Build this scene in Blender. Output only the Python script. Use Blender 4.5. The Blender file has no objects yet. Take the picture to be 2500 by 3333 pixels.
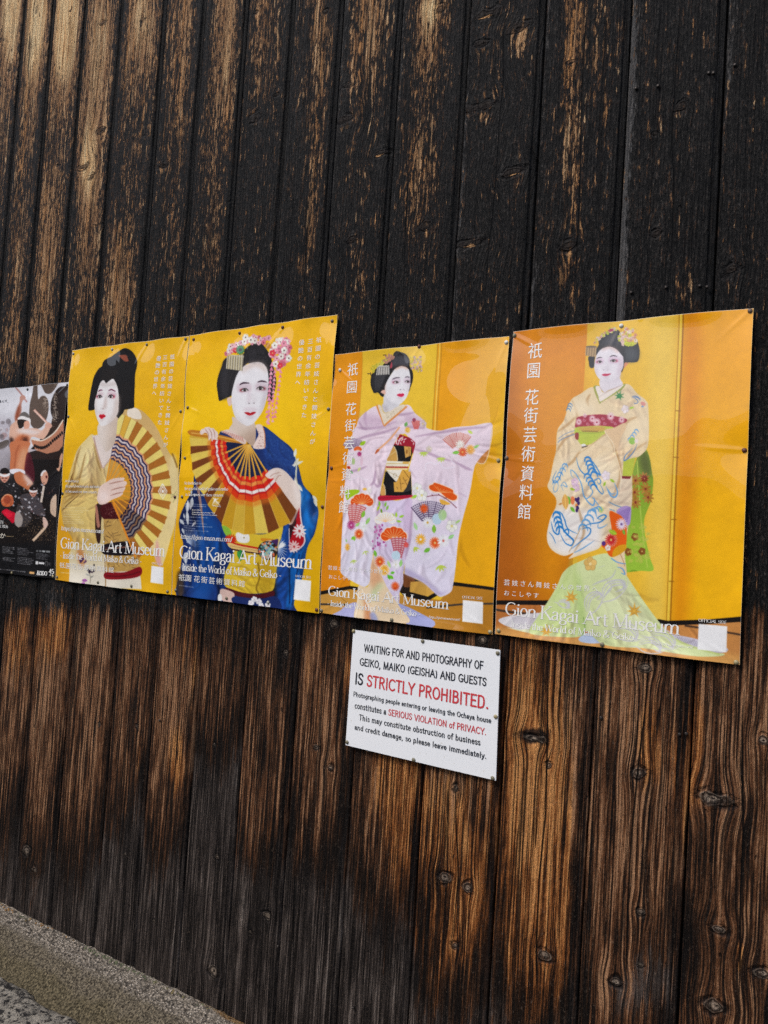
import bpy, math, random
import numpy as np
C = bpy.context.scene.collection

# ---------------------------------------------------------------- camera, sky, sun, exposure
F_PX, CAM = 2534.188, np.array([1.67878, -1.68537, 1.41797])
YAW, PITCH, ROLL = math.radians(31.48499), math.radians(2.17309), math.radians(3.72271)
cam_d = bpy.data.cameras.new("camera"); cam = bpy.data.objects.new("camera", cam_d); C.objects.link(cam)
cam_d.sensor_fit = 'VERTICAL'; cam_d.sensor_height = 24.0; cam_d.lens = F_PX/3333*24.0
cam_d.clip_start = .02; cam_d.clip_end = 500
from mathutils import Matrix
cam.matrix_world = Matrix.Translation(CAM.tolist()) @ Matrix.Rotation(YAW, 4, 'Z') @ Matrix.Rotation(math.pi/2+PITCH, 4, 'X') @ Matrix.Rotation(ROLL, 4, 'Z')
bpy.context.scene.camera = cam

SUN_EL, SUN_AZ = math.radians(48), math.radians(-152)        # azimuth from +Y, clockwise
world = bpy.data.worlds.new("World"); bpy.context.scene.world = world; world.use_nodes = True
wn = world.node_tree.nodes; wl = world.node_tree.links; wn.clear()
wo = wn.new('ShaderNodeOutputWorld'); wb = wn.new('ShaderNodeBackground'); sk = wn.new('ShaderNodeTexSky')
sk.sky_type = 'NISHITA'; sk.sun_disc = False; sk.sun_elevation = SUN_EL; sk.sun_rotation = SUN_AZ
sk.air_density = 1.0; sk.dust_density = 3.0; sk.ozone_density = 1.0
wb.inputs['Strength'].default_value = .115
wl.new(sk.outputs[0], wb.inputs[0]); wl.new(wb.outputs[0], wo.inputs[0])
sun_d = bpy.data.lights.new("sun", 'SUN'); sun = bpy.data.objects.new("sun", sun_d); C.objects.link(sun)
sun_d.energy = 1.5; sun_d.angle = math.radians(18); sun_d.color = (1, .985, .96)
sd = np.array([math.sin(SUN_AZ)*math.cos(SUN_EL), math.cos(SUN_AZ)*math.cos(SUN_EL), math.sin(SUN_EL)])
from mathutils import Vector
sun.rotation_euler = Vector((-sd).tolist()).to_track_quat('-Z', 'Y').to_euler()
vs = bpy.context.scene.view_settings
vs.view_transform = 'Standard'; vs.look = 'None'; vs.gamma = 1; vs.use_curve_mapping = False; vs.exposure = 0.42
bpy.context.scene.render.film_transparent = False
bpy.context.scene.cycles.use_denoising = False

# ---------------------------------------------------------------- photograph pixel <-> place
def _rz(t): return np.array([[math.cos(t), -math.sin(t), 0], [math.sin(t), math.cos(t), 0], [0, 0, 1]])
def _rx(t): return np.array([[1, 0, 0], [0, math.cos(t), -math.sin(t)], [0, math.sin(t), math.cos(t)]])
RC = _rz(YAW) @ _rx(math.pi/2+PITCH) @ _rz(ROLL)
def ray(p):
    p = np.atleast_2d(np.asarray(p, float))
    return np.c_[(p[:, 0]-1250)/F_PX, -(p[:, 1]-1666.5)/F_PX, -np.ones(len(p))] @ RC.T
def on_y(p, y=0.):
    d = ray(p); t = (y-CAM[1])/d[:, 1]; return CAM + d*t[:, None]
def on_z(p, z=0.):
    d = ray(p); t = (z-CAM[2])/d[:, 2]; return CAM + d*t[:, None]
def to_px(X):
    Q = (np.asarray(X)-CAM) @ RC
    return np.c_[1250+F_PX*Q[:, 0]/-Q[:, 2], 1666.5-F_PX*Q[:, 1]/-Q[:, 2]]

# ---------------------------------------------------------------- helpers
def tag(o, label=None, cat=None, group=None, kind=None):
    if label: o['label'] = label
    if cat: o['category'] = cat
    if group: o['group'] = group
    if kind: o['kind'] = kind
    return o
def grid_mesh(name, V, nu, nv, mats, smooth=True):        # V: (nv*nu,3) row-major
    i = np.arange((nv-1)*(nu-1)); r, c = i//(nu-1), i % (nu-1); a = r*nu+c
    Fq = np.c_[a, a+1, a+nu+1, a+nu].astype(np.int32)
    me = bpy.data.meshes.new(name)
    me.vertices.add(len(V)); me.vertices.foreach_set('co', np.asarray(V, np.float32).ravel())
    me.loops.add(Fq.size); me.loops.foreach_set('vertex_index', Fq.ravel())
    me.polygons.add(len(Fq)); me.polygons.foreach_set('loop_start', np.arange(0, Fq.size, 4, dtype=np.int32))
    me.polygons.foreach_set('use_smooth', np.full(len(Fq), smooth))
    me.update(calc_edges=True)
    for m in mats: me.materials.append(m)
    return me
def raw_mesh(name, V, F, mats, smooth=False, mi=None):
    me = bpy.data.meshes.new(name); me.from_pydata([tuple(map(float, v)) for v in V], [], F)
    for m in mats: me.materials.append(m)
    me.polygons.foreach_set('use_smooth', [smooth]*len(me.polygons))
    if mi is not None: me.polygons.foreach_set('material_index', mi)
    me.update(); return me
def link(name, me, parent=None):
    o = bpy.data.objects.new(name, me); C.objects.link(o)
    if parent is not None: o.parent = parent
    return o
def fattr(me, name, arr):
    a = me.attributes.new(name, 'FLOAT', 'POINT'); a.data.foreach_set('value', np.asarray(arr, np.float32).ravel())
def lin(c):
    c = np.asarray(c, float); return np.where(c <= .04045, c/12.92, ((c+.055)/1.055)**2.4)
def vnoise(x, y, seed=0):                                   # smooth value noise
    x, y = np.asarray(x, float), np.asarray(y, float)
    xi, yi = np.floor(x).astype(np.int64), np.floor(y).astype(np.int64); fx, fy = x-xi, y-yi
    fx = fx*fx*(3-2*fx); fy = fy*fy*(3-2*fy)
    def h(a, b):
        n = (a*374761393 + b*668265263 + seed*974711) & 0xffffffff
        n = ((n ^ (n >> 13))*1274126177) & 0xffffffff
        return ((n ^ (n >> 16)) & 0xffff)/65535.
    return (h(xi, yi)*(1-fx)+h(xi+1, yi)*fx)*(1-fy) + (h(xi, yi+1)*(1-fx)+h(xi+1, yi+1)*fx)*fy

class NT:                                                   # small node-tree writer
    def __init__(s, name):
        s.m = bpy.data.materials.new(name); s.m.use_nodes = True; s.t = s.m.node_tree; s.n = s.t.nodes; s.l = s.t.links
        s.b = s.n['Principled BSDF']; s.out = s.n['Material Output']
    def put(s, sock, v):
        if isinstance(v, bpy.types.NodeSocket): s.l.new(v, sock)
        elif v is not None:
            if hasattr(sock.default_value, '__len__') and not hasattr(v, '__len__'): v = (v,)*len(sock.default_value)
            if hasattr(sock.default_value, '__len__') and len(sock.default_value) == 4 and len(v) == 3: v = (*v, 1)
            sock.default_value = v
    def math(s, op, a, b=None, clamp=False):
        n = s.n.new('ShaderNodeMath'); n.operation = op; n.use_clamp = clamp
        s.put(n.inputs[0], a)
        if b is not None: s.put(n.inputs[1], b)
        return n.outputs[0]
    def add(s, *v):
        r = v[0]
        for x in v[1:]: r = s.math('ADD', r, x)
        return r
    def mul(s, a, b): return s.math('MULTIPLY', a, b)
    def mad(s, a, b, c):
        n = s.n.new('ShaderNodeMath'); n.operation = 'MULTIPLY_ADD'
        for i, x in enumerate((a, b, c)): s.put(n.inputs[i], x)
        return n.outputs[0]
    def ramp(s, x, stops):
        n = s.n.new('ShaderNodeValToRGB'); s.put(n.inputs[0], x); e = n.color_ramp.elements
        while len(e) < len(stops): e.new(.5)
        for k, (p, c) in enumerate(stops): e[k].position = p; e[k].color = (*c, 1)
        return n.outputs[0]
    def step(s, x, lo, hi):
        n = s.n.new('ShaderNodeMapRange'); n.interpolation_type = 'SMOOTHSTEP'
        s.put(n.inputs[0], x); n.inputs[1].default_value = lo; n.inputs[2].default_value = hi; return n.outputs[0]
    def mix(s, f, a, b):
        n = s.n.new('ShaderNodeMix'); n.data_type = 'RGBA'; s.put(n.inputs[0], f); s.put(n.inputs[6], a); s.put(n.inputs[7], b); return n.outputs[2]
    def attr(s, name, col=False):
        n = s.n.new('ShaderNodeAttribute'); n.attribute_name = name; return n.outputs['Color' if col else 'Fac']
    def vec(s, x, y, z=0.):
        n = s.n.new('ShaderNodeCombineXYZ')
        for i, v in enumerate((x, y, z)): s.put(n.inputs[i], v)
        return n.outputs[0]
    def noise(s, v, scale=1., detail=2., rough=.5, dist=0.):
        n = s.n.new('ShaderNodeTexNoise'); s.put(n.inputs['Vector'], v); n.inputs['Scale'].default_value = scale
        n.inputs['Detail'].default_value = detail; n.inputs['Roughness'].default_value = rough; n.inputs['Distortion'].default_value = dist
        return n.outputs[0]
    def voro(s, v, scale=1., feat='F1'):
        n = s.n.new('ShaderNodeTexVoronoi'); n.feature = feat; s.put(n.inputs['Vector'], v); n.inputs['Scale'].default_value = scale; return n.outputs[0]
    def bump(s, h, dist, strength=1., normal=None):
        n = s.n.new('ShaderNodeBump'); s.put(n.inputs['Height'], h); n.inputs['Distance'].default_value = dist; n.inputs['Strength'].default_value = strength
        if normal is not None: s.l.new(normal, n.inputs['Normal'])
        s.l.new(n.outputs[0], s.b.inputs['Normal']); return n.outputs[0]
    def set(s, **k):
        for a, v in k.items(): s.put(s.b.inputs[a.replace('_', ' ')], v)
        return s.m
    def pos(s):
        n = s.n.new('ShaderNodeNewGeometry'); return n.outputs['Position']
# ---------------------------------------------------------------- printed pictures (painted with numpy, stored as colour attributes)
def hom(src, dst):
    A = []; b = []
    for (x, y), (u, v) in zip(src, dst):
        A.append([x, y, 1, 0, 0, 0, -u*x, -u*y]); b.append(u)
        A.append([0, 0, 0, x, y, 1, -v*x, -v*y]); b.append(v)
    h = np.linalg.solve(np.array(A, float), np.array(b, float))
    return np.append(h, 1).reshape(3, 3)

def happ(Hm, p):
    p = np.atleast_2d(np.asarray(p, float))
    q = np.c_[p, np.ones(len(p))] @ Hm.T
    return q[:, :2] / q[:, 2:3]

def spline(pts, closed, n=8):
    p = np.asarray(pts, float); m = len(p)
    if m < 3: return p
    out = []
    t = np.linspace(0, 1, n, endpoint=False)[:, None]
    for i in range(m if closed else m - 1):
        if closed: a, b, c, d = p[(i-1) % m], p[i], p[(i+1) % m], p[(i+2) % m]
        else: a, b, c, d = p[max(i-1, 0)], p[i], p[i+1], p[min(i+2, m-1)]
        out.append(.5*((2*b) + (-a+c)*t + (2*a-5*b+4*c-d)*t**2 + (-a+3*b-3*c+d)*t**3))
    if not closed: out.append(p[-1:])
    return np.concatenate(out)

def blur(m, r):
    r = max(1, int(round(r)))
    for _ in range(2):
        for ax in (0, 1):
            pad = [(0, 0), (0, 0)]; pad[ax] = (r+1, r)
            c = np.cumsum(np.pad(m, pad, mode='edge'), axis=ax)
            m = (np.take(c, range(2*r+1, c.shape[ax]), ax) - np.take(c, range(0, c.shape[ax]-2*r-1), ax)) / (2*r+1)
    return m

VIEWS = {'1': (0, 1100, .3918), '1f': (280, 1130, .13559), '1l': (180, 1540, .16271),
         '2': (550, 1000, .46117), '2f': (650, 1060, .24111), '2a': (560, 1560, .18083), '2b': (780, 1560, .18083),
         '3': (1030, 1080, .45202), '3f': (1150, 1120, .18083), '3a': (1100, 1360, .18083), '3b': (1360, 1360, .18083),
         '3c': (1100, 1620, .18083), '3d': (1040, 1820, .34961),
         '4': (1600, 980, .54254), '4f': (1850, 1040, .18083), '4a': (1770, 1300, .22906), '4b': (1770, 1620, .25919),
         '4c': (1610, 1860, .48825), '0a': (0, 1230, .15672), '0b': (0, 1440, .14467), '0c': (0, 1740, .15672),
         'px': (0, 0, 1.0)}

class Art:
    def __init__(s, quad, w, h, base, seed):
        s.w, s.h = w, h
        s.H = hom(quad, [(0, 0), (w, 0), (w, h), (0, h)])
        s.c = np.ones((h, w, 3)) * np.array(base) / 255.
        s.rng = np.random.default_rng(seed); s.v('px'); s.clip = None
    def v(s, k): s.o = VIEWS[k]; return s
    def tp(s, p):
        p = np.atleast_2d(np.asarray(p, float))
        return happ(s.H, p*s.o[2] + np.array(s.o[:2]))
    def mask(s, q):
        q = np.asarray(q); x0, y0 = np.floor(q.min(0)).astype(int) - 1; x1, y1 = np.ceil(q.max(0)).astype(int) + 2
        x0c, y0c, x1c, y1c = max(x0, 0), max(y0, 0), min(x1, s.w), min(y1, s.h)
        if x1c <= x0c or y1c <= y0c: return None
        a = q; e = np.roll(q, -1, 0)
        lo = np.floor(np.minimum(a[:, 1], e[:, 1])); hi = np.floor(np.maximum(a[:, 1], e[:, 1]))
        n = (hi - lo).astype(int) + 1                       # rows each edge passes through
        i = np.repeat(np.arange(len(a)), n); k = np.arange(n.sum()) - np.repeat(np.cumsum(n) - n, n)
        up = np.where(e[i, 1] >= a[i, 1], 1, -1); den = e[i, 1] - a[i, 1]; den = np.where(np.abs(den) < 1e-9, 1e-9, den)
        ya = np.where(up > 0, lo[i] + k, hi[i] + 1 - k); yb = ya + up
        ta = np.clip((ya - a[i, 1])/den, 0, 1); tb = np.clip((yb - a[i, 1])/den, 0, 1)
        one = n[i] == 1; ta = np.where(one, 0, ta); tb = np.where(one, 1, tb)
        row = np.where(up > 0, lo[i] + k, hi[i] - k).astype(int)
        p = a[i] + (e[i] - a[i])*ta[:, None]; d = (e[i] - a[i])*(tb - ta)[:, None]
        n = np.maximum(1, np.ceil(np.abs(d[:, 0])*2)).astype(int)
        i = np.repeat(np.arange(len(p)), n); k = np.arange(n.sum()) - np.repeat(np.cumsum(n) - n, n)
        m = p[i] + d[i]*((k + .5)/n[i])[:, None]; dy = d[i, 1]/n[i]
        W, Hh = x1 - x0 + 1, y1 - y0 + 1
        ry = row[i] - y0; fx = m[:, 0] - x0; cx = np.floor(fx).astype(int); fx = fx - cx
        acc = np.bincount(ry*W + cx, dy*(1-fx), W*Hh) + np.bincount(ry*W + cx + 1, dy*fx, W*Hh)
        cov = np.clip(np.abs(np.cumsum(acc.reshape(Hh, W), 1)), 0, 1)
        return (x0c, y0c, x1c, y1c), cov[y0c-y0:y1c-y0, x0c-x0:x1c-x0]
    def put(s, q, col, a=1., soft=0., grad=None, mul=False):
        if soft:
            full = np.zeros((s.h, s.w)); r = s.mask(q)
            if r is None: return
            (x0, y0, x1, y1), m = r; full[y0:y1, x0:x1] = m
            p = int(soft*3) + 2
            X0, Y0, X1, Y1 = max(x0-p, 0), max(y0-p, 0), min(x1+p, s.w), min(y1+p, s.h)
            m = blur(full[Y0:Y1, X0:X1], soft); x0, y0, x1, y1 = X0, Y0, X1, Y1
        else:
            r = s.mask(q)
            if r is None: return
            (x0, y0, x1, y1), m = r
        c = np.array(col, float) / 255.
        if grad is not None:
            col2, pa, pb = grad
            A, B = s.tp([pa, pb]); D = B - A
            yy, xx = np.mgrid[y0:y1, x0:x1]
            t = np.clip(((xx-A[0])*D[0] + (yy-A[1])*D[1]) / (D @ D), 0, 1)[..., None]
            t = t*t*(3-2*t)
            c = c*(1-t) + np.array(col2, float)/255.*t
        if s.clip is not None: m = m*s.clip[y0:y1, x0:x1]
        m = (m*a)[..., None]
        if mul: s.c[y0:y1, x0:x1] = np.clip(s.c[y0:y1, x0:x1]*(1-m + m*c*255./128.), 0, 1)
        else: s.c[y0:y1, x0:x1] = s.c[y0:y1, x0:x1]*(1-m) + c*m
    def within(s, pts=None):               # keep what follows inside this outline
        s.clip = None
        if pts is not None:
            full = np.zeros((s.h, s.w)); (x0, y0, x1, y1), m = s.mask(spline(s.tp(pts), True, 7)); full[y0:y1, x0:x1] = m; s.clip = full
    def folds(s, box, n, ang, ln, wd, dark=(88, 82, 84), lite=(152, 150, 148), spread=.35, a=.5):   # creases of photographed cloth
        x0, y0, x1, y1 = box
        for i in range(n):
            x, y = s.rng.uniform(x0, x1), s.rng.uniform(y0, y1); t = ang + s.rng.normal(0, spread); L = ln*s.rng.uniform(.5, 1.3); b = s.rng.normal(0, .25)
            p = [(x, y), (x+.5*L*np.cos(t), y+.5*L*np.sin(t)), (x+L*np.cos(t+b), y+L*np.sin(t+b))]
            w = wd*s.rng.uniform(.5, 1.6)
            s.line(p, w, dark, taper=1, soft=s.rng.uniform(.8, 2.2), mul=True, a=a*s.rng.uniform(.4, 1))
            o = w*.8; q = [(px-o*np.sin(t), py+o*np.cos(t)) for px, py in p]
            s.line(q, w, lite, taper=1, soft=s.rng.uniform(.8, 2.2), mul=True, a=a*s.rng.uniform(.4, 1))
    def hair(s, pts, n, col, a=.5, wd=4):                       # strands between two guide lines
        A_, B_ = np.array(pts[0], float), np.array(pts[1], float)
        for i in range(n):
            f = s.rng.uniform(); p = A_*(1-f)+B_*f + s.rng.normal(0, 3, A_.shape)
            s.line(p, wd*s.rng.uniform(.5, 1.3), col, taper=1, a=a*s.rng.uniform(.3, 1))
    def poly(s, pts, col, sm=True, **k):
        q = s.tp(pts)
        s.put(spline(q, True, 7) if sm else q, col, **k)
    def line(s, pts, wd, col, sm=True, taper=0, **k):
        p = np.asarray(pts, float)
        if sm and len(p) > 2: p = spline(p, False, 7)
        d = np.gradient(p, axis=0) if len(p) > 1 else p
        n = np.c_[-d[:, 1], d[:, 0]]; n /= np.linalg.norm(n, axis=1, keepdims=True) + 1e-9
        t = np.linspace(0, 1, len(p))
        w = np.full(len(p), wd/2.)
        if taper == 1: w = w*np.sin(np.pi*np.clip(t, .03, .97))**.6
        if taper == 2: w = w*(1-.85*t)
        s.put(s.tp(np.concatenate([p+n*w[:, None], (p-n*w[:, None])[::-1]])), col, **k)
    def ell(s, x, y, rx, ry, col, rot=0, **k):
        t = np.linspace(0, 2*np.pi, 26, endpoint=False); c, si = np.cos(rot), np.sin(rot)
        ex, ey = rx*np.cos(t), ry*np.sin(t)
        s.put(s.tp(np.c_[x + ex*c - ey*si, y + ex*si + ey*c]), col, **k)
    def flower(s, x, y, r, n, col, mid=None, asp=1.15, gap=.55, edge=None):
        ph = s.rng.uniform(0, 6.28)
        for i in range(n):
            t = ph + 2*np.pi*i/n
            if edge is not None: s.ell(x+.56*r*np.cos(t), y+.56*r*asp*np.sin(t), .58*r, gap*r*2.2/n*1.5+.06*r, edge, rot=t)
        for i in range(n):
            t = ph + 2*np.pi*i/n; j = s.rng.uniform(-12, 12)
            s.ell(x+.55*r*np.cos(t), y+.55*r*asp*np.sin(t), .5*r, gap*r*2.2/n*1.35, np.clip(np.array(col)+j, 0, 255), rot=t)
        if mid is not None: s.ell(x, y, r*.2, r*.2*asp, mid)
    def bloom(s, x, y, r, col, mid):       # five round petals
        ph = s.rng.uniform(0, 6.28)
        for i in range(5):
            t = ph + 2*np.pi*i/5
            s.ell(x+.5*r*np.cos(t), y+.55*r*np.sin(t), .44*r, .48*r, np.clip(np.array(col)*.8, 0, 255))
            s.ell(x+.5*r*np.cos(t), y+.55*r*np.sin(t), .38*r, .42*r, np.clip(np.array(col)+s.rng.uniform(-14, 14), 0, 255))
        s.ell(x, y, r*.2, r*.22, mid)
    def leaf(s, x, y, l, w, rot, col):
        t = np.array([0, .25, .5, .75, 1, .75, .5, .25]); o = np.array([0, .8, 1, .7, 0, -.7, -1, -.8])*w/2
        c, si = np.cos(rot), np.sin(rot); a = t*l
        s.poly(np.c_[x+a*c-o*si, y+a*si+o*c], col)
        s.line([(x, y), (x+l*c, y+l*si)], w*.1, np.clip(np.array(col)*1.25, 0, 255))
    def maple(s, x, y, r, rot, col):
        pts = []
        for k in range(7):
            t = rot + (k-3)*.82; L = r*(1.05-.1*abs(k-3))
            pts += [(x+L*np.cos(t), y+L*np.sin(t)), (x+.34*r*np.cos(t+.41), y+.34*r*np.sin(t+.41))]
        s.poly(pts, col, sm=False)
        for k in range(7):
            t = rot + (k-3)*.82
            s.line([(x, y), (x+.8*r*np.cos(t), y+.8*r*np.sin(t))], r*.05, np.clip(np.array(col)*1.3, 0, 255))
    def streaks(s, x0, y0, x1, y1, h, col, n=1, dy=0, a=.8):     # fine print too small to read
        for i in range(n):
            x = 0.; L = x1-x0
            end = L*s.rng.uniform(.6, 1)
            while x < end:
                w = s.rng.uniform(.6, 2.4)*h
                f0, f1 = x/L, min(1, (x+w)/L)
                A = (x0+L*f0, y0+(y1-y0)*f0+i*dy); B = (x0+L*f1, y0+(y1-y0)*f1+i*dy)
                s.line([A, B], h*s.rng.uniform(.5, .95), col, a=a*s.rng.uniform(.5, 1), sm=False)
                x += w + h*.35
    def finish(s, edge=(238, 232, 215)):
        s.clip = None
        g = s.rng.normal(0, 1, (s.h, s.w))
        for i in range(3): s.c[..., i] = .45*s.c[..., i] + .55*blur(s.c[..., i], 1)*.6 + .55*.4*s.c[..., i]
        tone = blur(g, 14); tone = tone/tone.std()*.008 + blur(g[::-1], 4)/blur(g, 4).std()*.007
        weave = blur(g[:, ::-1], 1)*.02
        s.c = np.clip(s.c*(1 + tone + weave)[..., None] + g[..., None]*.008, 0, 1)
        e = np.array(edge)/255.
        s.c[:1] = e; s.c[:, :1] = e; s.c[:, -1:] = s.c[:, -1:]*.4 + e*.6
        return s.c

QUAD = {0: [(-110, 1279), (225.7, 1244), (178.7, 1883.4), (-150, 1846)],
        1: [(237, 1141), (617.5, 1094), (559, 1935.8), (181.6, 1886.7)],
        2: [(619.3, 1093), (1100.5, 1025), (1039.6, 1996.7), (560, 1935)],
        3: [(1093.3, 1155.4), (1659, 1095), (1604, 2066), (1042.6, 1994)],
        4: [(1673, 1080), (2453, 1004), (2408, 2164), (1611.7, 2063)]}
QUAD[0][0] = (-112, 1281); QUAD[0][3] = (-150, 1849)
SIZE = {0: (300, 500), 1: (330, 560), 2: (370, 620), 3: (430, 640), 4: (520, 720)}

SKIN = (236, 233, 232)

def eye(A, x, y, w, h, red, look=0, side=-1):
    A.ell(x+side*w*.75, y, w*.75, h*.9, red, a=.75, soft=.6)
    A.poly([(x-w, y+h*.2), (x-w*.4, y-h*.75), (x+w*.4, y-h*.75), (x+w, y+h*.2), (x+w*.4, y+h*.7), (x-w*.5, y+h*.7)], (225, 220, 220))
    A.ell(x+look*w, y-h*.05, w*.42, h*.85, (28, 20, 20))
    A.line([(x-w*1.05, y+h*.25), (x-w*.4, y-h*.85), (x+w*.4, y-h*.85), (x+w*1.05, y+h*.2)], h*.42, (30, 18, 20))
    A.line([(x-w*.9, y+h*.35), (x, y+h*.85), (x+w*.9, y+h*.3)], h*.16, (120, 80, 80), a=.7)
    A.ell(x+look*w+w*.12, y-h*.3, w*.1, h*.18, (240, 240, 240))

def paint1():
    A = Art(QUAD[1], *SIZE[1], (240, 184, 14), 1); A.v('1')
    A.poly([(400, 1500), (700, 1500), (640, 2130), (400, 2130)], (222, 158, 30), a=.8, soft=22)
    A.poly([(1200, 1500), (1560, 1500), (1500, 2150), (1100, 2150)], (224, 172, 26), a=.6, soft=26)
    A.ell(700, 500, 260, 330, (250, 200, 24), a=.7, soft=40)
    # cream obi end behind the fan
    A.poly([(1000, 640), (1085, 600), (1140, 585), (1200, 610), (1270, 680), (1330, 770), (1380, 880), (1420, 960), (1475, 1040), (1492, 1100),
            (1490, 1300), (1470, 1500), (1420, 1700), (1360, 1880), (1310, 1850), (1250, 1700), (1100, 1200)], (212, 176, 112),
           grad=((236, 214, 150), (1300, 700), (1450, 1500)))
    A.poly([(1085, 600), (1140, 585), (1185, 620), (1190, 680), (1090, 660)], (238, 226, 208))
    A.poly([(1430, 1000), (1480, 1040), (1470, 1450), (1430, 1650), (1395, 1400)], (232, 210, 150), soft=3)
    A.line([(1440, 960), (1465, 1020), (1485, 1080)], 16, (150, 110, 40), a=.8)
    A.poly([(1310, 1680), (1330, 1740), (1350, 1900), (1300, 1850)], (226, 170, 160), soft=2)
    for a_, b_ in (((1470, 1270), (1425, 1330)), ((1475, 1290), (1440, 1370)), ((1460, 1310), (1410, 1290))):
        A.line([a_, b_], 12, (120, 130, 60), taper=1)
    # lower kimono
    A.poly([(640, 1640), (880, 1380), (1110, 1350), (1185, 2085), (885, 2075), (700, 2045), (590, 2030), (585, 1800)], (216, 196, 140),
           grad=((232, 224, 205), (760, 1700), (760, 1990)), sm=False)
    A.poly([(660, 1750), (700, 1760), (720, 1850), (690, 1900), (650, 1820)], (190, 110, 50), a=.7, soft=4)
    A.line([(886, 1500), (884, 1800), (888, 2070)], 10, (150, 110, 60), a=.8)
    # kimono upper and sleeve
    A.poly([(800, 808), (720, 860), (660, 930), (630, 1010), (600, 1100), (570, 1200), (535, 1290), (518, 1390), (530, 1480), (545, 1560), (600, 1640),
            (640, 1720), (740, 1730), (815, 1700), (828, 1600), (826, 1420), (840, 1310), (900, 1220), (1010, 1180), (1000, 1000), (975, 950), (900, 1070), (850, 1000)],
           (216, 182, 100), grad=((236, 214, 150), (560, 1250), (760, 1000)))
    A.poly([(530, 1420), (600, 1300), (800, 1260), (822, 1400), (820, 1600), (700, 1660), (560, 1560)], (226, 200, 122), a=.8, soft=7)
    A.poly([(640, 1030), (720, 900), (800, 900), (830, 1030), (780, 1180), (680, 1180)], (240, 222, 164), a=.8, soft=9)
    for p in ([(690, 900), (640, 1050), (610, 1200)], [(730, 960), (690, 1120), (660, 1220)], [(600, 1150), (640, 1210), (720, 1240)], [(560, 1260), (660, 1250), (820, 1225)],
              [(530, 1330), (640, 1290), (700, 1285)], [(540, 1380), (600, 1330), (680, 1290)], [(800, 880), (830, 1010), (862, 1110)]):
        A.line(p, 17, (140, 96, 38), a=.55, taper=1, soft=1)
    for p in ([(525, 1440), (580, 1380), (690, 1290)], [(530, 1350), (560, 1340)], [(540, 1460), (560, 1450)], [(600, 1250), (560, 1290)], [(620, 1120), (600, 1180), (590, 1230)]):
        A.line(p, 9, (84, 50, 22), a=.7, taper=1)
    A.poly([(545, 1260), (600, 1235), (690, 1262), (650, 1292), (560, 1300)], (118, 78, 32), a=.45, soft=3)
    A.within([(800, 808), (720, 860), (660, 930), (630, 1010), (600, 1100), (570, 1200), (535, 1290), (518, 1390), (530, 1480), (545, 1560), (600, 1640), (640, 1720), (740, 1730), (815, 1700), (828, 1600), (826, 1420), (840, 1310), (900, 1220), (1010, 1180), (1000, 1000), (975, 950), (900, 1070), (850, 1000)])
    A.folds((590, 880, 900, 1230), 26, 1.75, 190, 16); A.folds((520, 1260, 800, 1450), 22, -.45, 190, 16); A.folds((560, 1420, 800, 1640), 10, 1.2, 160, 26, a=.35); A.poly([(520, 1300), (600, 1500), (640, 1720), (500, 1700)], (100, 92, 84), mul=True, soft=8, a=.6); A.poly([(780, 1000), (900, 1080), (860, 1250), (760, 1230)], (104, 96, 88), mul=True, soft=8, a=.6); A.within()
    # sleeve opening
    A.v('1l')
    A.poly([(880, 620), (990, 620), (985, 800), (960, 1000), (950, 1250), (930, 1390), (900, 1410), (870, 1360), (845, 1200), (838, 1000), (845, 800)], (52, 28, 22))
    A.poly([(850, 640), (890, 690), (925, 960), (935, 1060), (890, 1090), (860, 940)], (176, 118, 98))
    A.v('1')
    # collars
    A.poly([(785, 818), (832, 808), (860, 870), (906, 948), (990, 880), (980, 950), (930, 1030), (880, 1090), (850, 1010), (812, 900)], (232, 218, 210), sm=False)
    A.line([(800, 830), (830, 950), (872, 1085)], 12, (190, 150, 130), a=.8)
    A.line([(880, 1085), (950, 990), (990, 900)], 10, (196, 170, 160), a=.9)
    # obi
    A.poly([(875, 1385), (1120, 1350), (1130, 1480), (1000, 1505), (875, 1500)], (70, 12, 18))
    for _ in range(60): A.ell(A.rng.uniform(890, 1080), A.rng.uniform(1395, 1480), 3, 3, (190, 150, 130), a=.6)
    A.poly([(880, 1505), (1040, 1505), (1170, 1700), (1175, 1930), (900, 1945), (882, 1700)], (196, 156, 84), sm=False)
    for _ in range(70):
        x, y = A.rng.uniform(885, 1150), A.rng.uniform(1510, 1930); t = A.rng.uniform(-2.6, .4)
        A.line([(x, y), (x+50*np.cos(t), y+50*np.sin(t))], 11, (46, 28, 26), taper=1, a=.85)
    for _ in range(40):
        x, y = A.rng.uniform(885, 1150), A.rng.uniform(1510, 1930); t = A.rng.uniform(-2.6, .4)
        A.line([(x, y), (x+44*np.cos(t), y+44*np.sin(t))], 10, (224, 190, 112), taper=1)
    A.poly([(882, 1715), (1160, 1690), (1168, 1790), (890, 1800)], (24, 16, 24))
    A.line([(884, 1760), (1160, 1720)], 5, (200, 160, 120)); A.line([(884, 1745), (1160, 1735)], 3, (170, 80, 70))
    A.poly([(888, 1945), (1040, 1945), (1172, 1900), (1176, 1970), (1060, 2000), (890, 2000)], (136, 14, 26))
    A.line([(890, 1975), (1040, 1975), (1174, 1940)], 8, (86, 6, 16))
    # fan
    px_, py_, RX, RY = 895, 1265, 530, 648
    def P(r, a): return (px_ + RX*r*np.cos(a), py_ + RY*r*np.sin(a))
    n = 24; a0, a1 = np.radians(-77.5), np.radians(60)
    ang = np.linspace(a0, a1, n+1)
    A.poly([P(.06, a0)] + [P(.42, t) for t in ang] + [P(.06, a1)], (196, 140, 54), a=.75, sm=False)
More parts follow.
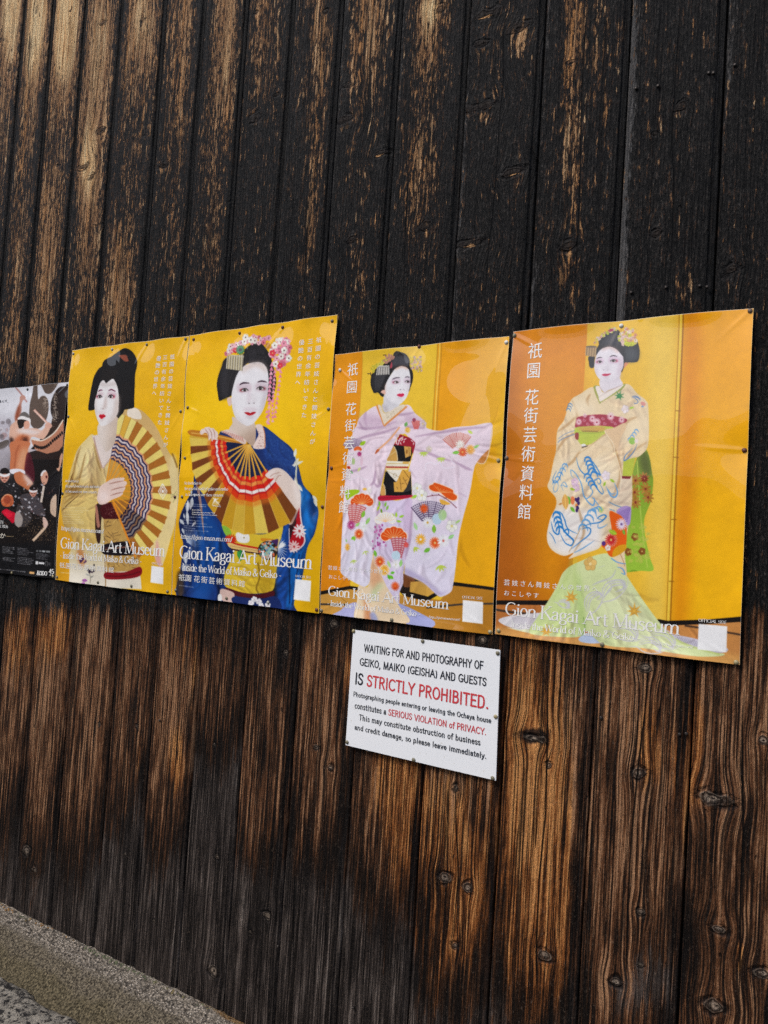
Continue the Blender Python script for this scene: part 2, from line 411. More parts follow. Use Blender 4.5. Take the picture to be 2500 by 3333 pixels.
    for i in range(n):
        b, c = ang[i], ang[i+1]
        lite = [(238, 216, 118), (176, 108, 36)][i % 2] if i > 2 else [(236, 220, 130), (224, 176, 62)][i % 2]
        ro = 1.0 + (.012 if i % 2 else -.006)
        A.poly([P(.72, b), P(ro, b), P(1.0, (b+c)/2), P(ro, c), P(.72, c)], lite, sm=False)
        A.line([P(.72, b), P(1, b)], 3, (120, 70, 20), sm=False, a=.7)
        j = .012*(1 if i % 2 else -1)
        rs = np.linspace(.40, .735, 15)
        for k in range(14):
            colr = [(44, 38, 84), (226, 214, 214)][k % 2] if k not in (0, 13) else (40, 34, 78)
            if k % 4 == 1: colr = (232, 168, 120)
            if i > 18: colr = tuple(int(v*.62) for v in colr)
            A.poly([P(rs[k]+j, b), P(rs[k+1]+j, b), P(rs[k+1]-j, c), P(rs[k]-j, c)], colr, sm=False)
        A.line([P(.4, b), P(.735, b)], 3, (30, 26, 60), sm=False, a=.6)
    for i in range(0, n, 2): A.line([P(.08, ang[i]), P(.41, ang[i])], 11, (236, 158, 40), sm=False)
    A.line([P(.2, np.radians(52)), P(.98, np.radians(62))], 14, (232, 140, 34), sm=False)
    A.v('1')
    # printed emblem on the fan
    for k in (1, .62): A.line([(1362, 1275-62*k), (1362+34*k, 1275), (1362, 1275+62*k), (1362-34*k, 1275), (1362, 1275-62*k)], 7, (248, 246, 240), sm=False)
    A.ell(1362, 1275, 10, 14, (248, 246, 240))
    # hand
    A.poly([(850, 1384), (828, 1350), (832, 1300), (850, 1240), (905, 1200), (960, 1172), (1040, 1162), (1058, 1172), (1050, 1188), (1072, 1196), (1074, 1216),
            (1060, 1236), (1062, 1252), (1044, 1280), (1040, 1300), (1010, 1322), (950, 1346), (900, 1378)], (234, 208, 196))
    for p in ([(1048, 1190), (990, 1200), (925, 1216)], [(1062, 1238), (1000, 1250), (940, 1268)], [(1042, 1284), (990, 1294), (936, 1312)]):
        A.line(p, 9, (170, 120, 104), taper=1, a=.9)
    A.ell(880, 1320, 40, 46, (240, 220, 212), soft=5)
    # neck and head
    A.poly([(835, 730), (832, 790), (842, 840), (870, 900), (906, 948), (955, 912), (985, 850), (1000, 700), (1006, 600), (900, 640)], (226, 214, 204),
           grad=((206, 186, 168), (850, 800), (1000, 800)))
    A.v('1f')
    A.poly([(975, 40), (1060, 60), (1140, 120), (1200, 200), (1240, 280), (1266, 380), (1256, 500), (1235, 600), (1222, 700), (1222, 900), (1218, 1100), (1216, 1300),
            (1218, 1440), (1195, 1475), (1100, 1500), (990, 1520), (960, 1590), (880, 1680), (840, 1720), (700, 1600), (300, 1500), (258, 1512), (180, 1532), (115, 1525), (103, 1450), (130, 1250), (160, 1050), (190, 900),
            (215, 780), (250, 680), (300, 590), (350, 520), (415, 470), (432, 400), (470, 330), (540, 280), (620, 240), (690, 190), (760, 140), (850, 85), (920, 50)], (17, 14, 14))
    A.poly([(800, 210), (900, 200), (1000, 206), (1040, 290), (1052, 350), (960, 350), (870, 270)], (146, 74, 52))
    for k in range(24):
        y = 900 + k*26
        A.line([(1180, y-30), (1000, y-10), (850, y+20)], 5, (52, 40, 34), taper=1, a=.7)
        A.line([(170, y), (260, y-10), (320, y+10)], 5, (46, 36, 32), taper=1, a=.5)
    for k in range(18): A.line([(430+k*22, 560), (420+k*20, 700), (400+k*19, 810)], 5, (84, 62, 42), a=.5)
    A.poly([(400, 850), (465, 808), (520, 872), (545, 872), (600, 825), (690, 775), (760, 860), (800, 960), (828, 1080), (846, 1250), (842, 1400), (838, 1550), (800, 1650), (720, 1760),
            (620, 1845), (520, 1895), (440, 1902), (385, 1870), (345, 1790), (305, 1690), (275, 1590), (258, 1480), (254, 1380), (262, 1290), (298, 1180), (328, 1050), (360, 940)], (238, 235, 234))
    A.poly([(330, 1110), (450, 1100), (460, 1190), (320, 1190)], (116, 104, 108), mul=True, soft=2, a=.8); A.poly([(580, 1100), (760, 1100), (770, 1200), (590, 1190)], (116, 100, 106), mul=True, soft=2, a=.8); A.poly([(390, 850), (560, 880), (760, 840), (830, 1000), (760, 940), (560, 950), (400, 940)], (106, 100, 98), mul=True, soft=3, a=.6); A.poly([(340, 1560), (440, 1560), (540, 1580), (520, 1625), (440, 1610), (370, 1630)], (120, 112, 112), mul=True, soft=2, a=.7); A.poly([(380, 1740), (440, 1755), (500, 1740), (470, 1790), (410, 1790)], (112, 104, 102), mul=True, soft=2, a=.7); A.poly([(256, 1300), (290, 1320), (330, 1700), (400, 1880), (300, 1700)], (110, 102, 98), mul=True, soft=3, a=.7)
    A.poly([(760, 1250), (850, 1200), (850, 1560), (760, 1740), (600, 1880), (560, 1850), (700, 1640)], (214, 196, 186), a=.75, soft=5)
    A.poly([(500, 1210), (545, 1200), (560, 1440), (500, 1500), (440, 1490)], (206, 188, 182), a=.8, soft=3)
    A.poly([(430, 1200), (490, 1200), (460, 1440), (430, 1470)], (246, 244, 244), a=.8, soft=3)
    A.line([(440, 1492), (480, 1490)], 14, (150, 120, 116)); A.ell(408, 1488, 8, 6, (170, 140, 136))
    A.line([(335, 1085), (388, 1045), (446, 1050)], 30, (116, 52, 82), taper=1); A.line([(585, 1058), (665, 1035), (765, 1080)], 34, (112, 44, 72), taper=1)
    eye(A, 378, 1205, 60, 42, (190, 60, 90), .05, -1); eye(A, 652, 1203, 68, 44, (190, 30, 60), -.1, 1)
    A.poly([(366, 1665), (408, 1624), (440, 1636), (474, 1622), (536, 1668), (500, 1702), (440, 1738), (398, 1716)], (206, 22, 44))
    A.line([(370, 1667), (440, 1676), (530, 1668)], 9, (140, 8, 24))
    # fine print and the white square of the code panel
    A.v('1l')
    for y in (690, 740, 775): A.streaks(200, y, 760, y+12, 15, (250, 240, 200), a=.7)
    for y in (820, 870, 920, 965, 1000): A.streaks(190, y, 640, y+14, 15, (252, 244, 210), a=.7)
    A.streaks(125, 1985, 420, 2005, 16, (252, 246, 226), a=.9)
    # irises at the hem
    for (x, y, r, c) in ((560, 1740, 70, (86, 54, 92)), (620, 1780, 50, (110, 74, 110)), (700, 1960, 60, (36, 22, 40)), (770, 1960, 55, (44, 28, 52)), (790, 1840, 40, (70, 62, 60)), (640, 2180, 80, (168, 96, 168))):
        for k in range(4): A.ell(x+A.rng.uniform(-.5, .5)*r, y+A.rng.uniform(-.5, .5)*r, r*.45, r*.3, np.clip(np.array(c)+A.rng.uniform(-20, 20), 0, 255), rot=A.rng.uniform(0, 3))
    A.line([(712, 2000), (725, 2090), (720, 2200)], 9, (120, 110, 90))
    A.leaf(720, 2090, 80, 30, -.6, (150, 150, 140)); A.leaf(715, 2050, 90, 30, 3.6, (170, 170, 165))
    A.v('px'); A.poly([(496.4, 1840.5), (535.6, 1846.4), (532.8, 1901), (492.9, 1895)], (244, 244, 244), sm=False)
    return A.finish()

def paint2():
    A = Art(QUAD[2], *SIZE[2], (242, 184, 4), 2); A.v('2')
    A.ell(560, 760, 520, 420, (252, 206, 8), a=.8, soft=45)
    A.poly([(900, 1300), (1200, 1200), (1100, 2200), (880, 2200)], (216, 168, 8), a=.7, soft=25)
    A.poly([(40, 1500), (160, 1400), (100, 2080), (0, 2080)], (224, 164, 24), a=.7, soft=10)
    # blue kimono
    OUT = [(410, 880), (370, 905), (330, 1000), (260, 1090), (195, 1180), (185, 1280), (125, 1380), (84, 1500), (92, 1600), (112, 1680), (90, 1850), (76, 2055), (480, 2100), (886, 2160), (892, 2080),
            (950, 1900), (985, 1700), (1035, 1600), (1056, 1490), (1054, 1420), (1020, 1330), (960, 1255), (925, 1120), (885, 1005), (800, 930), (740, 880), (690, 846), (640, 850), (560, 960)]
    A.poly(OUT, (20, 44, 104)); A.within(OUT)
    A.poly([(690, 850), (800, 930), (885, 1005), (925, 1120), (960, 1250), (900, 1230), (800, 1100), (700, 1060)], (26, 60, 130), soft=4)
    A.poly([(900, 1260), (970, 1270), (1020, 1340), (1056, 1430), (1050, 1510), (1020, 1610), (975, 1720), (945, 1900), (900, 2090), (830, 2100), (850, 1760), (930, 1720), (965, 1640), (945, 1450)], (12, 92, 172), soft=3)
    A.poly([(960, 1300), (1010, 1400), (1000, 1560), (970, 1640), (960, 1420)], (20, 116, 200), soft=6)
    A.poly([(1000, 1350), (1050, 1420), (1010, 1480), (985, 1400)], (8, 40, 96), a=.7, soft=3)
    A.poly([(790, 1700), (830, 1540), (860, 1560), (858, 1740), (830, 2110), (740, 2080), (760, 1850)], (22, 70, 150), soft=2)
    A.poly([(240, 1380), (380, 1560), (420, 1700), (330, 1860), (300, 2050), (180, 2060), (200, 1700)], (16, 74, 150), a=.9, soft=10)
    A.poly([(90, 1480), (180, 1300), (230, 1400), (200, 1560), (110, 1620)], (12, 26, 70), soft=5)
    for _ in range(260):
        x, y = A.rng.uniform(700, 900), A.rng.uniform(900, 1200)
        if (x-700)*.9 < (y-850)*1.1+60: A.line([(x, y), (x+A.rng.uniform(-16, 16), y+A.rng.uniform(-16, 16))], 4, (50, 92, 160), a=.5, sm=False)
    for p in ([(860, 1800), (862, 2090)], [(930, 1740), (900, 1960), (880, 2100)], [(960, 1260), (1000, 1300), (1050, 1400)]): A.line(p, 10, (8, 28, 70), a=.8)
    A.poly([(680, 1900), (745, 1830), (760, 2090), (660, 2085)], (10, 12, 22), soft=4)
    A.within()
    # white plant pattern
    A.v('2a')
    for (x, y, l, w, t) in ((310, 380, 230, 70, 1.6), (400, 330, 220, 80, 1.75), (300, 560, 260, 60, 1.5), (170, 720, 120, 60, .9), (210, 880, 110, 40, 1.2), (240, 620, 90, 30, 1.4), (470, 760, 110, 40, 2.3), (430, 260, 60, 40, 1.2), (380, 200, 70, 40, 1.6), (260, 1320, 200, 80, 1.5)):
        A.leaf(x, y, l, w, t, (184, 190, 196))
    for k in range(34):
        t = -1.9 + k*.075; L = A.rng.uniform(200, 330)
        A.line([(300, 1130), (300+L*.6*np.cos(t), 1130+L*.6*np.sin(t)), (330+L*np.cos(t), 1100+L*np.sin(t))], 7, (176, 190, 208), taper=2, a=.9)
    for k in range(22):
        t = -.9 + k*.1; L = A.rng.uniform(180, 300)
        A.line([(290, 1320), (310+L*np.cos(t), 1260+L*np.sin(t))], 6, (150, 168, 196), a=.75, taper=2)
    A.poly([(200, 1540), (330, 1540), (310, 1640), (220, 1640), (260, 1800), (220, 1700)], (170, 178, 188), a=.8)
    A.poly([(110, 1700), (210, 1650), (230, 1900), (215, 2080), (110, 2070)], (70, 52, 34), a=.85, soft=3)
    A.v('2')
    A.poly([(205, 1250), (225, 1260), (250, 1400), (262, 1600), (246, 1500), (225, 1350)], (176, 136, 118), a=.9)
    for (x, y, l, t) in ((885, 1120, 80, -.4), (895, 1130, 70, -1.1), (900, 1060, 60, -1.4), (905, 1200, 90, 1.5), (920, 1250, 60, 1.0), (880, 1210, 60, 2.6), (1030, 1350, 60, 1.3), (1020, 1330, 50, .9)):
        A.leaf(x, y, l, 22, t, (226, 226, 206))
    A.poly([(900, 1040), (910, 1100), (905, 1200), (925, 1260), (915, 1200), (918, 1100)], (214, 216, 190))
    A.v('2'); A.within(OUT); A.folds((90, 1250, 400, 2050), 34, 1.5, 260, 22, a=.7); A.folds((840, 1250, 1050, 2080), 34, 1.75, 240, 20, a=.8); A.folds((690, 900, 940, 1240), 16, .9, 160, 16, a=.6); A.within()
    # sleeve lining
    A.poly([(930, 1390), (942, 1480), (968, 1620), (962, 1668), (930, 1700), (868, 1722), (862, 1640), (896, 1540), (918, 1460)], (178, 14, 28))
    A.poly([(866, 1540), (900, 1490), (910, 1520), (890, 1570), (866, 1640)], (44, 14, 20))
    A.flower(932, 1580, 46, 11, (236, 226, 224), (190, 60, 60)); A.flower(895, 1690, 40, 11, (234, 200, 196), (190, 60, 60))
    A.line([(936, 1330), (940, 1480), (966, 1620), (962, 1668), (925, 1706), (866, 1726)], 9, (238, 224, 222))
    A.line([(862, 1560), (862, 1640), (868, 1730)], 5, (226, 220, 230))
    # obi
    A.poly([(392, 1530), (560, 1590), (700, 1600), (812, 1540), (808, 1620), (782, 1700), (770, 1850), (742, 1990), (660, 2016), (560, 2018), (450, 1990), (400, 1960), (404, 1880), (440, 1800), (470, 1700)], (224, 192, 52))
    A.folds((400, 1780, 760, 1990), 22, .15, 200, 12, a=.55)
    A.poly([(640, 1790), (760, 1780), (735, 1990), (660, 2010), (640, 1900)], (190, 152, 30), a=.75, soft=6)
    A.line([(640, 1800), (650, 1900), (625, 1980), (640, 2015)], 12, (120, 90, 20), a=.7)
    A.poly([(394, 1545), (440, 1556), (462, 1610), (420, 1612)], (140, 190, 60)); A.flower(455, 1640, 44, 16, (214, 44, 24), (230, 120, 40), asp=.8)
    A.poly([(410, 1640), (480, 1680), (470, 1660), (440, 1610)], (220, 60, 30), a=.6)
    A.poly([(490, 1600), (520, 1588), (570, 1595), (586, 1620), (580, 1655), (548, 1665), (500, 1650)], (238, 236, 232)); A.ell(547, 1627, 5, 5, (150, 130, 60))
    A.poly([(430, 1652), (520, 1672), (690, 1706), (690, 1730), (520, 1700), (436, 1672)], (196, 26, 20))
    A.poly([(436, 1660), (520, 1684), (690, 1718), (680, 1742), (500, 1715), (440, 1690)], (232, 196, 120))
    for k in range(26): A.ell(450+k*9, 1684+k*1.7, 3, 3, (150, 110, 70))
    A.line([(450, 1706), (560, 1726), (660, 1742)], 10, (66, 32, 30))
    A.poly([(672, 1630), (760, 1640), (752, 1660), (672, 1650)], (216, 140, 30)); A.poly([(700, 1650), (760, 1652), (750, 1690), (705, 1680)], (228, 224, 226))
    A.poly([(738, 1650), (760, 1640), (786, 1640), (772, 1700), (742, 1690)], (70, 40, 96))
    A.v('2b')
    for k in range(11):
        t = -1.35 + k*.27
        A.line([(720, 1250), (720+90*np.cos(t), 1250+100*np.sin(t)), (720+180*np.cos(t), 1250+230*np.sin(t))], 9, (228, 232, 236), taper=1)
    for t in (-1.0, -.75, -.5): A.leaf(735, 1240, 150, 40, t, (236, 238, 238))
    A.v('2')
    A.ell(712, 1716, 70, 66, (44, 34, 28))
    pal = [(230, 110, 70), (120, 180, 180), (110, 160, 200), (150, 190, 170), (222, 130, 90), (60, 110, 110), (190, 180, 160)]
    for _ in range(85):
        r, t = 62*np.sqrt(A.rng.uniform()), A.rng.uniform(0, 6.28)
        A.ell(712+r*np.cos(t), 1716+r*.95*np.sin(t), A.rng.uniform(5, 12), A.rng.uniform(5, 10), pal[A.rng.integers(7)], rot=A.rng.uniform(0, 3))
    A.leaf(520, 1710, 80, 40, 1.6, (40, 130, 60)); A.leaf(500, 1720, 70, 30, 1.2, (60, 150, 70))
    A.poly([(412, 1978), (520, 2010), (640, 2024), (742, 2000), (738, 2040), (640, 2052), (500, 2040), (412, 2004)], (76, 16, 26))
    A.poly([(372, 1988), (450, 2006), (468, 2030), (464, 2086), (378, 2066)], (222, 190, 178)); A.ell(365, 2050, 14, 30, (238, 236, 232))
    A.poly([(466, 2040), (640, 2056), (760, 2040), (800, 2130), (640, 2110), (466, 2088)], (22, 40, 96))
    for (x, y) in ((610, 2060), (640, 2075), (590, 2085), (655, 2105), (700, 2100)): A.bloom(x, y, 22, (236, 234, 236), (200, 180, 190))
    # arm and hands
    A.poly([(700, 1180), (760, 1140), (815, 1146), (870, 1195), (925, 1270), (942, 1330), (936, 1400), (905, 1480), (880, 1532), (858, 1520), (905, 1440), (800, 1290), (735, 1210)], (230, 212, 200))
    A.poly([(890, 1240), (935, 1310), (936, 1390), (915, 1400)], (244, 232, 224), soft=4)
    A.poly([(860, 1500), (905, 1440), (920, 1440), (884, 1532)], (150, 100, 80), a=.8, soft=3)
    # fan
    an = np.array([193, 170.5, 151.3, 128.7, 112, 98.5, 86.7, 75.8, 63.9, 55]); rr = np.array([424, 424, 448, 493, 578, 632, 641, 640, 629, 580])
    def P(f, t): r = np.interp(-t, -an, rr)*f; return (583+r*np.cos(np.radians(t)), 965+r*np.sin(np.radians(t)))
    n = 18; T = np.linspace(193, 55, n+1)
    gold = [(228, 200, 88), (204, 156, 34), (120, 62, 20), (214, 176, 60)]
    seq = [3, 0, 2, 0, 2, 0, 2, 0, 2, 1, 2, 1, 3, 1, 0, 2, 1, 2]
    A.poly([(583, 965)] + [P(.40, t) for t in T], (16, 26, 66), sm=False)
    for i in range(n):
        b, c = T[i], T[i+1]; z = .008*(1 if i % 2 else -1)
        A.poly([P(.62, b), P(1+z, b), P(1-z, c), P(.62, c)], gold[seq[i]], sm=False)
        A.line([P(.64, b), P(1, b)], 4, (236, 200, 96), sm=False, a=.8)
        for (f0, f1, c0, c1) in ((.37, .43, (220, 28, 18), (226, 60, 26)), (.43, .47, (232, 120, 50), (238, 150, 70)), (.47, .52, (216, 24, 16), (222, 40, 20)), (.52, .555, (238, 226, 220), (244, 238, 232)), (.555, .575, (200, 20, 16), (206, 24, 18)), (.575, .64, (222, 52, 16), (226, 90, 26))):
            A.poly([P(f0-z, b), P(f1-z, b), P(f1+z, c), P(f0+z, c)], c0 if i % 2 else c1, sm=False)
        A.poly([P(.63-z, b), P(.69-z, b), P(.69+z, c), P(.63+z, c)], (226, 110, 26), sm=False, a=.55, soft=1.5)
        A.line([P(.38, b), P(.62, b)], 4, (150, 14, 12), sm=False, a=.6)
    for t in (186, 158, 142, 128, 114, 104, 96, 88, 78, 68, 58): A.line([(583, 965), P(.4, t)], 11, (214, 150, 40), sm=False); 
    for t in (186, 158, 142, 128, 114, 104, 96, 88, 78, 68, 58): A.line([(586, 965), P(.4, t-1)], 3, (246, 206, 110), sm=False)
    A.poly([(168, 868), (360, 900), (585, 962), (580, 976), (360, 936), (166, 906)], (196, 124, 30)); A.line([(170, 890), (360, 915), (575, 965)], 6, (238, 186, 90))
    for k in range(12):
        t = np.radians(150+k*24); A.line([(580, 965), (580+38*np.cos(t), 955+34*np.sin(t))], 12, (240, 182, 40) if k % 2 else (204, 140, 26))
    A.ell(582, 964, 7, 7, (60, 36, 20))
    A.poly([(234, 884), (250, 862), (262, 862), (275, 850), (290, 850), (300, 848), (316, 858), (330, 856), (345, 872), (362, 886), (366, 915), (354, 940), (334, 938), (322, 952), (314, 930), (300, 944), (290, 900), (270, 890), (246, 904)], (234, 214, 206))
    for p in ([(268, 860), (292, 890), (300, 930)], [(296, 856), (318, 890), (322, 940)], [(326, 862), (340, 890), (344, 930)]): A.line(p, 5, (176, 130, 116), taper=1)
    A.poly([(700, 1190), (730, 1160), (765, 1150), (770, 1180), (740, 1215)], (238, 222, 214)); A.line([(735, 1200), (760, 1180), (800, 1170)], 5, (190, 150, 136)); A.line([(770, 1230), (790, 1195), (810, 1190)], 5, (190, 150, 136))
    # neck, collar, head
    A.v('2f')
    A.poly([(490, 1240), (480, 1330), (440, 1415), (560, 1490), (660, 1560), (770, 1640), (800, 1480), (780, 1320), (700, 1350)], (222, 204, 188), grad=((190, 164, 144), (620, 1360), (700, 1560)))
    A.poly([(325, 1440), (440, 1412), (560, 1482), (668, 1560), (640, 1610), (500, 1532), (400, 1468)], (226, 204, 192))
    for k in range(11): A.line([(350+k*26, 1426+k*8), (372+k*26, 1470+k*11)], 9, (190, 110, 96), a=.9)
    A.poly([(796, 1352), (860, 1343), (905, 1400), (922, 1540), (915, 1662), (765, 1662), (800, 1560), (834, 1480), (806, 1400)], (236, 214, 204))
    A.line([(890, 1372), (918, 1480), (918, 1662)], 10, (206, 120, 60))
    for _ in range(26):
        x, y = A.rng.uniform(800, 900), A.rng.uniform(1440, 1655); A.line([(x, y), (x+A.rng.uniform(-24, 24), y+A.rng.uniform(-14, 14))], 5, (130, 80, 80), sm=False)
    A.poly([(790, 235), (850, 250), (910, 310), (950, 370), (988, 440), (1003, 520), (1030, 600), (1060, 760), (1040, 900), (1000, 1024), (945, 1022), (930, 900), (700, 520), (560, 700), (480, 880), (462, 955), (380, 990), (298, 1024), (275, 930), (258, 820), (264, 740),
            (290, 640), (320, 560), (345, 478), (420, 420), (600, 395), (625, 330), (700, 268)], (26, 24, 27))
    A.poly([(370, 470), (410, 600), (400, 800), (420, 960), (350, 990), (300, 800), (320, 600)], (44, 42, 46), soft=4)
    A.line([(795, 400), (900, 410), (960, 380)], 20, (8, 8, 10), a=.8); A.line([(770, 420), (760, 520)], 14, (8, 8, 10), a=.8)
    A.poly([(440, 975), (402, 1000), (425, 1088), (462, 1080), (480, 1000)], (228, 196, 178))
    A.poly([(640, 545), (750, 505), (860, 512), (930, 585), (958, 720), (952, 900), (932, 1020), (892, 1150), (840, 1240), (770, 1325), (700, 1362), (650, 1352), (570, 1300), (512, 1230), (480, 1130), (464, 1010), (468, 900), (500, 760), (540, 650), (590, 590)], (235, 233, 236))
    A.poly([(640, 545), (750, 505), (860, 512), (930, 585), (935, 640), (780, 560), (600, 640)], (214, 190, 176), a=.75, soft=5)
    A.poly([(540, 800), (720, 800), (710, 900), (560, 910)], (116, 106, 110), mul=True, soft=3, a=.8); A.poly([(790, 790), (950, 790), (940, 890), (800, 890)], (116, 106, 110), mul=True, soft=3, a=.8); A.poly([(690, 900), (720, 880), (720, 1030), (680, 1060)], (118, 112, 114), mul=True, soft=3, a=.8); A.poly([(640, 1120), (800, 1120), (790, 1170), (650, 1170)], (120, 114, 116), mul=True, soft=2, a=.8); A.poly([(660, 1225), (780, 1225), (760, 1260), (680, 1260)], (112, 106, 108), mul=True, soft=3, a=.8); A.poly([(900, 900), (956, 860), (930, 1080), (850, 1230), (860, 1100)], (110, 106, 108), mul=True, soft=4, a=.8)
    A.hair(([(600, 560), (520, 720), (470, 900)], [(420, 500), (330, 760), (300, 980)]), 40, (66, 62, 64)); A.hair(([(650, 520), (640, 420), (700, 320)], [(930, 560), (940, 460), (850, 300)]), 46, (70, 68, 74))
    A.poly([(480, 1000), (560, 1250), (700, 1370), (560, 1310), (480, 1140)], (206, 198, 198), a=.7, soft=5)
    A.poly([(760, 880), (790, 1020), (770, 1070), (690, 1070), (740, 1030)], (222, 216, 220), a=.9, soft=4)
    A.ell(703, 1060, 9, 6, (70, 56, 60)); A.ell(768, 1058, 9, 6, (90, 76, 80))
    A.line([(566, 812), (620, 784), (704, 788)], 22, (58, 34, 50), taper=1); A.line([(806, 774), (870, 760), (940, 776)], 22, (66, 40, 56), taper=1)
    eye(A, 640, 882, 48, 24, (150, 30, 40), 0, -1); eye(A, 850, 860, 50, 26, (140, 50, 60), 0, 1)
    A.poly([(642, 1184), (690, 1178), (720, 1190), (752, 1176), (798, 1180), (764, 1210), (720, 1224), (680, 1214)], (192, 16, 32)); A.line([(645, 1186), (720, 1196), (795, 1182)], 5, (130, 6, 16))
    # hair flowers
    pk = [(238, 160, 176), (230, 130, 156), (244, 190, 196), (214, 110, 130), (240, 232, 222), (238, 172, 186)]
    pts = [(395+12*k, 380-k*11) for k in range(10)] + [(440+30*k, 330-k*16) for k in range(9)] + [(620+32*k, 180+12*np.sin(k)) for k in range(11)] + [(430+36*k, 290-k*14) for k in range(6)] + [(690+40*k, 215+(k % 2)*20) for k in range(6)]
    for (x, y) in pts: A.bloom(x+A.rng.uniform(-12, 12), y+A.rng.uniform(-12, 12), A.rng.uniform(26, 44), pk[A.rng.integers(6)], (110, 50, 60))
    for _ in range(74):
        x = A.rng.uniform(975, 1235); y = A.rng.uniform(190, 600)
        if abs(x-1110)/130 > 1 - max(0, (y-420))/300: continue
        A.bloom(x, y, A.rng.uniform(28, 46), pk[A.rng.integers(6)], (110, 50, 60))
    for (x, y) in ((1030, 275), (1160, 345), (1225, 450), (1050, 530), (630, 165), (705, 200)): A.bloom(x, y, 48, (242, 238, 228), (90, 60, 50))
    for (x, y, r) in ((1005, 380, 46), (1110, 550, 40), (500, 340, 40)): A.bloom(x, y, r, (222, 52, 70), (240, 180, 120))
    A.flower(565, 335, 56, 14, (64, 150, 100), (150, 60, 50), edge=(30, 90, 60)); A.ell(565, 335, 24, 26, (60, 60, 60))
    A.ell(940, 280, 34, 44, (190, 130, 50), a=.9)
    A.poly([(388, 418), (615, 398), (604, 622), (378, 590)], (176, 166, 140), sm=False)
    for k in range(20):
        x = 392+k*11.2; A.line([(x, 420-k*1), (x-6, 592+k*1.4)], 5.5, [(236, 232, 214), (90, 80, 60), (220, 206, 150)][k % 3], sm=False)
    A.line([(385, 400), (500, 412), (618, 432)], 12, (206, 200, 180))
    for (xa, ya, xb, yb, nn, sz) in ((1000, 545, 965, 1010, 9, 46), (1040, 640, 1020, 1020, 8, 40), (1120, 640, 1050, 1240, 11, 40), (975, 1010, 965, 1330, 7, 42), (1015, 1040, 1020, 1300, 6, 36), (940, 1180, 950, 1310, 3, 36)):
        for k in range(nn):
            f = k/(nn-1); x, y = xa+(xb-xa)*f, ya+(yb-ya)*f
            A.poly([(x, y-sz), (x+sz*.62, y+sz*.4), (x, y+sz*.3), (x-sz*.62, y+sz*.4)], np.array([(240, 150, 180), (232, 132, 166), (244, 178, 196)][k % 3]), sm=False)
    # fine print
    A.v('2a')
    for y, x1 in ((445, 760), (480, 800)): A.streaks(250, y, x1, y+20, 17, (236, 238, 240), a=.75)
    for y, x1 in ((690, 860), (745, 600), (800, 720), (850, 770), (880, 460), (930, 745)): A.streaks(240, y-14, x1, y+12, 17, (232, 236, 240), a=.75)
    A.streaks(145, 1905, 450, 1945, 22, (200, 206, 216), a=.8)
    for p in ([(790, 340), (920, 478), (775, 470), (830, 340)], [(800, 400), (890, 350)], [(845, 350), (815, 410)]): A.line(p, 14, (246, 244, 236), sm=False)
    for (x, y) in ((815, 430), (850, 410), (860, 440), (880, 420)): A.line([(x+14*np.cos(t), y+14*np.sin(t)) for t in np.linspace(0, 6.3, 12)], 6, (246, 244, 236))
    A.v('px'); A.poly([(965.3, 1883.6), (1016.5, 1889.4), (1011.4, 1957.4), (959.5, 1950.5)], (244, 244, 244), sm=False)
    return A.finish()

def shisen(A, x, y, r, rot, lw, col, n=3, al=1):                # flowing water swirl
    c, s = np.cos(rot), np.sin(rot)
    def R(p): return [(x+r*(a*c-b*s), y+r*(a*s+b*c)) for a, b in p]
    for k in range(n):
        d = k*.22
        A.line(R([(-1.2, .15+d*.6), (-.7, -.35+d), (-.1, -.5+d), (.5, -.25+d), (.75, .2+d*.6), (.45, .5), (.1, .35)]), lw, col, taper=1, a=al)
    A.line(R([(-1.9, .6), (-1.3, .5), (-.7, .75), (0, .8), (.8, .55), (1.2, .1)]), lw*.9, col, taper=1, a=al)

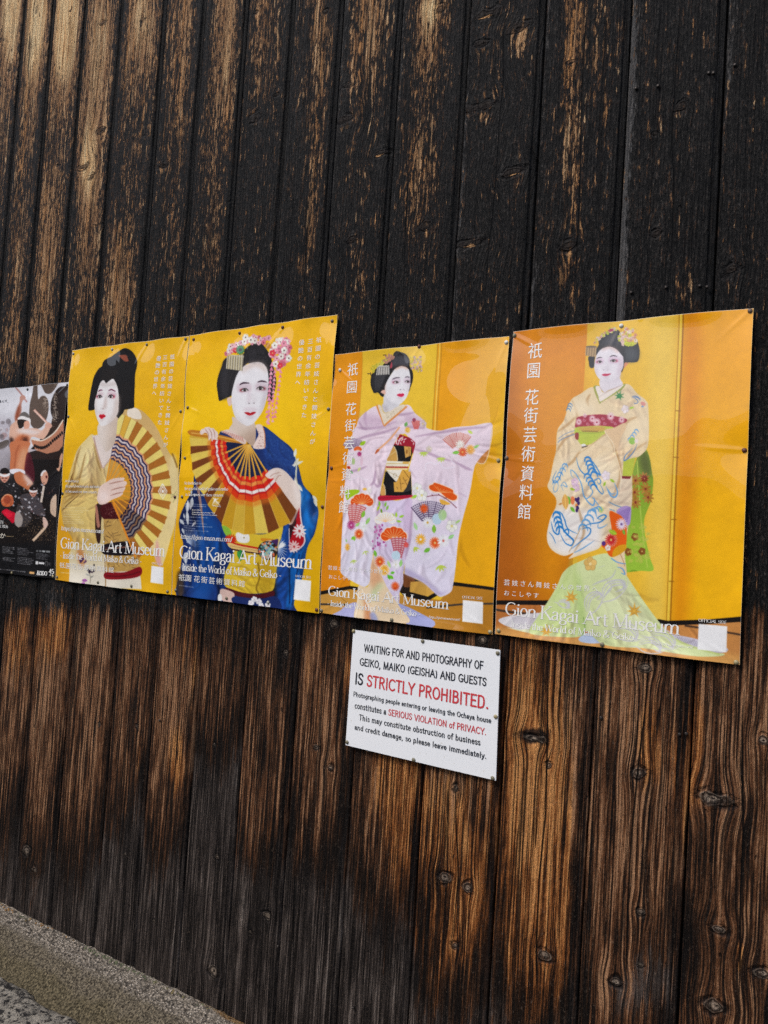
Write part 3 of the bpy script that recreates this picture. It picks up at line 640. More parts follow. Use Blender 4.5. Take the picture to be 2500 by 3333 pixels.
def paint3():
    A = Art(QUAD[3], *SIZE[3], (238, 196, 52), 3); A.v('3')
    A.poly([(0, 0), (345, 0), (338, 300), (318, 640), (280, 1300), (250, 1840), (0, 1900)], (234, 152, 14), sm=False, grad=((226, 138, 14), (150, 200), (100, 1700)))
    A.poly([(890, 0), (1500, 0), (1400, 1900), (840, 1900), (850, 720)], (240, 164, 14), sm=False, grad=((242, 188, 40), (900, 600), (1330, 700)))
    A.poly([(1130, 0), (1400, 0), (1330, 640), (1080, 640)], (238, 176, 60), sm=False, a=.55, soft=6)
    A.poly([(1130, 950), (1310, 900), (1290, 1860), (1000, 1810)], (236, 170, 16), soft=8)
    for x in (870, 886, 900): A.line([(x+14, 60), (x-8, 400), (x-22, 730)], 8, (198, 140, 30) if x != 886 else (250, 220, 110), a=.85)
    A.line([(345, 100), (318, 640), (250, 1840)], 5, (206, 150, 40), a=.7)
    # floor
    A.poly([(20, 1885), (250, 1842), (420, 1870), (900, 1930), (1000, 1806), (1300, 1852), (1290, 2230), (0, 2100)], (206, 152, 66), sm=False, grad=((184, 124, 34), (300, 1900), (1200, 2100)))
    A.poly([(30, 1868), (250, 1828), (330, 1840), (330, 1862), (250, 1852), (30, 1894)], (24, 18, 14), sm=False)
    A.poly([(600, 1760), (700, 1770), (770, 1800), (780, 1935), (640, 1900), (600, 1860)], (34, 24, 18), sm=False)
    A.poly([(640, 1740), (720, 1780), (700, 1830), (640, 1830)], (120, 70, 36)); A.poly([(690, 1800), (800, 1790), (805, 1905), (680, 1880)], (206, 158, 70), sm=False)
    A.poly([(800, 1790), (850, 1830), (845, 1895), (800, 1900)], (222, 172, 76), sm=False)
    A.poly([(680, 1870), (810, 1905), (1000, 1800), (1300, 1840), (1300, 1862), (1000, 1826), (812, 1936), (680, 1900)], (20, 16, 14), sm=False)
    for p in ([(30, 1960), (300, 1965)], [(800, 1985), (1050, 1960), (1290, 1955)]): A.line(p, 14, (66, 56, 48), sm=False)
    A.line([(150, 1880), (300, 2010)], 3, (140, 90, 30), sm=False)
    # train
    A.v('3c')
    A.poly([(-120, 2120), (60, 2030), (180, 1930), (350, 1880), (420, 2000), (360, 2240), (-120, 2180)], (178, 178, 220)); A.poly([(1100, 1920), (1250, 1950), (1480, 2060), (1760, 2220), (1700, 2330), (1280, 2300)], (168, 172, 218))
    for _ in range(60):
        x, y = A.rng.uniform(0, 330), A.rng.uniform(1930, 2130); A.line([(x, y), (x+40, y-25)], 10, (132, 134, 190), a=.5, taper=1)
        x = A.rng.uniform(1180, 1600); y = 1960+(x-1180)*.42+A.rng.uniform(-10, 110); A.line([(x, y), (x+50, y+10)], 10, (120, 126, 186), a=.5, taper=1)
    OUT = [(650, 1040), (700, 1130), (760, 1280), (860, 1500), (1000, 1740), (1130, 1960), (1300, 2240), (700, 2240), (345, 2170), (365, 1850), (400, 1580), (560, 1600), (600, 1330)]
    A.poly(OUT, (238, 214, 178)); A.within(OUT)
    A.poly([(640, 1100), (740, 1250), (830, 1480), (760, 1560), (700, 1700), (600, 1500), (610, 1350)], (226, 170, 126), a=.85, soft=5)
    A.poly([(480, 1750), (560, 1900), (640, 2100), (660, 2212), (520, 2200), (500, 1950)], (210, 140, 90), a=.9, soft=4)
    A.poly([(640, 1680), (760, 1540), (860, 1580), (760, 1650), (700, 1800), (640, 1860)], (186, 214, 164), a=.8, soft=6)
    A.within()
    for p in ([(460, 1640), (520, 1850), (620, 2040), (740, 2240)], [(400, 1600), (380, 1900), (350, 2160)], [(520, 1850), (600, 1960), (720, 2180)]): A.line(p, 18, (250, 236, 212), a=.9)
    A.poly([(600, 2080), (680, 2060), (740, 2212), (640, 2212)], (150, 160, 210), a=.8, soft=2)
    # skirt front
    A.poly([(790, 40), (1100, 60), (1370, 20), (1378, 300), (1348, 700), (1260, 1120), (1210, 1350), (1204, 1530), (1140, 1690), (1132, 1830), (1100, 1900), (1000, 1750), (880, 1540), (780, 1320), (710, 1170), (676, 1000), (700, 750), (760, 400)], (220, 208, 234))
    A.folds((720, 80, 1330, 1500), 26, 1.5, 420, 34, a=.3)
    A.poly([(1260, 60), (1372, 60), (1350, 680), (1250, 1100), (1230, 700)], (216, 190, 220), a=.8, soft=5)
    # kimono body
    A.v('3')
    KM = (236, 218, 230)
    A.poly([(440, 540), (370, 580), (318, 630), (300, 680), (275, 720), (262, 800), (240, 860), (226, 1000), (214, 1100), (205, 1250), (198, 1400), (190, 1550), (184, 1690), (192, 1742), (260, 1790), (330, 1826), (368, 1832), (394, 1795), (402, 1700), (430, 1560),
            (450, 1400), (468, 1260), (480, 1150), (520, 950), (600, 760), (640, 740), (720, 720), (800, 700), (780, 640), (720, 590), (670, 530), (560, 560), (500, 600)], KM, grad=((228, 224, 240), (350, 900), (290, 1700)))
    A.poly([(620, 690), (700, 640), (812, 700), (900, 716), (1000, 692), (1130, 680), (1230, 660), (1272, 670), (1270, 760), (1245, 850), (1165, 940), (1140, 1000), (1112, 1160), (1062, 1350), (1030, 1500), (1012, 1680), (992, 1820), (975, 1870), (920, 1902), (880, 1896), (780, 1805),
            (655, 1745), (650, 1730), (656, 1640), (682, 1500), (706, 1300), (706, 1180), (697, 1022), (680, 1000), (716, 850), (690, 780)], KM, grad=((228, 222, 240), (900, 800), (840, 1750))); A.folds((240, 620, 620, 1000), 22, -.25, 190, 18, a=.40); A.folds((210, 1000, 420, 1700), 22, 1.62, 260, 18, a=.35); A.folds((700, 700, 1240, 900), 16, -.1, 230, 16, a=.30); A.folds((680, 950, 1080, 1700), 22, 1.75, 260, 20, a=.3); A.folds((420, 900, 520, 1200), 8, 1.5, 150, 16, a=.6)
    A.poly([(1165, 940), (1245, 850), (1215, 945)], (206, 132, 60)); A.line([(1272, 690), (1250, 850), (1215, 945), (1165, 945)], 6, (240, 214, 180))
    # mauve shading of the folds
    for p in ([(300, 690), (360, 700), (470, 690), (590, 650)], [(315, 640), (340, 690), (380, 708)], [(560, 600), (640, 600), (720, 585)], [(260, 800), (360, 760), (520, 720), (600, 690)], [(370, 580), (360, 620), (375, 690)],
              [(720, 760), (900, 730), (1100, 700), (1230, 690)], [(650, 690), (700, 690), (800, 700)], [(715, 850), (800, 870), (900, 910), (1010, 940)], [(430, 1090), (470, 1110), (520, 960)], [(440, 1000), (432, 1080), (400, 1110)],
              [(1010, 940), (1080, 980), (1130, 1000)], [(1030, 1160), (1090, 1190)], [(655, 1640), (690, 1480), (708, 1260)], [(480, 1150), (455, 1350), (420, 1600)], [(225, 1010), (300, 1000), (380, 970)]):
        A.line(p, 20, (166, 132, 162), a=.6, taper=1, soft=1)
    A.poly([(350, 600), (500, 620), (600, 640), (520, 690), (380, 690), (320, 660)], (206, 178, 200), a=.8, soft=8); A.poly([(640, 600), (720, 610), (790, 660), (700, 690)], (204, 174, 196), a=.8, soft=6)
    A.poly([(655, 1700), (780, 1770), (900, 1870), (960, 1860), (890, 1896), (780, 1806), (652, 1745)], (172, 160, 200), a=.7, soft=3)
    A.line([(612, 690), (540, 780), (450, 860)], 13, (236, 176, 132)); A.poly([(436, 885), (448, 852), (470, 855)], (196, 96, 50))
    # obi
    A.v('3a')
    A.poly([(1150, 306), (1330, 370), (1424, 450), (1424, 520), (1385, 660), (1340, 540), (1035, 500), (1090, 420)], (160, 20, 44), sm=False)
    for _ in range(36):
        x, y = A.rng.uniform(1070, 1400), A.rng.uniform(350, 560); A.leaf(x, y, 56, 18, A.rng.uniform(0, 6.28), (240, 214, 214)) if (x > 1340 or (x < 1240 and y < 500)) else None
    A.poly([(1040, 498), (1350, 530), (1376, 640), (1335, 800), (1100, 800), (925, 782), (960, 680)], (14, 11, 12), sm=False)
    A.poly([(1038, 520), (1090, 620), (1110, 785), (926, 780), (960, 680)], (206, 158, 78)); A.poly([(1222, 520), (1350, 532), (1352, 690), (1250, 732)], (214, 164, 84), sm=False)
    A.line([(1038, 520), (1092, 620), (1112, 785)], 10, (240, 226, 190)); A.line([(950, 700), (1080, 610)], 6, (240, 226, 180)); A.line([(1310, 540), (1325, 710)], 6, (70, 50, 20)); A.ell(1275, 620, 16, 40, (150, 100, 40))
    A.poly([(915, 783), (1335, 798), (1312, 884), (905, 884)], (236, 228, 206), sm=False); A.poly([(1205, 800), (1320, 800), (1310, 840), (1205, 838)], (226, 178, 84), sm=False)
    A.line([(910, 832), (1320, 836)], 8, (196, 160, 60), sm=False); A.poly([(904, 882), (1302, 890), (1300, 914), (904, 908)], (166, 22, 44), sm=False)
    A.poly([(902, 908), (1298, 914), (1290, 948), (900, 944)], (236, 208, 150), sm=False)
    A.poly([(895, 975), (1352, 985), (1376, 1415), (800, 1405), (868, 1160)], (12, 10, 12), sm=False)
    A.poly([(905, 945), (1200, 945), (1165, 1080), (1092, 1160), (985, 1050)], (236, 230, 214), sm=False); A.line([(1040, 1020), (1070, 1010), (1100, 1040), (1080, 1080), (1045, 1070), (1040, 1020)], 6, (150, 130, 90))
    A.line([(905, 960), (1160, 1080)], 5, (120, 90, 50))
    A.poly([(1195, 945), (1355, 985), (1340, 1090), (1280, 1260), (1220, 1342), (1060, 1342), (1048, 1165), (1100, 1162)], (220, 166, 68), sm=False)
    for p in ([(1220, 950), (1330, 1100)], [(1155, 1080), (1185, 1310)], [(1215, 1080), (1290, 1220)], [(1100, 1250), (1130, 1290)], [(1180, 1200), (1240, 1180)], [(1250, 1140), (1290, 1120)]): A.line(p, 8, (96, 60, 20))
    A.poly([(860, 1190), (890, 1260), (905, 1395), (808, 1390), (840, 1270)], (214, 164, 88)); A.line([(860, 1190), (892, 1260), (906, 1395)], 9, (240, 226, 190))
    A.poly([(798, 1410), (1100, 1408), (1372, 1398), (1340, 1442), (1100, 1482), (798, 1498)], (190, 24, 56)); A.line([(800, 1450), (1100, 1440), (1340, 1420)], 9, (120, 8, 32))
    # flowers of the cloth
    OR, YE, WH, GR = (226, 84, 24), (238, 176, 50), (238, 238, 240), (130, 186, 60)
    def pine(x, y, r, col, up=-1, nn=5, sw=1.2):
        for k in range(nn):
            t = np.radians(200 + k*140/(nn-1)) if up < 0 else np.radians(20+k*140/(nn-1))
            A.ell(x+r*sw*.72*np.cos(t), y+r*.72*np.sin(t), r*.5, r*.5, (250, 236, 214))
        for k in range(nn):
            t = np.radians(200 + k*140/(nn-1)) if up < 0 else np.radians(20+k*140/(nn-1))
            A.ell(x+r*sw*.72*np.cos(t), y+r*.72*np.sin(t), r*.43, r*.43, col)
        A.poly([(x-r*.95*sw, y+up*r*.2), (x, y+up*r*.75), (x+r*.95*sw, y+up*r*.2), (x+r*.5*sw, y), (x-r*.5*sw, y)], col)
        for k in range(9):
            t = np.radians((200 if up < 0 else 20)+k*140/8); A.line([(x, y), (x+r*sw*.98*np.cos(t), y+r*.98*np.sin(t))], r*.045, (250, 190, 120))
    def fanpat(x, y, r, a0, a1, col, bg=(240, 224, 224)):
        T = np.radians(np.linspace(a0, a1, 5))
        for k in range(4): A.poly([(x+r*.35*np.cos(T[k]), y+r*.35*np.sin(T[k])), (x+r*.97*np.cos(T[k]), y+r*.97*np.sin(T[k])), (x+r*1.04*np.cos((T[k]+T[k+1])/2), y+r*1.04*np.sin((T[k]+T[k+1])/2)), (x+r*.97*np.cos(T[k+1]), y+r*.97*np.sin(T[k+1])), (x+r*.35*np.cos(T[k+1]), y+r*.35*np.sin(T[k+1]))], bg, sm=False)
        for t in np.radians(np.linspace(a0, a1, 17)):
            for q in np.linspace(.38, .95, 9): A.line([(x+r*q*np.cos(t), y+r*q*np.sin(t)), (x+r*(q+.045)*np.cos(t), y+r*(q+.045)*np.sin(t))], r*.05, col, sm=False, a=.9)
        for t in T: A.line([(x+r*.35*np.cos(t), y+r*.35*np.sin(t)), (x+r*1.0*np.cos(t), y+r*1.0*np.sin(t))], r*.03, col, sm=False)
    A.v('3a')
    fanpat(330, 640, 260, 215, 300, (110, 90, 120), (214, 200, 216)); pine(390, 590, 60, OR); A.leaf(430, 500, 120, 70, -.6, (150, 190, 30))
    A.flower(420, 660, 45, 8, (176, 40, 110)); A.ell(460, 780, 26, 90, (232, 190, 206), a=.6); A.ell(310, 790, 30, 60, (170, 206, 120), a=.8)
    A.bloom(220, 910, 40, (220, 80, 40), (60, 20, 20)); A.leaf(440, 900, 90, 40, 2.2, (200, 214, 130)); A.leaf(250, 960, 70, 30, .8, (90, 170, 80))
    A.line([(250, 1110), (310, 1110), (370, 1070), (420, 1065), (470, 1100), (540, 1120), (600, 1130)], 9, (238, 234, 244))
    A.flower(1285, 230, 55, 12, (240, 190, 70)); A.leaf(1240, 170, 90, 60, -1.2, (110, 170, 90)); fanpat(1440, 300, 240, 250, 290, (206, 90, 90), (236, 190, 180))
    A.bloom(1400, 50, 34, (150, 50, 80), (220, 160, 160)); A.bloom(1560, 120, 70, (214, 194, 196), (226, 200, 120))
    A.poly([(160, 1330), (230, 1300), (400, 1300), (410, 1350), (270, 1430), (190, 1480)], (164, 200, 30)); pine(470, 1560, 170, OR)
    A.flower(600, 1310, 55, 10, (236, 232, 226)); A.ell(520, 1290, 40, 26, (240, 190, 90))
    A.v('3c')
    fanpat(300, 640, 520, 258, 298, (206, 110, 110)); A.flower(272, 495, 82, 18, (180, 56, 120), (220, 160, 200)); A.flower(505, 520, 90, 16, WH, (220, 225, 210)); A.leaf(470, 360, 130, 70, -1.2, GR); A.leaf(540, 480, 140, 60, -1.0, (150, 200, 110)); A.leaf(350, 520, 110, 50, -.7, (160, 206, 120))
    A.flower(412, 655, 86, 18, OR, (250, 180, 90), edge=(248, 234, 224)); A.leaf(330, 700, 80, 50, 2.4, (120, 190, 50)); A.leaf(330, 690, 90, 50, 1.6, (140, 196, 60)); A.flower(200, 890, 54, 12, YE, (230, 150, 40), asp=1.5); A.leaf(190, 800, 60, 30, -1.9, (150, 200, 130))
    for (x, y, t) in ((300, 1120, .3), (300, 1120, .9), (300, 1120, 1.5), (300, 1120, 2.3), (520, 960, 1.2), (520, 960, 2.2), (520, 960, .3)): A.leaf(x, y, 80, 18, t, (184, 206, 90))
    A.line([(240, 1000), (330, 980), (340, 900), (300, 830)], 8, (236, 236, 246))
    for (x, y, t, c) in ((800, 160, -1.7, GR), (820, 200, 1.4, (110, 150, 50)), (790, 150, 2.0, (170, 200, 40)), (890, 170, -1.3, GR), (920, 230, -1.2, GR), (1060, 380, -1.9, (160, 200, 50)), (1100, 360, -1.6, (160, 204, 50)), (1150, 360, -.4, (150, 200, 50)), (1100, 420, .2, (150, 200, 60))): A.leaf(x, y, 95, 40, t, c)
    pine(900, 440, 150, (232, 232, 230)); 
    for _ in range(46): A.ell(A.rng.normal(790, 50), A.rng.uniform(490, 920), 17, 22, np.array([(170, 60, 140), (196, 110, 170), (214, 160, 200)][A.rng.integers(3)]), a=.9)
    pine(1050, 740, 190, OR); fanpat(1120, 1280, 560, 258, 286, (190, 96, 110)); A.ell(1085, 1040, 80, 85, (196, 222, 236)); A.flower(1080, 1200, 90, 16, WH, (226, 224, 200)); A.leaf(1160, 1240, 130, 60, -1.4, (150, 204, 120)); A.leaf(930, 1130, 140, 50, 1.2, (176, 214, 130))
    A.flower(790, 1150, 96, 18, OR, (250, 190, 90), edge=(248, 234, 224)); A.flower(870, 1300, 92, 18, YE, (250, 220, 120), edge=(250, 240, 224)); A.leaf(720, 1060, 120, 60, -1.8, (120, 186, 60)); A.leaf(950, 1400, 100, 60, .6, (110, 190, 40)); A.leaf(930, 1380, 100, 50, 1.2, (90, 180, 50)); A.leaf(980, 1360, 80, 50, -.3, (100, 186, 50))
    A.flower(1060, 1590, 80, 16, OR, (236, 120, 60)); A.flower(1270, 850, 50, 10, (228, 80, 70)); A.line([(900, 1600), (950, 1560), (960, 1500), (930, 1450)], 9, (236, 236, 246)); A.line([(930, 1700), (990, 1660), (1060, 1690), (1090, 1750)], 9, (236, 236, 246))
    A.v('3')
    fanpat(830, 1430, 210, 232, 300, (96, 80, 110), (226, 218, 232)); A.ell(880, 1350, 34, 40, (190, 216, 232)); A.flower(815, 1375, 40, 14, WH, (214, 170, 70)); A.flower(790, 1275, 32, 12, OR); A.leaf(930, 1290, 60, 30, 1.6, (180, 214, 140)); A.ell(920, 1320, 30, 40, (176, 212, 150), a=.8)
    A.flower(865, 1520, 40, 18, OR, (240, 190, 120), edge=(246, 236, 230)); A.flower(765, 1495, 38, 14, YE, WH); A.flower(925, 1505, 44, 14, WH, (214, 120, 110)); A.leaf(860, 1450, 60, 30, -1.6, GR); A.leaf(830, 1560, 50, 30, 2.6, (110, 180, 60)); A.leaf(960, 1490, 50, 24, -.6, (150, 206, 130)); A.leaf(740, 1430, 60, 24, -1.9, (170, 214, 150))
    A.bloom(985, 1400, 46, (240, 240, 232), (226, 214, 130)); A.bloom(742, 1130, 40, (240, 240, 236), (230, 220, 150)); A.bloom(775, 1180, 44, (242, 242, 236), (230, 220, 150)); A.leaf(740, 1180, 40, 24, 2.6, (160, 206, 70)); A.leaf(1010, 1380, 46, 16, -.6, (170, 210, 120))
    A.poly([(822, 1110), (850, 1095), (862, 1085), (925, 1105), (994, 1135), (1000, 1160), (1028, 1180), (1022, 1215), (985, 1222), (940, 1200), (900, 1165), (860, 1160), (826, 1140)], (250, 226, 200)); A.poly([(828, 1112), (852, 1102), (866, 1090), (925, 1110), (990, 1140), (996, 1165), (1020, 1184), (1016, 1208), (985, 1214), (942, 1192), (902, 1158), (862, 1152), (832, 1136)], (228, 88, 18))
    for k in range(7): A.line([(905, 1158), (860+24*k, 1108+k*9)], 3, (250, 170, 100))
    for p in ([(810, 1190), (850, 1182), (900, 1180), (960, 1215), (1020, 1270)], [(850, 1182), (845, 1172)], [(900, 1180), (890, 1168)], [(930, 1200), (950, 1196)]): A.line(p, 5, (120, 50, 60))
    A.poly([(900, 1210), (930, 1215), (975, 1240), (940, 1248), (910, 1240)], (236, 180, 70))
    fanpat(1035, 880, 150, 222, 305, (200, 110, 100), (236, 206, 200)); A.flower(1045, 818, 34, 12, (238, 236, 226)); A.flower(1062, 870, 34, 14, OR, (250, 180, 90)); A.flower(1118, 852, 34, 14, (238, 170, 60)); A.leaf(1040, 870, 50, 24, 3.0, (120, 190, 60)); A.leaf(1140, 840, 44, 20, -.5, (150, 206, 110)); A.leaf(1100, 715, 40, 20, .6, (190, 214, 80))
    for (x, y) in ((785, 870), (910, 910)):
        for t in (.3, .9, 1.5, 2.2, 2.8): A.leaf(x, y, 36, 11, t, (184, 208, 90))
    A.bloom(825, 850, 24, (226, 214, 200), (220, 200, 150))
    for p in ([(805, 1000), (800, 960), (840, 945), (870, 960), (900, 940), (930, 985), (1010, 975)], [(1010, 960), (980, 920), (1010, 890), (1050, 900), (1130, 910)], [(660, 1620), (700, 1640), (720, 1590), (770, 1610), (790, 1650), (850, 1600), (880, 1590)], [(870, 1600), (910, 1570), (960, 1610), (1010, 1620)], [(255, 1690), (300, 1660), (350, 1610)]):
        A.line(p, 5, (236, 232, 244), a=.9)
    for t in (.4, 1.0, 1.6, 2.3): A.leaf(900, 1680, 50, 14, t, (188, 206, 80))
    for t in (.4, 1.0, 1.6): A.leaf(720, 1550, 40, 12, t, (188, 206, 80))
    # neck, collar, head
    A.v('3f')
    A.poly([(440, 1130), (470, 1115), (600, 1260), (900, 1105), (970, 1122), (1000, 1140), (940, 1200), (660, 1440), (585, 1490), (520, 1340)], (226, 150, 84))
    A.poly([(472, 1118), (530, 1128), (605, 1256), (880, 1106), (960, 1120), (930, 1165), (620, 1430), (590, 1465), (540, 1330)], (234, 220, 196))
    for _ in range(24): x = A.rng.uniform(560, 900); y = 1390-(x-560)*.62+A.rng.uniform(-50, 30); A.ell(x, y, 9, 4, (176, 160, 130), rot=A.rng.uniform(0, 3))
    A.poly([(600, 760), (600, 880), (572, 960), (566, 1080), (545, 1120), (600, 1246), (760, 1170), (870, 1095), (900, 900), (760, 700)], (222, 220, 224))
    A.poly([(566, 1080), (545, 1120), (600, 1246), (660, 1210), (620, 1130)], (190, 180, 184), a=.7, soft=4)
    hl = [(800, 142), (880, 158), (960, 190), (1010, 260), (1032, 330), (1034, 410), (1082, 500), (1096, 600), (1082, 700), (1050, 790), (1020, 862), (980, 700), (760, 500), (640, 700), (590, 850), (572, 955), (520, 942), (470, 885), (400, 892), (368, 840), (338, 760), (332, 660), (350, 560), (400, 490), (450, 440), (600, 350), (720, 280), (748, 190)]
    A.poly(hl, (26, 25, 28))
    A.poly([(745, 230), (850, 215), (1000, 270), (1025, 400), (940, 400), (760, 420), (700, 460), (700, 340)], (66, 66, 72), soft=3); A.poly([(420, 560), (600, 560), (520, 760), (460, 880), (420, 800)], (52, 52, 56), soft=4)
    A.poly([(820, 430), (900, 408), (1000, 450), (1036, 540), (1048, 680), (1042, 760), (1020, 870), (985, 965), (930, 1040), (870, 1088), (780, 1090), (680, 1040), (610, 940), (592, 840), (600, 760), (640, 660), (700, 560), (760, 470)], (236, 234, 237))
    A.line([(770, 470), (850, 428), (920, 420), (1000, 462)], 30, (214, 150, 110), a=.6, soft=2)
    A.poly([(520, 872), (560, 838), (598, 850), (604, 910), (560, 905)], (232, 186, 168)); A.line([(606, 720), (596, 800), (604, 920)], 20, (226, 180, 160), a=.6, soft=2)
    A.poly([(710, 640), (870, 640), (850, 730), (720, 730)], (118, 108, 114), mul=True, soft=2, a=.8); A.poly([(930, 630), (1035, 630), (1030, 720), (940, 720)], (118, 108, 114), mul=True, soft=2, a=.8); A.poly([(1000, 620), (1046, 660), (1020, 870), (960, 1000), (980, 860)], (114, 110, 112), mul=True, soft=3, a=.7); A.poly([(820, 955), (930, 955), (900, 1000), (840, 1000)], (114, 108, 110), mul=True, soft=2, a=.7); A.hair(([(680, 470), (600, 600), (500, 850)], [(420, 480), (350, 640), (400, 860)]), 40, (78, 76, 82)); A.hair(([(760, 430), (760, 320), (800, 180)], [(1010, 420), (1010, 300), (920, 190)]), 40, (96, 96, 104))
    A.poly([(620, 950), (760, 1090), (900, 1070), (860, 1100), (760, 1140), (640, 1080)], (204, 202, 208), a=.7, soft=5)
    A.poly([(930, 720), (960, 820), (930, 850), (870, 842), (910, 800)], (220, 216, 222), a=.9, soft=3); A.ell(872, 832, 14, 6, (110, 96, 104)); A.ell(932, 832, 8, 5, (130, 116, 124))
    A.line([(722, 650), (780, 620), (864, 616)], 22, (90, 76, 92), taper=1); A.line([(946, 612), (990, 600), (1036, 612)], 20, (90, 76, 92), taper=1)
    eye(A, 792, 700, 46, 22, (170, 60, 90), .35, -1); eye(A, 988, 690, 40, 22, (120, 90, 110), .35, 1)
    A.poly([(806, 926), (860, 900), (884, 906), (906, 896), (942, 916), (922, 952), (880, 962), (838, 950)], (216, 40, 84)); A.line([(812, 926), (880, 928), (938, 918)], 6, (150, 16, 50))
    for _ in range(60):
        t = A.rng.uniform(); A.bloom(350+380*t+A.rng.normal(0, 22), 470-250*t+A.rng.normal(0, 26), 22, [(222, 206, 60), (226, 214, 90), (206, 150, 130)][min(2, int(t*3.2))], (70, 60, 50))
    for _ in range(52): A.bloom(A.rng.uniform(1040, 1245), A.rng.uniform(235, 500), 22, [(222, 206, 70), (226, 190, 176), (214, 170, 160)][A.rng.integers(3)], (80, 60, 60))
    for _ in range(40): x, y = A.rng.uniform(1050, 1245), A.rng.uniform(220, 520); A.line([(x, y), (x+A.rng.uniform(-12, 12), y+A.rng.uniform(-12, 12))], 6, (60, 50, 50))
    for p in ([(270, 540), (340, 550)], [(340, 580), (330, 520)], [(560, 215), (620, 210)]): A.line(p, 12, (40, 30, 34))
    A.poly([(448, 430), (520, 400), (668, 402), (670, 545), (560, 560), (430, 572)], (150, 146, 140), sm=False)
    for k in range(16): A.line([(455+k*14, 430), (440+k*15, 565)], 7, [(236, 234, 228), (92, 88, 84), (206, 202, 196)][k % 3], sm=False)
    A.line([(470, 408), (668, 404)], 14, (226, 224, 216)); A.poly([(680, 420), (712, 330), (720, 420), (690, 450)], (176, 70, 84))
    A.v('px'); A.poly([(1509.5, 1952), (1575, 1958.8), (1572.5, 2029.8), (1507.4, 2021.7)], (244, 244, 244), sm=False)
    return A.finish()

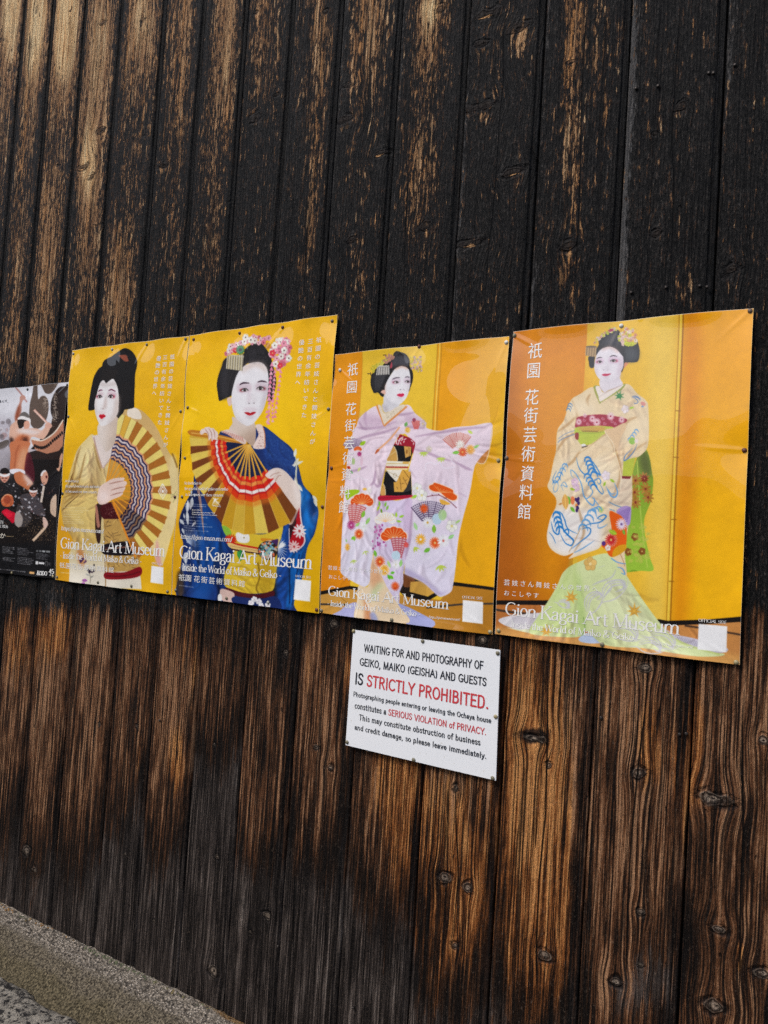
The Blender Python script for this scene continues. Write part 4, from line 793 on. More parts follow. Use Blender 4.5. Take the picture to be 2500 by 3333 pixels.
def paint4():
    A = Art(QUAD[4], *SIZE[4], (240, 192, 56), 4); A.v('4')
    A.poly([(0, 0), (592, 0), (560, 500), (480, 1810), (0, 1900)], (226, 140, 22), sm=False, grad=((182, 98, 18), (420, 500), (80, 1400)))
    A.poly([(300, 500), (560, 500), (480, 1700), (260, 1700)], (228, 148, 10), a=.8, soft=30)
    A.poly([(0, 150), (200, 150), (60, 1850), (0, 1850)], (178, 96, 22), a=.5, soft=20)
    A.poly([(1140, 0), (1700, 0), (1600, 1960), (1060, 1960)], (246, 170, 10), sm=False, grad=((246, 184, 14), (1150, 300), (1400, 1500)))
    A.poly([(1150, 0), (1260, 0), (1180, 1900), (1070, 1900)], (228, 140, 6), a=.8, soft=12)
    A.poly([(960, 150), (1120, 150), (1050, 1850), (940, 1850)], (244, 206, 90), a=.7, soft=14)
    for dx, w, c in ((0, 30, (206, 142, 20)), (-4, 16, (246, 206, 70)), (10, 6, (160, 100, 10)), (-14, 4, (170, 110, 16))):
        A.line([(1146+dx, 60), (1110+dx, 900), (1066+dx, 1920)], w, c, sm=False)
    for y in (662, 940, 1310, 1680): A.line([(1098-(y-900)*.04, y), (1130-(y-900)*.04, y+2)], 5, (150, 96, 10), sm=False)
    # floor
    A.poly([(0, 1812), (400, 1800), (700, 1900), (1060, 1920), (1520, 1900), (1500, 2240), (0, 2060)], (190, 116, 54), sm=False, grad=((206, 140, 74), (300, 1850), (700, 2100)))
    A.poly([(0, 1960), (400, 1990), (1500, 2130), (1500, 2240), (0, 2080)], (222, 166, 92), a=.85, soft=6)
    A.poly([(10, 1794), (400, 1794), (400, 1822), (10, 1820)], (24, 18, 16), sm=False); A.poly([(1000, 1905), (1060, 1916), (1300, 1908), (1500, 1890), (1500, 1922), (1300, 1935), (1050, 1945), (1000, 1930)], (22, 16, 14), sm=False)
    A.line([(20, 1848), (150, 1868), (320, 1880)], 14, (70, 54, 44)); A.line([(1160, 1945), (1300, 1965), (1500, 2000)], 12, (80, 56, 40))
    # green obi tails
    OUT = [(915, 875), (950, 930), (970, 1040), (976, 1085), (962, 1200), (920, 1330), (950, 1520), (976, 1612), (900, 1618), (820, 1628), (800, 1650), (820, 1300), (850, 1050), (880, 940)]
    A.poly(OUT, (136, 166, 48), grad=((156, 196, 60), (930, 1000), (900, 1550))); A.within(OUT)
    A.poly([(905, 890), (950, 930), (968, 1030), (930, 1060), (890, 980)], (92, 104, 40), soft=5); A.poly([(835, 1620), (880, 1620), (860, 1690), (838, 1670)], (120, 160, 40)); A.poly([(460, 1560), (482, 1560), (470, 1625), (445, 1625)], (170, 190, 50), sm=False)
    A.within()
    A.line([(880, 960), (905, 1330), (940, 1600)], 6, (190, 210, 90), a=.9)
    for (x, y) in ((920, 1065), (870, 1080), (930, 1130), (865, 1150), (945, 1180), (870, 1210)):
        A.flower(x, y, 34, 9, (176, 124, 50), (140, 50, 40))
    A.flower(924, 1068, 22, 10, (130, 40, 34), (200, 150, 90))
    for (x, y) in ((866, 1415), (826, 1505), (908, 1502)): A.bloom(x, y, 24, (142, 84, 36), (210, 180, 100))
    for _ in range(40): A.ell(A.rng.uniform(830, 950), A.rng.uniform(1340, 1580), 12, 9, (196, 196, 90), a=.5)
    # train and feet
    A.v('4c')
    A.poly([(30, 322), (80, 300), (200, 284), (330, 276), (300, 330), (250, 388), (200, 398), (110, 372), (50, 346)], (224, 220, 224))
    for k in range(16): A.line([(120+k*12, 300), (140+k*12, 340), (130+k*12, 370)], 5, (180, 174, 186), a=.7)
    A.poly([(80, 372), (180, 385), (300, 380), (330, 420), (220, 404)], (226, 230, 190))
    A.poly([(1160, 420), (1280, 432), (1400, 462), (1552, 510), (1500, 540), (1300, 500)], (200, 196, 210))
    for k in range(14): A.line([(1220+k*14, 432+k*3), (1240+k*14, 470+k*3)], 5, (150, 144, 160), a=.7)
    A.poly([(568, 442), (620, 408), (700, 440), (728, 470), (650, 478), (580, 466)], (188, 204, 230))
    GRN = (216, 228, 168)
    OUT = [(470, 0), (560, -60), (760, -120), (860, -10), (950, 125), (1040, 255), (1110, 345), (1200, 440), (1330, 505), (1450, 535), (1532, 546), (1500, 562), (1350, 562), (1150, 532), (1000, 508), (900, 504), (780, 497), (700, 470), (620, 395), (592, 422), (540, 436), (420, 432), (300, 422), (236, 396), (300, 290), (380, 170), (430, 80)]
    A.poly(OUT, GRN); A.within(OUT)
    A.poly([(240, 396), (420, 140), (470, 20), (540, 0), (560, 430), (420, 432)], (206, 224, 150), a=.8, soft=9); A.poly([(560, 0), (600, 160), (610, 390), (580, 430), (560, 260)], (176, 206, 120), a=.7, soft=5); A.poly([(700, 120), (900, 120), (1100, 400), (1300, 520), (900, 490), (720, 300)], (226, 234, 186), a=.8, soft=12)
    A.within()
    A.folds((260, 20, 560, 420), 16, 1.85, 260, 22, a=.34); A.folds((580, 20, 1000, 480), 20, 1.15, 300, 24, a=.28); A.folds((950, 350, 1450, 540), 12, .35, 200, 14, a=.5); A.within()
    A.line([(1060, 340), (1250, 470), (1500, 552)], 14, (196, 212, 120), a=.7); A.line([(598, 300), (606, 380), (585, 425)], 8, (150, 186, 100))
    for (x, y, r, t) in ((800, 100, 90, -.6), (660, 180, 80, -1.0), (900, 390, 90, .3), (1150, 440, 90, .4), (480, 210, 40, .4), (1060, 480, 80, .2)): shisen(A, x, y, r, t, 9, (208, 206, 212), 3, .9)
    for (x, y, r, t) in ((518, 172, 56, -1.3), (935, 262, 60, -1.5), (352, 398, 50, -1.5)): A.maple(x, y, r, t, (206, 156, 64))
    A.v('4b')
    for p in ([(120, 1280), (300, 1000), (370, 760)], [(420, 760), (400, 950), (420, 1250)]): A.line(p, 26, (180, 206, 110), a=.5, soft=3)
    A.bloom(600, 830, 90, (232, 192, 110), (240, 220, 160))
    for p in ([(620, 1100), (700, 1060), (860, 1000), (920, 900)], [(800, 1080), (950, 1030), (1030, 1060), (1000, 1150), (900, 1180)], [(760, 1250), (850, 1150), (860, 1090)], [(700, 880), (780, 850)]): A.line(p, 24, (200, 202, 204), taper=1, a=.8)
    # kimono
    A.v('4')
    KC = (234, 212, 172)
    OUT = [(610, 520), (540, 560), (490, 590), (465, 640), (440, 720), (402, 780), (394, 900), (380, 960), (360, 1060), (345, 1120), (392, 1180), (394, 1235), (360, 1310), (340, 1420), (368, 1490), (440, 1528), (500, 1510), (470, 1545), (520, 1530), (640, 1490), (690, 1470), (810, 1650),
            (806, 1500), (830, 1330), (850, 1200), (850, 1060), (850, 960), (900, 930), (946, 860), (946, 650), (930, 600), (880, 560), (820, 502), (720, 540), (660, 560)]
    A.poly(OUT, KC); A.within(OUT)
    A.poly([(350, 1300), (420, 1240), (560, 1240), (660, 1270), (660, 1480), (560, 1510), (440, 1525), (345, 1460)], (238, 234, 230), a=.95, soft=8)
    A.poly([(370, 1000), (560, 900), (700, 900), (770, 1080), (700, 1200), (560, 1250), (420, 1200)], (240, 224, 192), a=.8, soft=12)
    A.poly([(770, 1060), (850, 1070), (845, 1280), (812, 1480), (700, 1230)], (224, 206, 182), a=.9, soft=6)
    A.folds((400, 580, 620, 900), 20, 1.3, 170, 13, a=.38); A.folds((760, 560, 940, 900), 18, 1.8, 170, 13, a=.38); A.folds((380, 900, 780, 1500), 30, -.6, 240, 16, a=.4); A.folds((600, 520, 860, 640), 10, .3, 150, 12, a=.4)
    for p in ([(490, 600), (520, 680), (510, 760)], [(400, 790), (470, 740), (510, 700)], [(395, 910), (450, 830), (520, 790)], [(545, 890), (660, 820), (800, 740)], [(690, 790), (740, 880), (780, 1000), (770, 1090), (720, 1210)], [(880, 700), (830, 720), (800, 760)], [(940, 850), (860, 900), (810, 960)], [(600, 560), (580, 600), (590, 640)], [(540, 900), (500, 960), (450, 1000)], [(500, 1510), (560, 1400), (545, 1300), (520, 1220)], [(850, 960), (830, 1060)], [(600, 960), (700, 880)]):
        A.line(p, 17, (176, 130, 76), a=.6, taper=1, soft=1)
    A.poly([(470, 640), (520, 600), (600, 620), (620, 680), (520, 690)], (240, 222, 188), a=.8, soft=7); A.poly([(820, 760), (930, 700), (930, 840), (830, 900)], (240, 220, 182), a=.7, soft=8)
    A.within()
    # obi
    A.v('4a')
    A.poly([(1150, 880), (1320, 830), (1260, 1110), (1135, 1100)], (186, 196, 60), sm=False); A.poly([(1130, 1096), (1260, 1100), (1240, 1136), (1128, 1132)], (122, 16, 34), sm=False)
    A.poly([(500, 262), (650, 234), (830, 224), (1000, 244), (1190, 290), (1160, 350), (1010, 412), (850, 386), (650, 390), (474, 414), (478, 320)], (164, 24, 56))
    for (x, y, r) in ((705, 285, 50), (770, 335, 58), (965, 250, 56), (1120, 300, 46), (515, 330, 46), (600, 240, 30)): A.flower(x, y, r, 16, (238, 206, 210), (164, 24, 56))
    for (x, y) in ((590, 300), (855, 280), (880, 350), (1030, 350), (985, 320), (640, 355)): A.line([(x+24*(1-k/14)*np.cos(k*.6), y+26*(1-k/14)*np.sin(k*.6)) for k in range(14)], 6, (232, 190, 196))
    A.poly([(468, 414), (650, 392), (850, 388), (1012, 412), (880, 500), (780, 580), (680, 645), (560, 652), (500, 590), (464, 540)], (188, 202, 62))
    A.poly([(540, 410), (800, 392), (900, 420), (820, 470), (540, 450)], (208, 160, 74), a=.9, soft=2); A.line([(560, 460), (790, 465)], 16, (140, 96, 40), a=.8); A.line([(470, 480), (700, 490), (870, 470)], 5, (110, 140, 40))
    A.poly([(466, 490), (512, 490), (508, 580), (466, 560)], (150, 40, 36)); A.ell(585, 660, 34, 20, (240, 238, 236)); A.line([(560, 690), (640, 670)], 14, (60, 46, 40))
    # near sleeve drawn over the obi
    A.poly([(880, 455), (1010, 412), (1160, 345), (1180, 420), (1110, 560), (1060, 720), (1000, 640)], (226, 192, 148)); A.line([(880, 458), (930, 540), (1000, 640), (1040, 800), (1110, 1050), (1110, 1300)], 9, (248, 234, 204)); A.line([(480, 800), (640, 700), (780, 590), (880, 500)], 8, (190, 150, 96), a=.8)
    A.poly([(500, 800), (700, 690), (880, 520), (1000, 700), (900, 800), (700, 830)], (236, 212, 172), a=.8, soft=6)
    BL, BL2 = (40, 128, 200), (104, 164, 214)
    def loops(x, y, dx, dy, n, r, c, lw):
        lw = lw*1.45
        for k in range(n):
            X, Y = x+dx*k, y+dy*k
            A.line([(X-r, Y+r*.7), (X-r*.7, Y-r*.4), (X, Y-r*.7), (X+r*.75, Y-r*.2), (X+r, Y+r*.8)], lw, c, taper=1)
    loops(645, 865, 22, 52, 5, 52, BL, 20); loops(640, 1100, 30, 50, 4, 50, BL, 18)
    A.line([(600, 850), (640, 960), (650, 1040), (600, 1070), (520, 980), (480, 830)], 16, BL, taper=1); A.line([(690, 860), (760, 960), (822, 1085), (720, 1010), (690, 1120)], 18, BL, taper=1)
    A.line([(620, 1080), (640, 1180), (700, 1280), (710, 1340), (640, 1410), (590, 1380), (550, 1200), (470, 1060), (405, 1010), (420, 1100), (500, 1150)], 16, BL2, taper=1)
    A.line([(770, 1150), (800, 1210), (830, 1180), (800, 1130), (730, 1180), (790, 1290), (850, 1350), (862, 1300), (810, 1200)], 15, BL, taper=1); A.line([(570, 1330), (640, 1450), (720, 1510), (740, 1430), (700, 1400)], 22, BL2, taper=1); A.line([(720, 1400), (800, 1510)], 12, BL2)
    A.line([(905, 1240), (960, 1360), (1030, 1395), (1065, 1320), (1020, 1190)], 22, BL2, taper=1); A.line([(930, 1280), (980, 1350), (1040, 1330)], 14, BL2, taper=1)
    loops(320, 950, -34, 60, 5, 40, BL2, 14); A.line([(350, 905), (290, 1000), (230, 1150), (170, 1190), (150, 1130), (200, 1020)], 15, BL, taper=1); A.line([(230, 1150), (160, 1240), (170, 1320), (215, 1290), (225, 1200)], 10, BL2, taper=1); A.line([(250, 1240), (310, 1180), (350, 1250), (270, 1220), (300, 1310)], 12, BL2, taper=1)
    A.line([(220, 620), (280, 570), (460, 500)], 10, (90, 130, 180)); A.line([(225, 570), (320, 500), (460, 450)], 7, (90, 130, 180)); loops(1330, 460, -30, 40, 4, 30, BL2, 12); A.line([(1340, 640), (1300, 740), (1230, 830), (1160, 880), (1180, 800), (1280, 700)], 15, (80, 130, 190), taper=1); loops(390, 90, -12, 36, 3, 32, (80, 130, 180), 10)
    for (x, y, r, c) in ((900, 1090, 70, (236, 224, 232)), (1170, 150, 60, (240, 226, 224)), (460, 1180, 60, (232, 200, 222)), (480, 1260, 60, (230, 200, 220))): A.bloom(x, y, r, c, (240, 220, 210))
    for (x, y, l, t, c) in ((870, 1240, 70, -1.2, (150, 190, 50)), (960, 1140, 80, .6, (150, 190, 50)), (390, 1270, 80, .3, (160, 190, 50)), (360, 1380, 120, 1.3, (110, 180, 60)), (400, 1530, 100, .9, (110, 180, 50)), (1230, 140, 70, -.3, (160, 196, 60)), (320, 1350, 220, 1.5, (226, 170, 90)), (285, 1480, 60, 2.8, (200, 140, 80))): A.leaf(x, y, l, l*.45, t, c)
    A.ell(1270, 600, 46, 50, (150, 196, 80)); A.flower(1330, 600, 30, 6, (236, 214, 220)); A.ell(430, 1440, 30, 60, (232, 130, 80)); A.ell(485, 1510, 22, 26, (240, 150, 70))
    for (x, y) in ((500, 1440), (515, 1480), (490, 1580), (510, 1420), (480, 1430), (500, 1540)): A.ell(x, y, 20, 30, (62, 40, 104), rot=A.rng.uniform(-.6, .6))
    A.flower(830, 1570, 44, 12, (176, 206, 110)); loops(720, 1590, 40, -16, 3, 44, BL2, 14)
    A.line([(940, 1460), (1040, 1510), (1140, 1540)], 12, (90, 140, 180)); A.line([(950, 1560), (1030, 1590)], 10, (90, 150, 190))
    A.v('4b')
    loops(180, 220, 14, 60, 4, 50, BL, 20); A.line([(150, 170), (230, 190), (280, 280), (320, 390), (450, 460)], 15, BL, taper=1); A.line([(110, 300), (140, 420), (200, 460), (210, 370), (170, 240)], 20, BL, taper=1); A.line([(220, 440), (280, 560), (360, 600), (390, 540), (320, 470), (280, 420), (320, 400), (330, 450), (290, 480)], 22, BL, taper=1); A.line([(80, 430), (130, 490), (170, 580)], 10, BL, taper=1)
    loops(620, 200, -36, 60, 4, 60, BL2, 16); A.line([(500, 370), (600, 330), (720, 310), (800, 240), (760, 220), (690, 260), (760, 280)], 18, BL, taper=1); A.line([(340, 660), (470, 560), (590, 460), (600, 390), (540, 380), (490, 400)], 16, BL, taper=1); A.line([(390, 695), (500, 640), (650, 540)], 14, BL2, taper=1); A.line([(700, 320), (700, 380), (760, 370), (820, 330)], 14, BL2, taper=1); A.line([(480, 380), (400, 560), (330, 690)], 10, (190, 150, 96), a=.8)
    A.line([(860, 760), (940, 810), (1040, 830)], 14, BL2); A.line([(930, 870), (1000, 890), (1030, 960), (980, 940)], 16, BL2, taper=1); A.line([(970, 700), (1010, 790), (1030, 860)], 8, (180, 120, 80))
    A.poly([(925, 185), (970, 130), (1050, 105), (1105, 130), (1112, 190), (1095, 330), (1055, 340), (1000, 240)], (176, 150, 206))
    for k in range(14): A.line([(935+k*13, 190-k*6), (1060+k*3, 330-k*14)], 4, (110, 80, 160)); 
    A.poly([(840, 180), (930, 200), (1000, 245), (1045, 330), (1056, 420), (1046, 600), (1000, 680), (900, 740), (840, 730), (800, 660), (742, 592), (850, 500), (868, 400)], (234, 96, 18))
    A.flower(990, 335, 72, 16, (226, 214, 234), (120, 90, 150)); A.flower(860, 530, 72, 16, (196, 30, 34), (240, 190, 120), edge=(240, 180, 150)); A.leaf(930, 460, 110, 60, 3.6, (160, 190, 50)); A.leaf(1010, 400, 70, 36, 1.3, (120, 170, 60)); A.poly([(876, 735), (890, 660), (960, 600), (1044, 590), (1046, 640), (1000, 690), (920, 735)], (222, 160, 26)); A.bloom(820, 630, 40, (240, 232, 224), (200, 130, 90)); A.ell(768, 575, 26, 30, (90, 50, 130))
    # neck, collar, head
    A.v('4f')
    A.poly([(470, 1235), (590, 1215), (660, 1325), (990, 1185), (1040, 1185), (960, 1290), (620, 1500), (580, 1520)], (150, 160, 70))
    A.poly([(508, 1228), (590, 1222), (660, 1325), (980, 1196), (1005, 1205), (900, 1295), (600, 1490), (560, 1400)], (238, 226, 216)); A.line([(560, 1420), (700, 1330), (960, 1210)], 7, (200, 184, 176))
    A.line([(480, 1240), (520, 1340), (580, 1500)], 16, (176, 170, 80)); A.line([(600, 1500), (780, 1390), (930, 1290)], 9, (190, 180, 100))
    A.poly([(592, 1090), (585, 1220), (660, 1322), (740, 1290), (990, 1190), (945, 1070), (955, 950), (760, 1000)], (230, 222, 228))
    A.poly([(640, 1100), (860, 1080), (950, 960), (950, 1080), (800, 1130)], (206, 194, 204), a=.75, soft=4); A.line([(585, 1225), (660, 1322), (760, 1285), (985, 1192)], 9, (176, 140, 140), a=.7)
    A.poly([(1010, 800), (1100, 790), (1060, 850), (1010, 890)], (226, 150, 110))
    A.poly([(558, 480), (560, 400), (590, 330), (650, 270), (720, 230), (800, 205), (912, 205), (1000, 380), (1100, 480), (1190, 470), (1245, 390), (1282, 500), (1297, 600), (1282, 730), (1240, 782), (1130, 790), (1030, 795), (1010, 890), (972, 968), (960, 800), (900, 600), (700, 520), (540, 640), (492, 720), (476, 872), (405, 878), (385, 780), (378, 690), (470, 600)], (44, 44, 48))
    A.poly([(1050, 560), (1200, 540), (1270, 620), (1240, 740), (1080, 760)], (70, 74, 78), soft=5); A.poly([(700, 320), (860, 240), (920, 420), (800, 480), (640, 470)], (64, 64, 70), soft=6)
    A.poly([(600, 555), (700, 512), (800, 512), (900, 570), (960, 640), (1000, 690), (1010, 790), (998, 880), (962, 960), (930, 1040), (850, 1100), (740, 1132), (640, 1120), (560, 1070), (510, 990), (484, 900), (488, 800), (508, 700), (545, 620)], (236, 230, 236))
    A.line([(620, 560), (720, 520), (820, 530), (920, 610)], 40, (206, 160, 140), a=.6, soft=3)
    A.poly([(500, 730), (640, 720), (640, 810), (510, 820)], (118, 106, 114), mul=True, soft=2, a=.8); A.poly([(750, 700), (900, 690), (910, 790), (760, 800)], (118, 106, 114), mul=True, soft=2, a=.8); A.poly([(940, 700), (1005, 700), (1000, 880), (930, 1040), (900, 1000)], (112, 104, 108), mul=True, soft=4, a=.8); A.poly([(488, 800), (520, 860), (560, 1050), (500, 960)], (112, 106, 110), mul=True, soft=3, a=.7); A.poly([(640, 1036), (760, 1030), (730, 1062), (660, 1064)], (112, 106, 108), mul=True, soft=2, a=.7); A.hair(([(560, 520), (640, 380), (760, 240)], [(900, 500), (900, 400), (880, 240)]), 44, (90, 90, 98)); A.hair(([(1010, 500), (1040, 640), (1040, 780)], [(1240, 450), (1280, 600), (1230, 760)]), 34, (96, 100, 106))
    A.poly([(560, 1060), (640, 1080), (800, 1080), (930, 1000), (900, 1070), (740, 1130), (620, 1115)], (214, 206, 214), a=.6, soft=4)
    A.poly([(700, 800), (745, 860), (740, 930), (640, 930), (690, 890)], (220, 210, 220), a=.9, soft=4); A.ell(650, 924, 9, 5, (160, 140, 150)); A.ell(726, 924, 9, 5, (160, 140, 150))
    A.line([(520, 724), (570, 700), (628, 702)], 16, (60, 50, 62), taper=1); A.line([(760, 688), (820, 666), (898, 682)], 18, (60, 50, 62), taper=1)
    eye(A, 580, 780, 44, 22, (196, 70, 100), .1, -1); eye(A, 826, 762, 56, 24, (200, 60, 90), 0, 1)
    A.poly([(620, 1006), (680, 990), (705, 994), (785, 990), (735, 1024), (660, 1032)], (206, 36, 84)); A.line([(622, 1006), (700, 1006), (783, 992)], 5, (150, 20, 50))
    pal = [(226, 214, 90), (232, 200, 190), (226, 170, 140), (240, 224, 200), (206, 214, 60), (222, 150, 120)]
    for _ in range(70):
        x, y = A.rng.uniform(915, 1265), A.rng.uniform(175, 480)
        if (x-1090)**2/175**2 + (y-320)**2/165**2 < 1: A.bloom(x, y, A.rng.uniform(26, 40), pal[A.rng.integers(6)], (150, 90, 60))
    for _ in range(44):
        t = A.rng.uniform(); A.bloom(470+430*t+A.rng.normal(0, 14), 440-290*t**.75+A.rng.normal(0, 18), 24, pal[A.rng.integers(5)], (100, 70, 60))
    for (x, y) in ((1100, 460), (1060, 450), (1150, 455)): A.bloom(x, y, 44, (206, 214, 60), (160, 160, 40))
    for _ in range(50): x, y = A.rng.uniform(940, 1260), A.rng.uniform(180, 440); A.line([(x, y), (x+A.rng.uniform(-14, 14), y+A.rng.uniform(-10, 10))], 6, (90, 60, 60), a=.8)
    A.ell(775, 205, 48, 24, (176, 60, 96), rot=-.3)
    A.poly([(330, 500), (420, 490), (526, 505), (512, 690), (420, 680), (322, 660)], (170, 140, 100), sm=False)
    for k in range(13): A.line([(336+k*15, 505), (326+k*14.5, 665+k*2)], 6, [(226, 200, 150), (96, 76, 60), (190, 160, 120)][k % 3], sm=False)
    A.ell(430, 505, 100, 18, (120, 104, 90))
    A.maple(935, 1392, 110, -1.3, (52, 122, 66))
    A.line([(640, 1500), (680, 1480), (710, 1500), (670, 1520), (640, 1500)], 5, (190, 160, 130))
    for p in ([(1150, 1400), (1240, 1395), (1330, 1460)], [(1160, 1420), (1230, 1440), (1270, 1500), (1210, 1530), (1200, 1500)], [(1170, 1410), (1260, 1420), (1310, 1480)]): A.line(p, 14, (84, 122, 180), taper=1)
    A.ell(1360, 1530, 50, 36, (220, 150, 140), rot=.5); A.ell(1350, 1580, 22, 14, (120, 160, 206))
    A.v('px'); A.poly([(2275, 2029.4), (2367.7, 2037.2), (2364.3, 2122), (2271.5, 2112.4)], (244, 244, 244), sm=False)
    return A.finish()

def paint0():
    A = Art(QUAD[0], *SIZE[0], (24, 18, 16), 5); A.v('0a')
    A.poly([(-900, 0), (1500, 0), (1450, 700), (1080, 1060), (600, 1560), (200, 1560), (-100, 1900), (-900, 2000)], (226, 226, 232), sm=False)
    A.poly([(-900, 900), (300, 900), (500, 1500), (100, 1900), (-900, 2000)], (186, 180, 190), a=.8, soft=14)
    # drum head with dark swirl mark
    BR = (98, 82, 72)
    A.poly([(725, 100), (808, 100), (808, 300), (822, 450), (870, 400), (940, 380), (1000, 430), (1034, 560), (1020, 760), (960, 940), (880, 1040), (790, 1064), (720, 1040), (660, 940), (640, 760), (650, 560), (690, 340)], BR)
    A.poly([(905, 80), (1230, 60), (1210, 160), (1150, 260), (1080, 330), (1000, 340), (940, 280)], BR)
    A.poly([(1320, 182), (1430, 200), (1440, 400), (1420, 800), (1340, 900), (1180, 960), (1120, 840), (1075, 700), (1085, 500), (1150, 330), (1230, 220)], (44, 32, 28))
    A.poly([(1120, 840), (1200, 960), (1330, 880), (1330, 920), (1200, 1120), (1000, 1280), (880, 1270), (1050, 1100)], (58, 42, 34))
    for (x, y, n, sx, sy) in ((970, 560, 60, 30, 90), (1165, 560, 140, 26, 170), (1165, 800, 60, 40, 60)):
        for _ in range(n): A.ell(A.rng.normal(x, sx), A.rng.normal(y, sy), 6, 6, (226, 206, 186), a=.8)
    # drum body
    A.poly([(690, 1290), (800, 1310), (960, 1290), (1150, 1160), (1340, 900), (1332, 1420), (1240, 1530), (1100, 1590), (940, 1580), (820, 1540), (730, 1430)], (192, 130, 100))
    A.line([(690, 1280), (850, 1310), (960, 1285), (1160, 1140), (1345, 880)], 26, (240, 224, 206))
    for k in range(15):
        f = k/14; x = 760+560*f; y = 1400+60*np.sin(np.pi*min(1, f*1.5))-f**2*270
        A.ell(x, y+20, 22, 36, (30, 18, 16), rot=-.4*f)
    A.poly([(820, 1520), (1000, 1580), (1240, 1520), (1330, 1420), (1330, 1700), (700, 1700), (640, 1560)], (44, 30, 26), sm=False)
    A.poly([(640, 1480), (820, 1500), (620, 1560)], (200, 190, 196), sm=False)
    # crowd, faint
    for _ in range(60):
        x, y = A.rng.uniform(-700, 300), A.rng.uniform(820, 1500); A.ell(x, y, A.rng.uniform(20, 70), A.rng.uniform(20, 60), [(150, 140, 144), (214, 210, 216), (180, 150, 150), (110, 100, 104)][A.rng.integers(4)], a=.6, rot=A.rng.uniform(0, 3))
    A.poly([(-200, 1500), (150, 1300), (230, 1350), (160, 1450), (0, 1520), (-100, 1700), (-300, 1750)], (96, 86, 80))
    # drummer
    FL, FD = (226, 160, 128), (170, 88, 56)
    A.poly([(330, 190), (368, 190), (600, 500), (580, 525), (550, 490)], (186, 140, 134), sm=False)
    A.poly([(440, 400), (490, 370), (530, 380), (560, 430), (510, 470), (480, 560), (480, 700), (410, 900), (350, 910), (352, 820), (400, 640), (440, 500)], (196, 146, 130))
    A.poly([(350, 820), (400, 640), (440, 560), (450, 700), (410, 900)], (150, 76, 50), soft=3)
    A.poly([(390, 900), (350, 920), (260, 1000), (240, 1100), (235, 1250), (300, 1500), (280, 1700), (590, 1700), (620, 1500), (660, 1300), (720, 1230), (900, 1280), (960, 1250), (1040, 1130), (1060, 1030), (990, 1000), (900, 1100), (800, 1060), (600, 1050), (480, 1050)], (230, 184, 160))
    A.poly([(300, 1500), (330, 1300), (480, 1180), (620, 1200), (640, 1330), (590, 1560), (580, 1700), (290, 1700)], (206, 116, 74), soft=4)
    A.poly([(500, 1260), (600, 1240), (610, 1380), (560, 1410), (520, 1340)], (90, 46, 32), soft=3); A.poly([(240, 1250), (320, 1290), (290, 1500), (260, 1450)], (50, 30, 26), soft=3)
    A.poly([(380, 1090), (600, 1060), (760, 1100), (900, 1110), (760, 1180), (500, 1160)], (238, 228, 226), a=.9, soft=4); A.line([(520, 1180), (420, 1420), (380, 1680)], 12, (140, 66, 40), a=.7)
    A.poly([(460, 760), (540, 715), (620, 760), (640, 830), (560, 850), (440, 850)], (110, 104, 100)); A.poly([(410, 840), (500, 800), (640, 850), (670, 880), (655, 960), (560, 890), (420, 880)], (242, 238, 236))
    A.poly([(400, 900), (480, 870), (600, 900), (570, 960), (500, 1040), (430, 1050)], (40, 30, 26)); A.poly([(540, 930), (620, 900), (650, 970), (630, 1050), (540, 1060)], (226, 170, 146))
    A.poly([(720, 690), (755, 655), (1020, 930), (990, 960)], (226, 170, 150), sm=False); A.line([(740, 680), (1000, 950)], 14, (246, 226, 214)); A.poly([(960, 990), (1040, 930), (1110, 1000), (1060, 1060), (1000, 1040)], (226, 176, 156))
    # lower half
    A.v('0b')
    A.poly([(-800, 300), (50, 200), (280, 60), (300, 620), (200, 800), (-800, 900)], (170, 164, 170), a=.85, soft=10)
    A.poly([(290, 0), (700, 0), (660, 200), (600, 640), (300, 640), (290, 300)], (206, 122, 80)); A.poly([(520, 200), (650, 150), (600, 600), (420, 600)], (222, 160, 120), soft=6); A.line([(480, 60), (410, 250), (380, 580)], 26, (150, 70, 42), a=.7, soft=2)
    A.poly([(650, 260), (740, 300), (820, 660), (800, 900), (700, 800), (600, 640)], (92, 22, 36), a=.8)
    A.poly([(285, 620), (450, 600), (600, 640), (606, 720), (500, 660), (420, 690), (360, 720), (290, 690)], (238, 236, 242)); A.poly([(370, 720), (480, 670), (600, 720), (780, 910), (740, 980), (690, 1080), (560, 1000), (420, 900)], (196, 116, 76)); A.poly([(600, 700), (780, 910), (720, 980), (600, 820)], (232, 206, 196), soft=4)
    A.poly([(1160, 1500), (1180, 1300), (1300, 1180), (1300, 1640), (1250, 1660), (1180, 1600)], (214, 186, 160)); A.poly([(1280, 590), (1330, 560), (1360, 350), (1420, 240), (1430, 330), (1380, 500), (1340, 650)], (222, 170, 140))
    def head(x, y, r, tilt=0):
        A.ell(x, y-r*.5, r*.85, r*.8, (30, 22, 20)); A.poly([(x-r*.8, y-r*.1), (x+r*.8, y-r*.1), (x+r*.6, y+r*.9), (x, y+r*1.4), (x-r*.6, y+r*.9)], (210, 150, 128)); A.poly([(x-r*.9, y-r*.35), (x, y-r*.05), (x+r*.9, y-r*.35), (x+r*.85, y+.1*r), (x, y+.35*r), (x-r*.85, y+.1*r)], (240, 238, 238))
        A.line([(x-r*.5, y+.55*r), (x-r*.1, y+.6*r)], r*.18, (90, 40, 30)); A.line([(x+r*.1, y+.6*r), (x+r*.5, y+.55*r)], r*.18, (90, 40, 30)); A.line([(x-r*.2, y+1.05*r), (x+r*.25, y+1.02*r)], r*.15, (130, 50, 44))
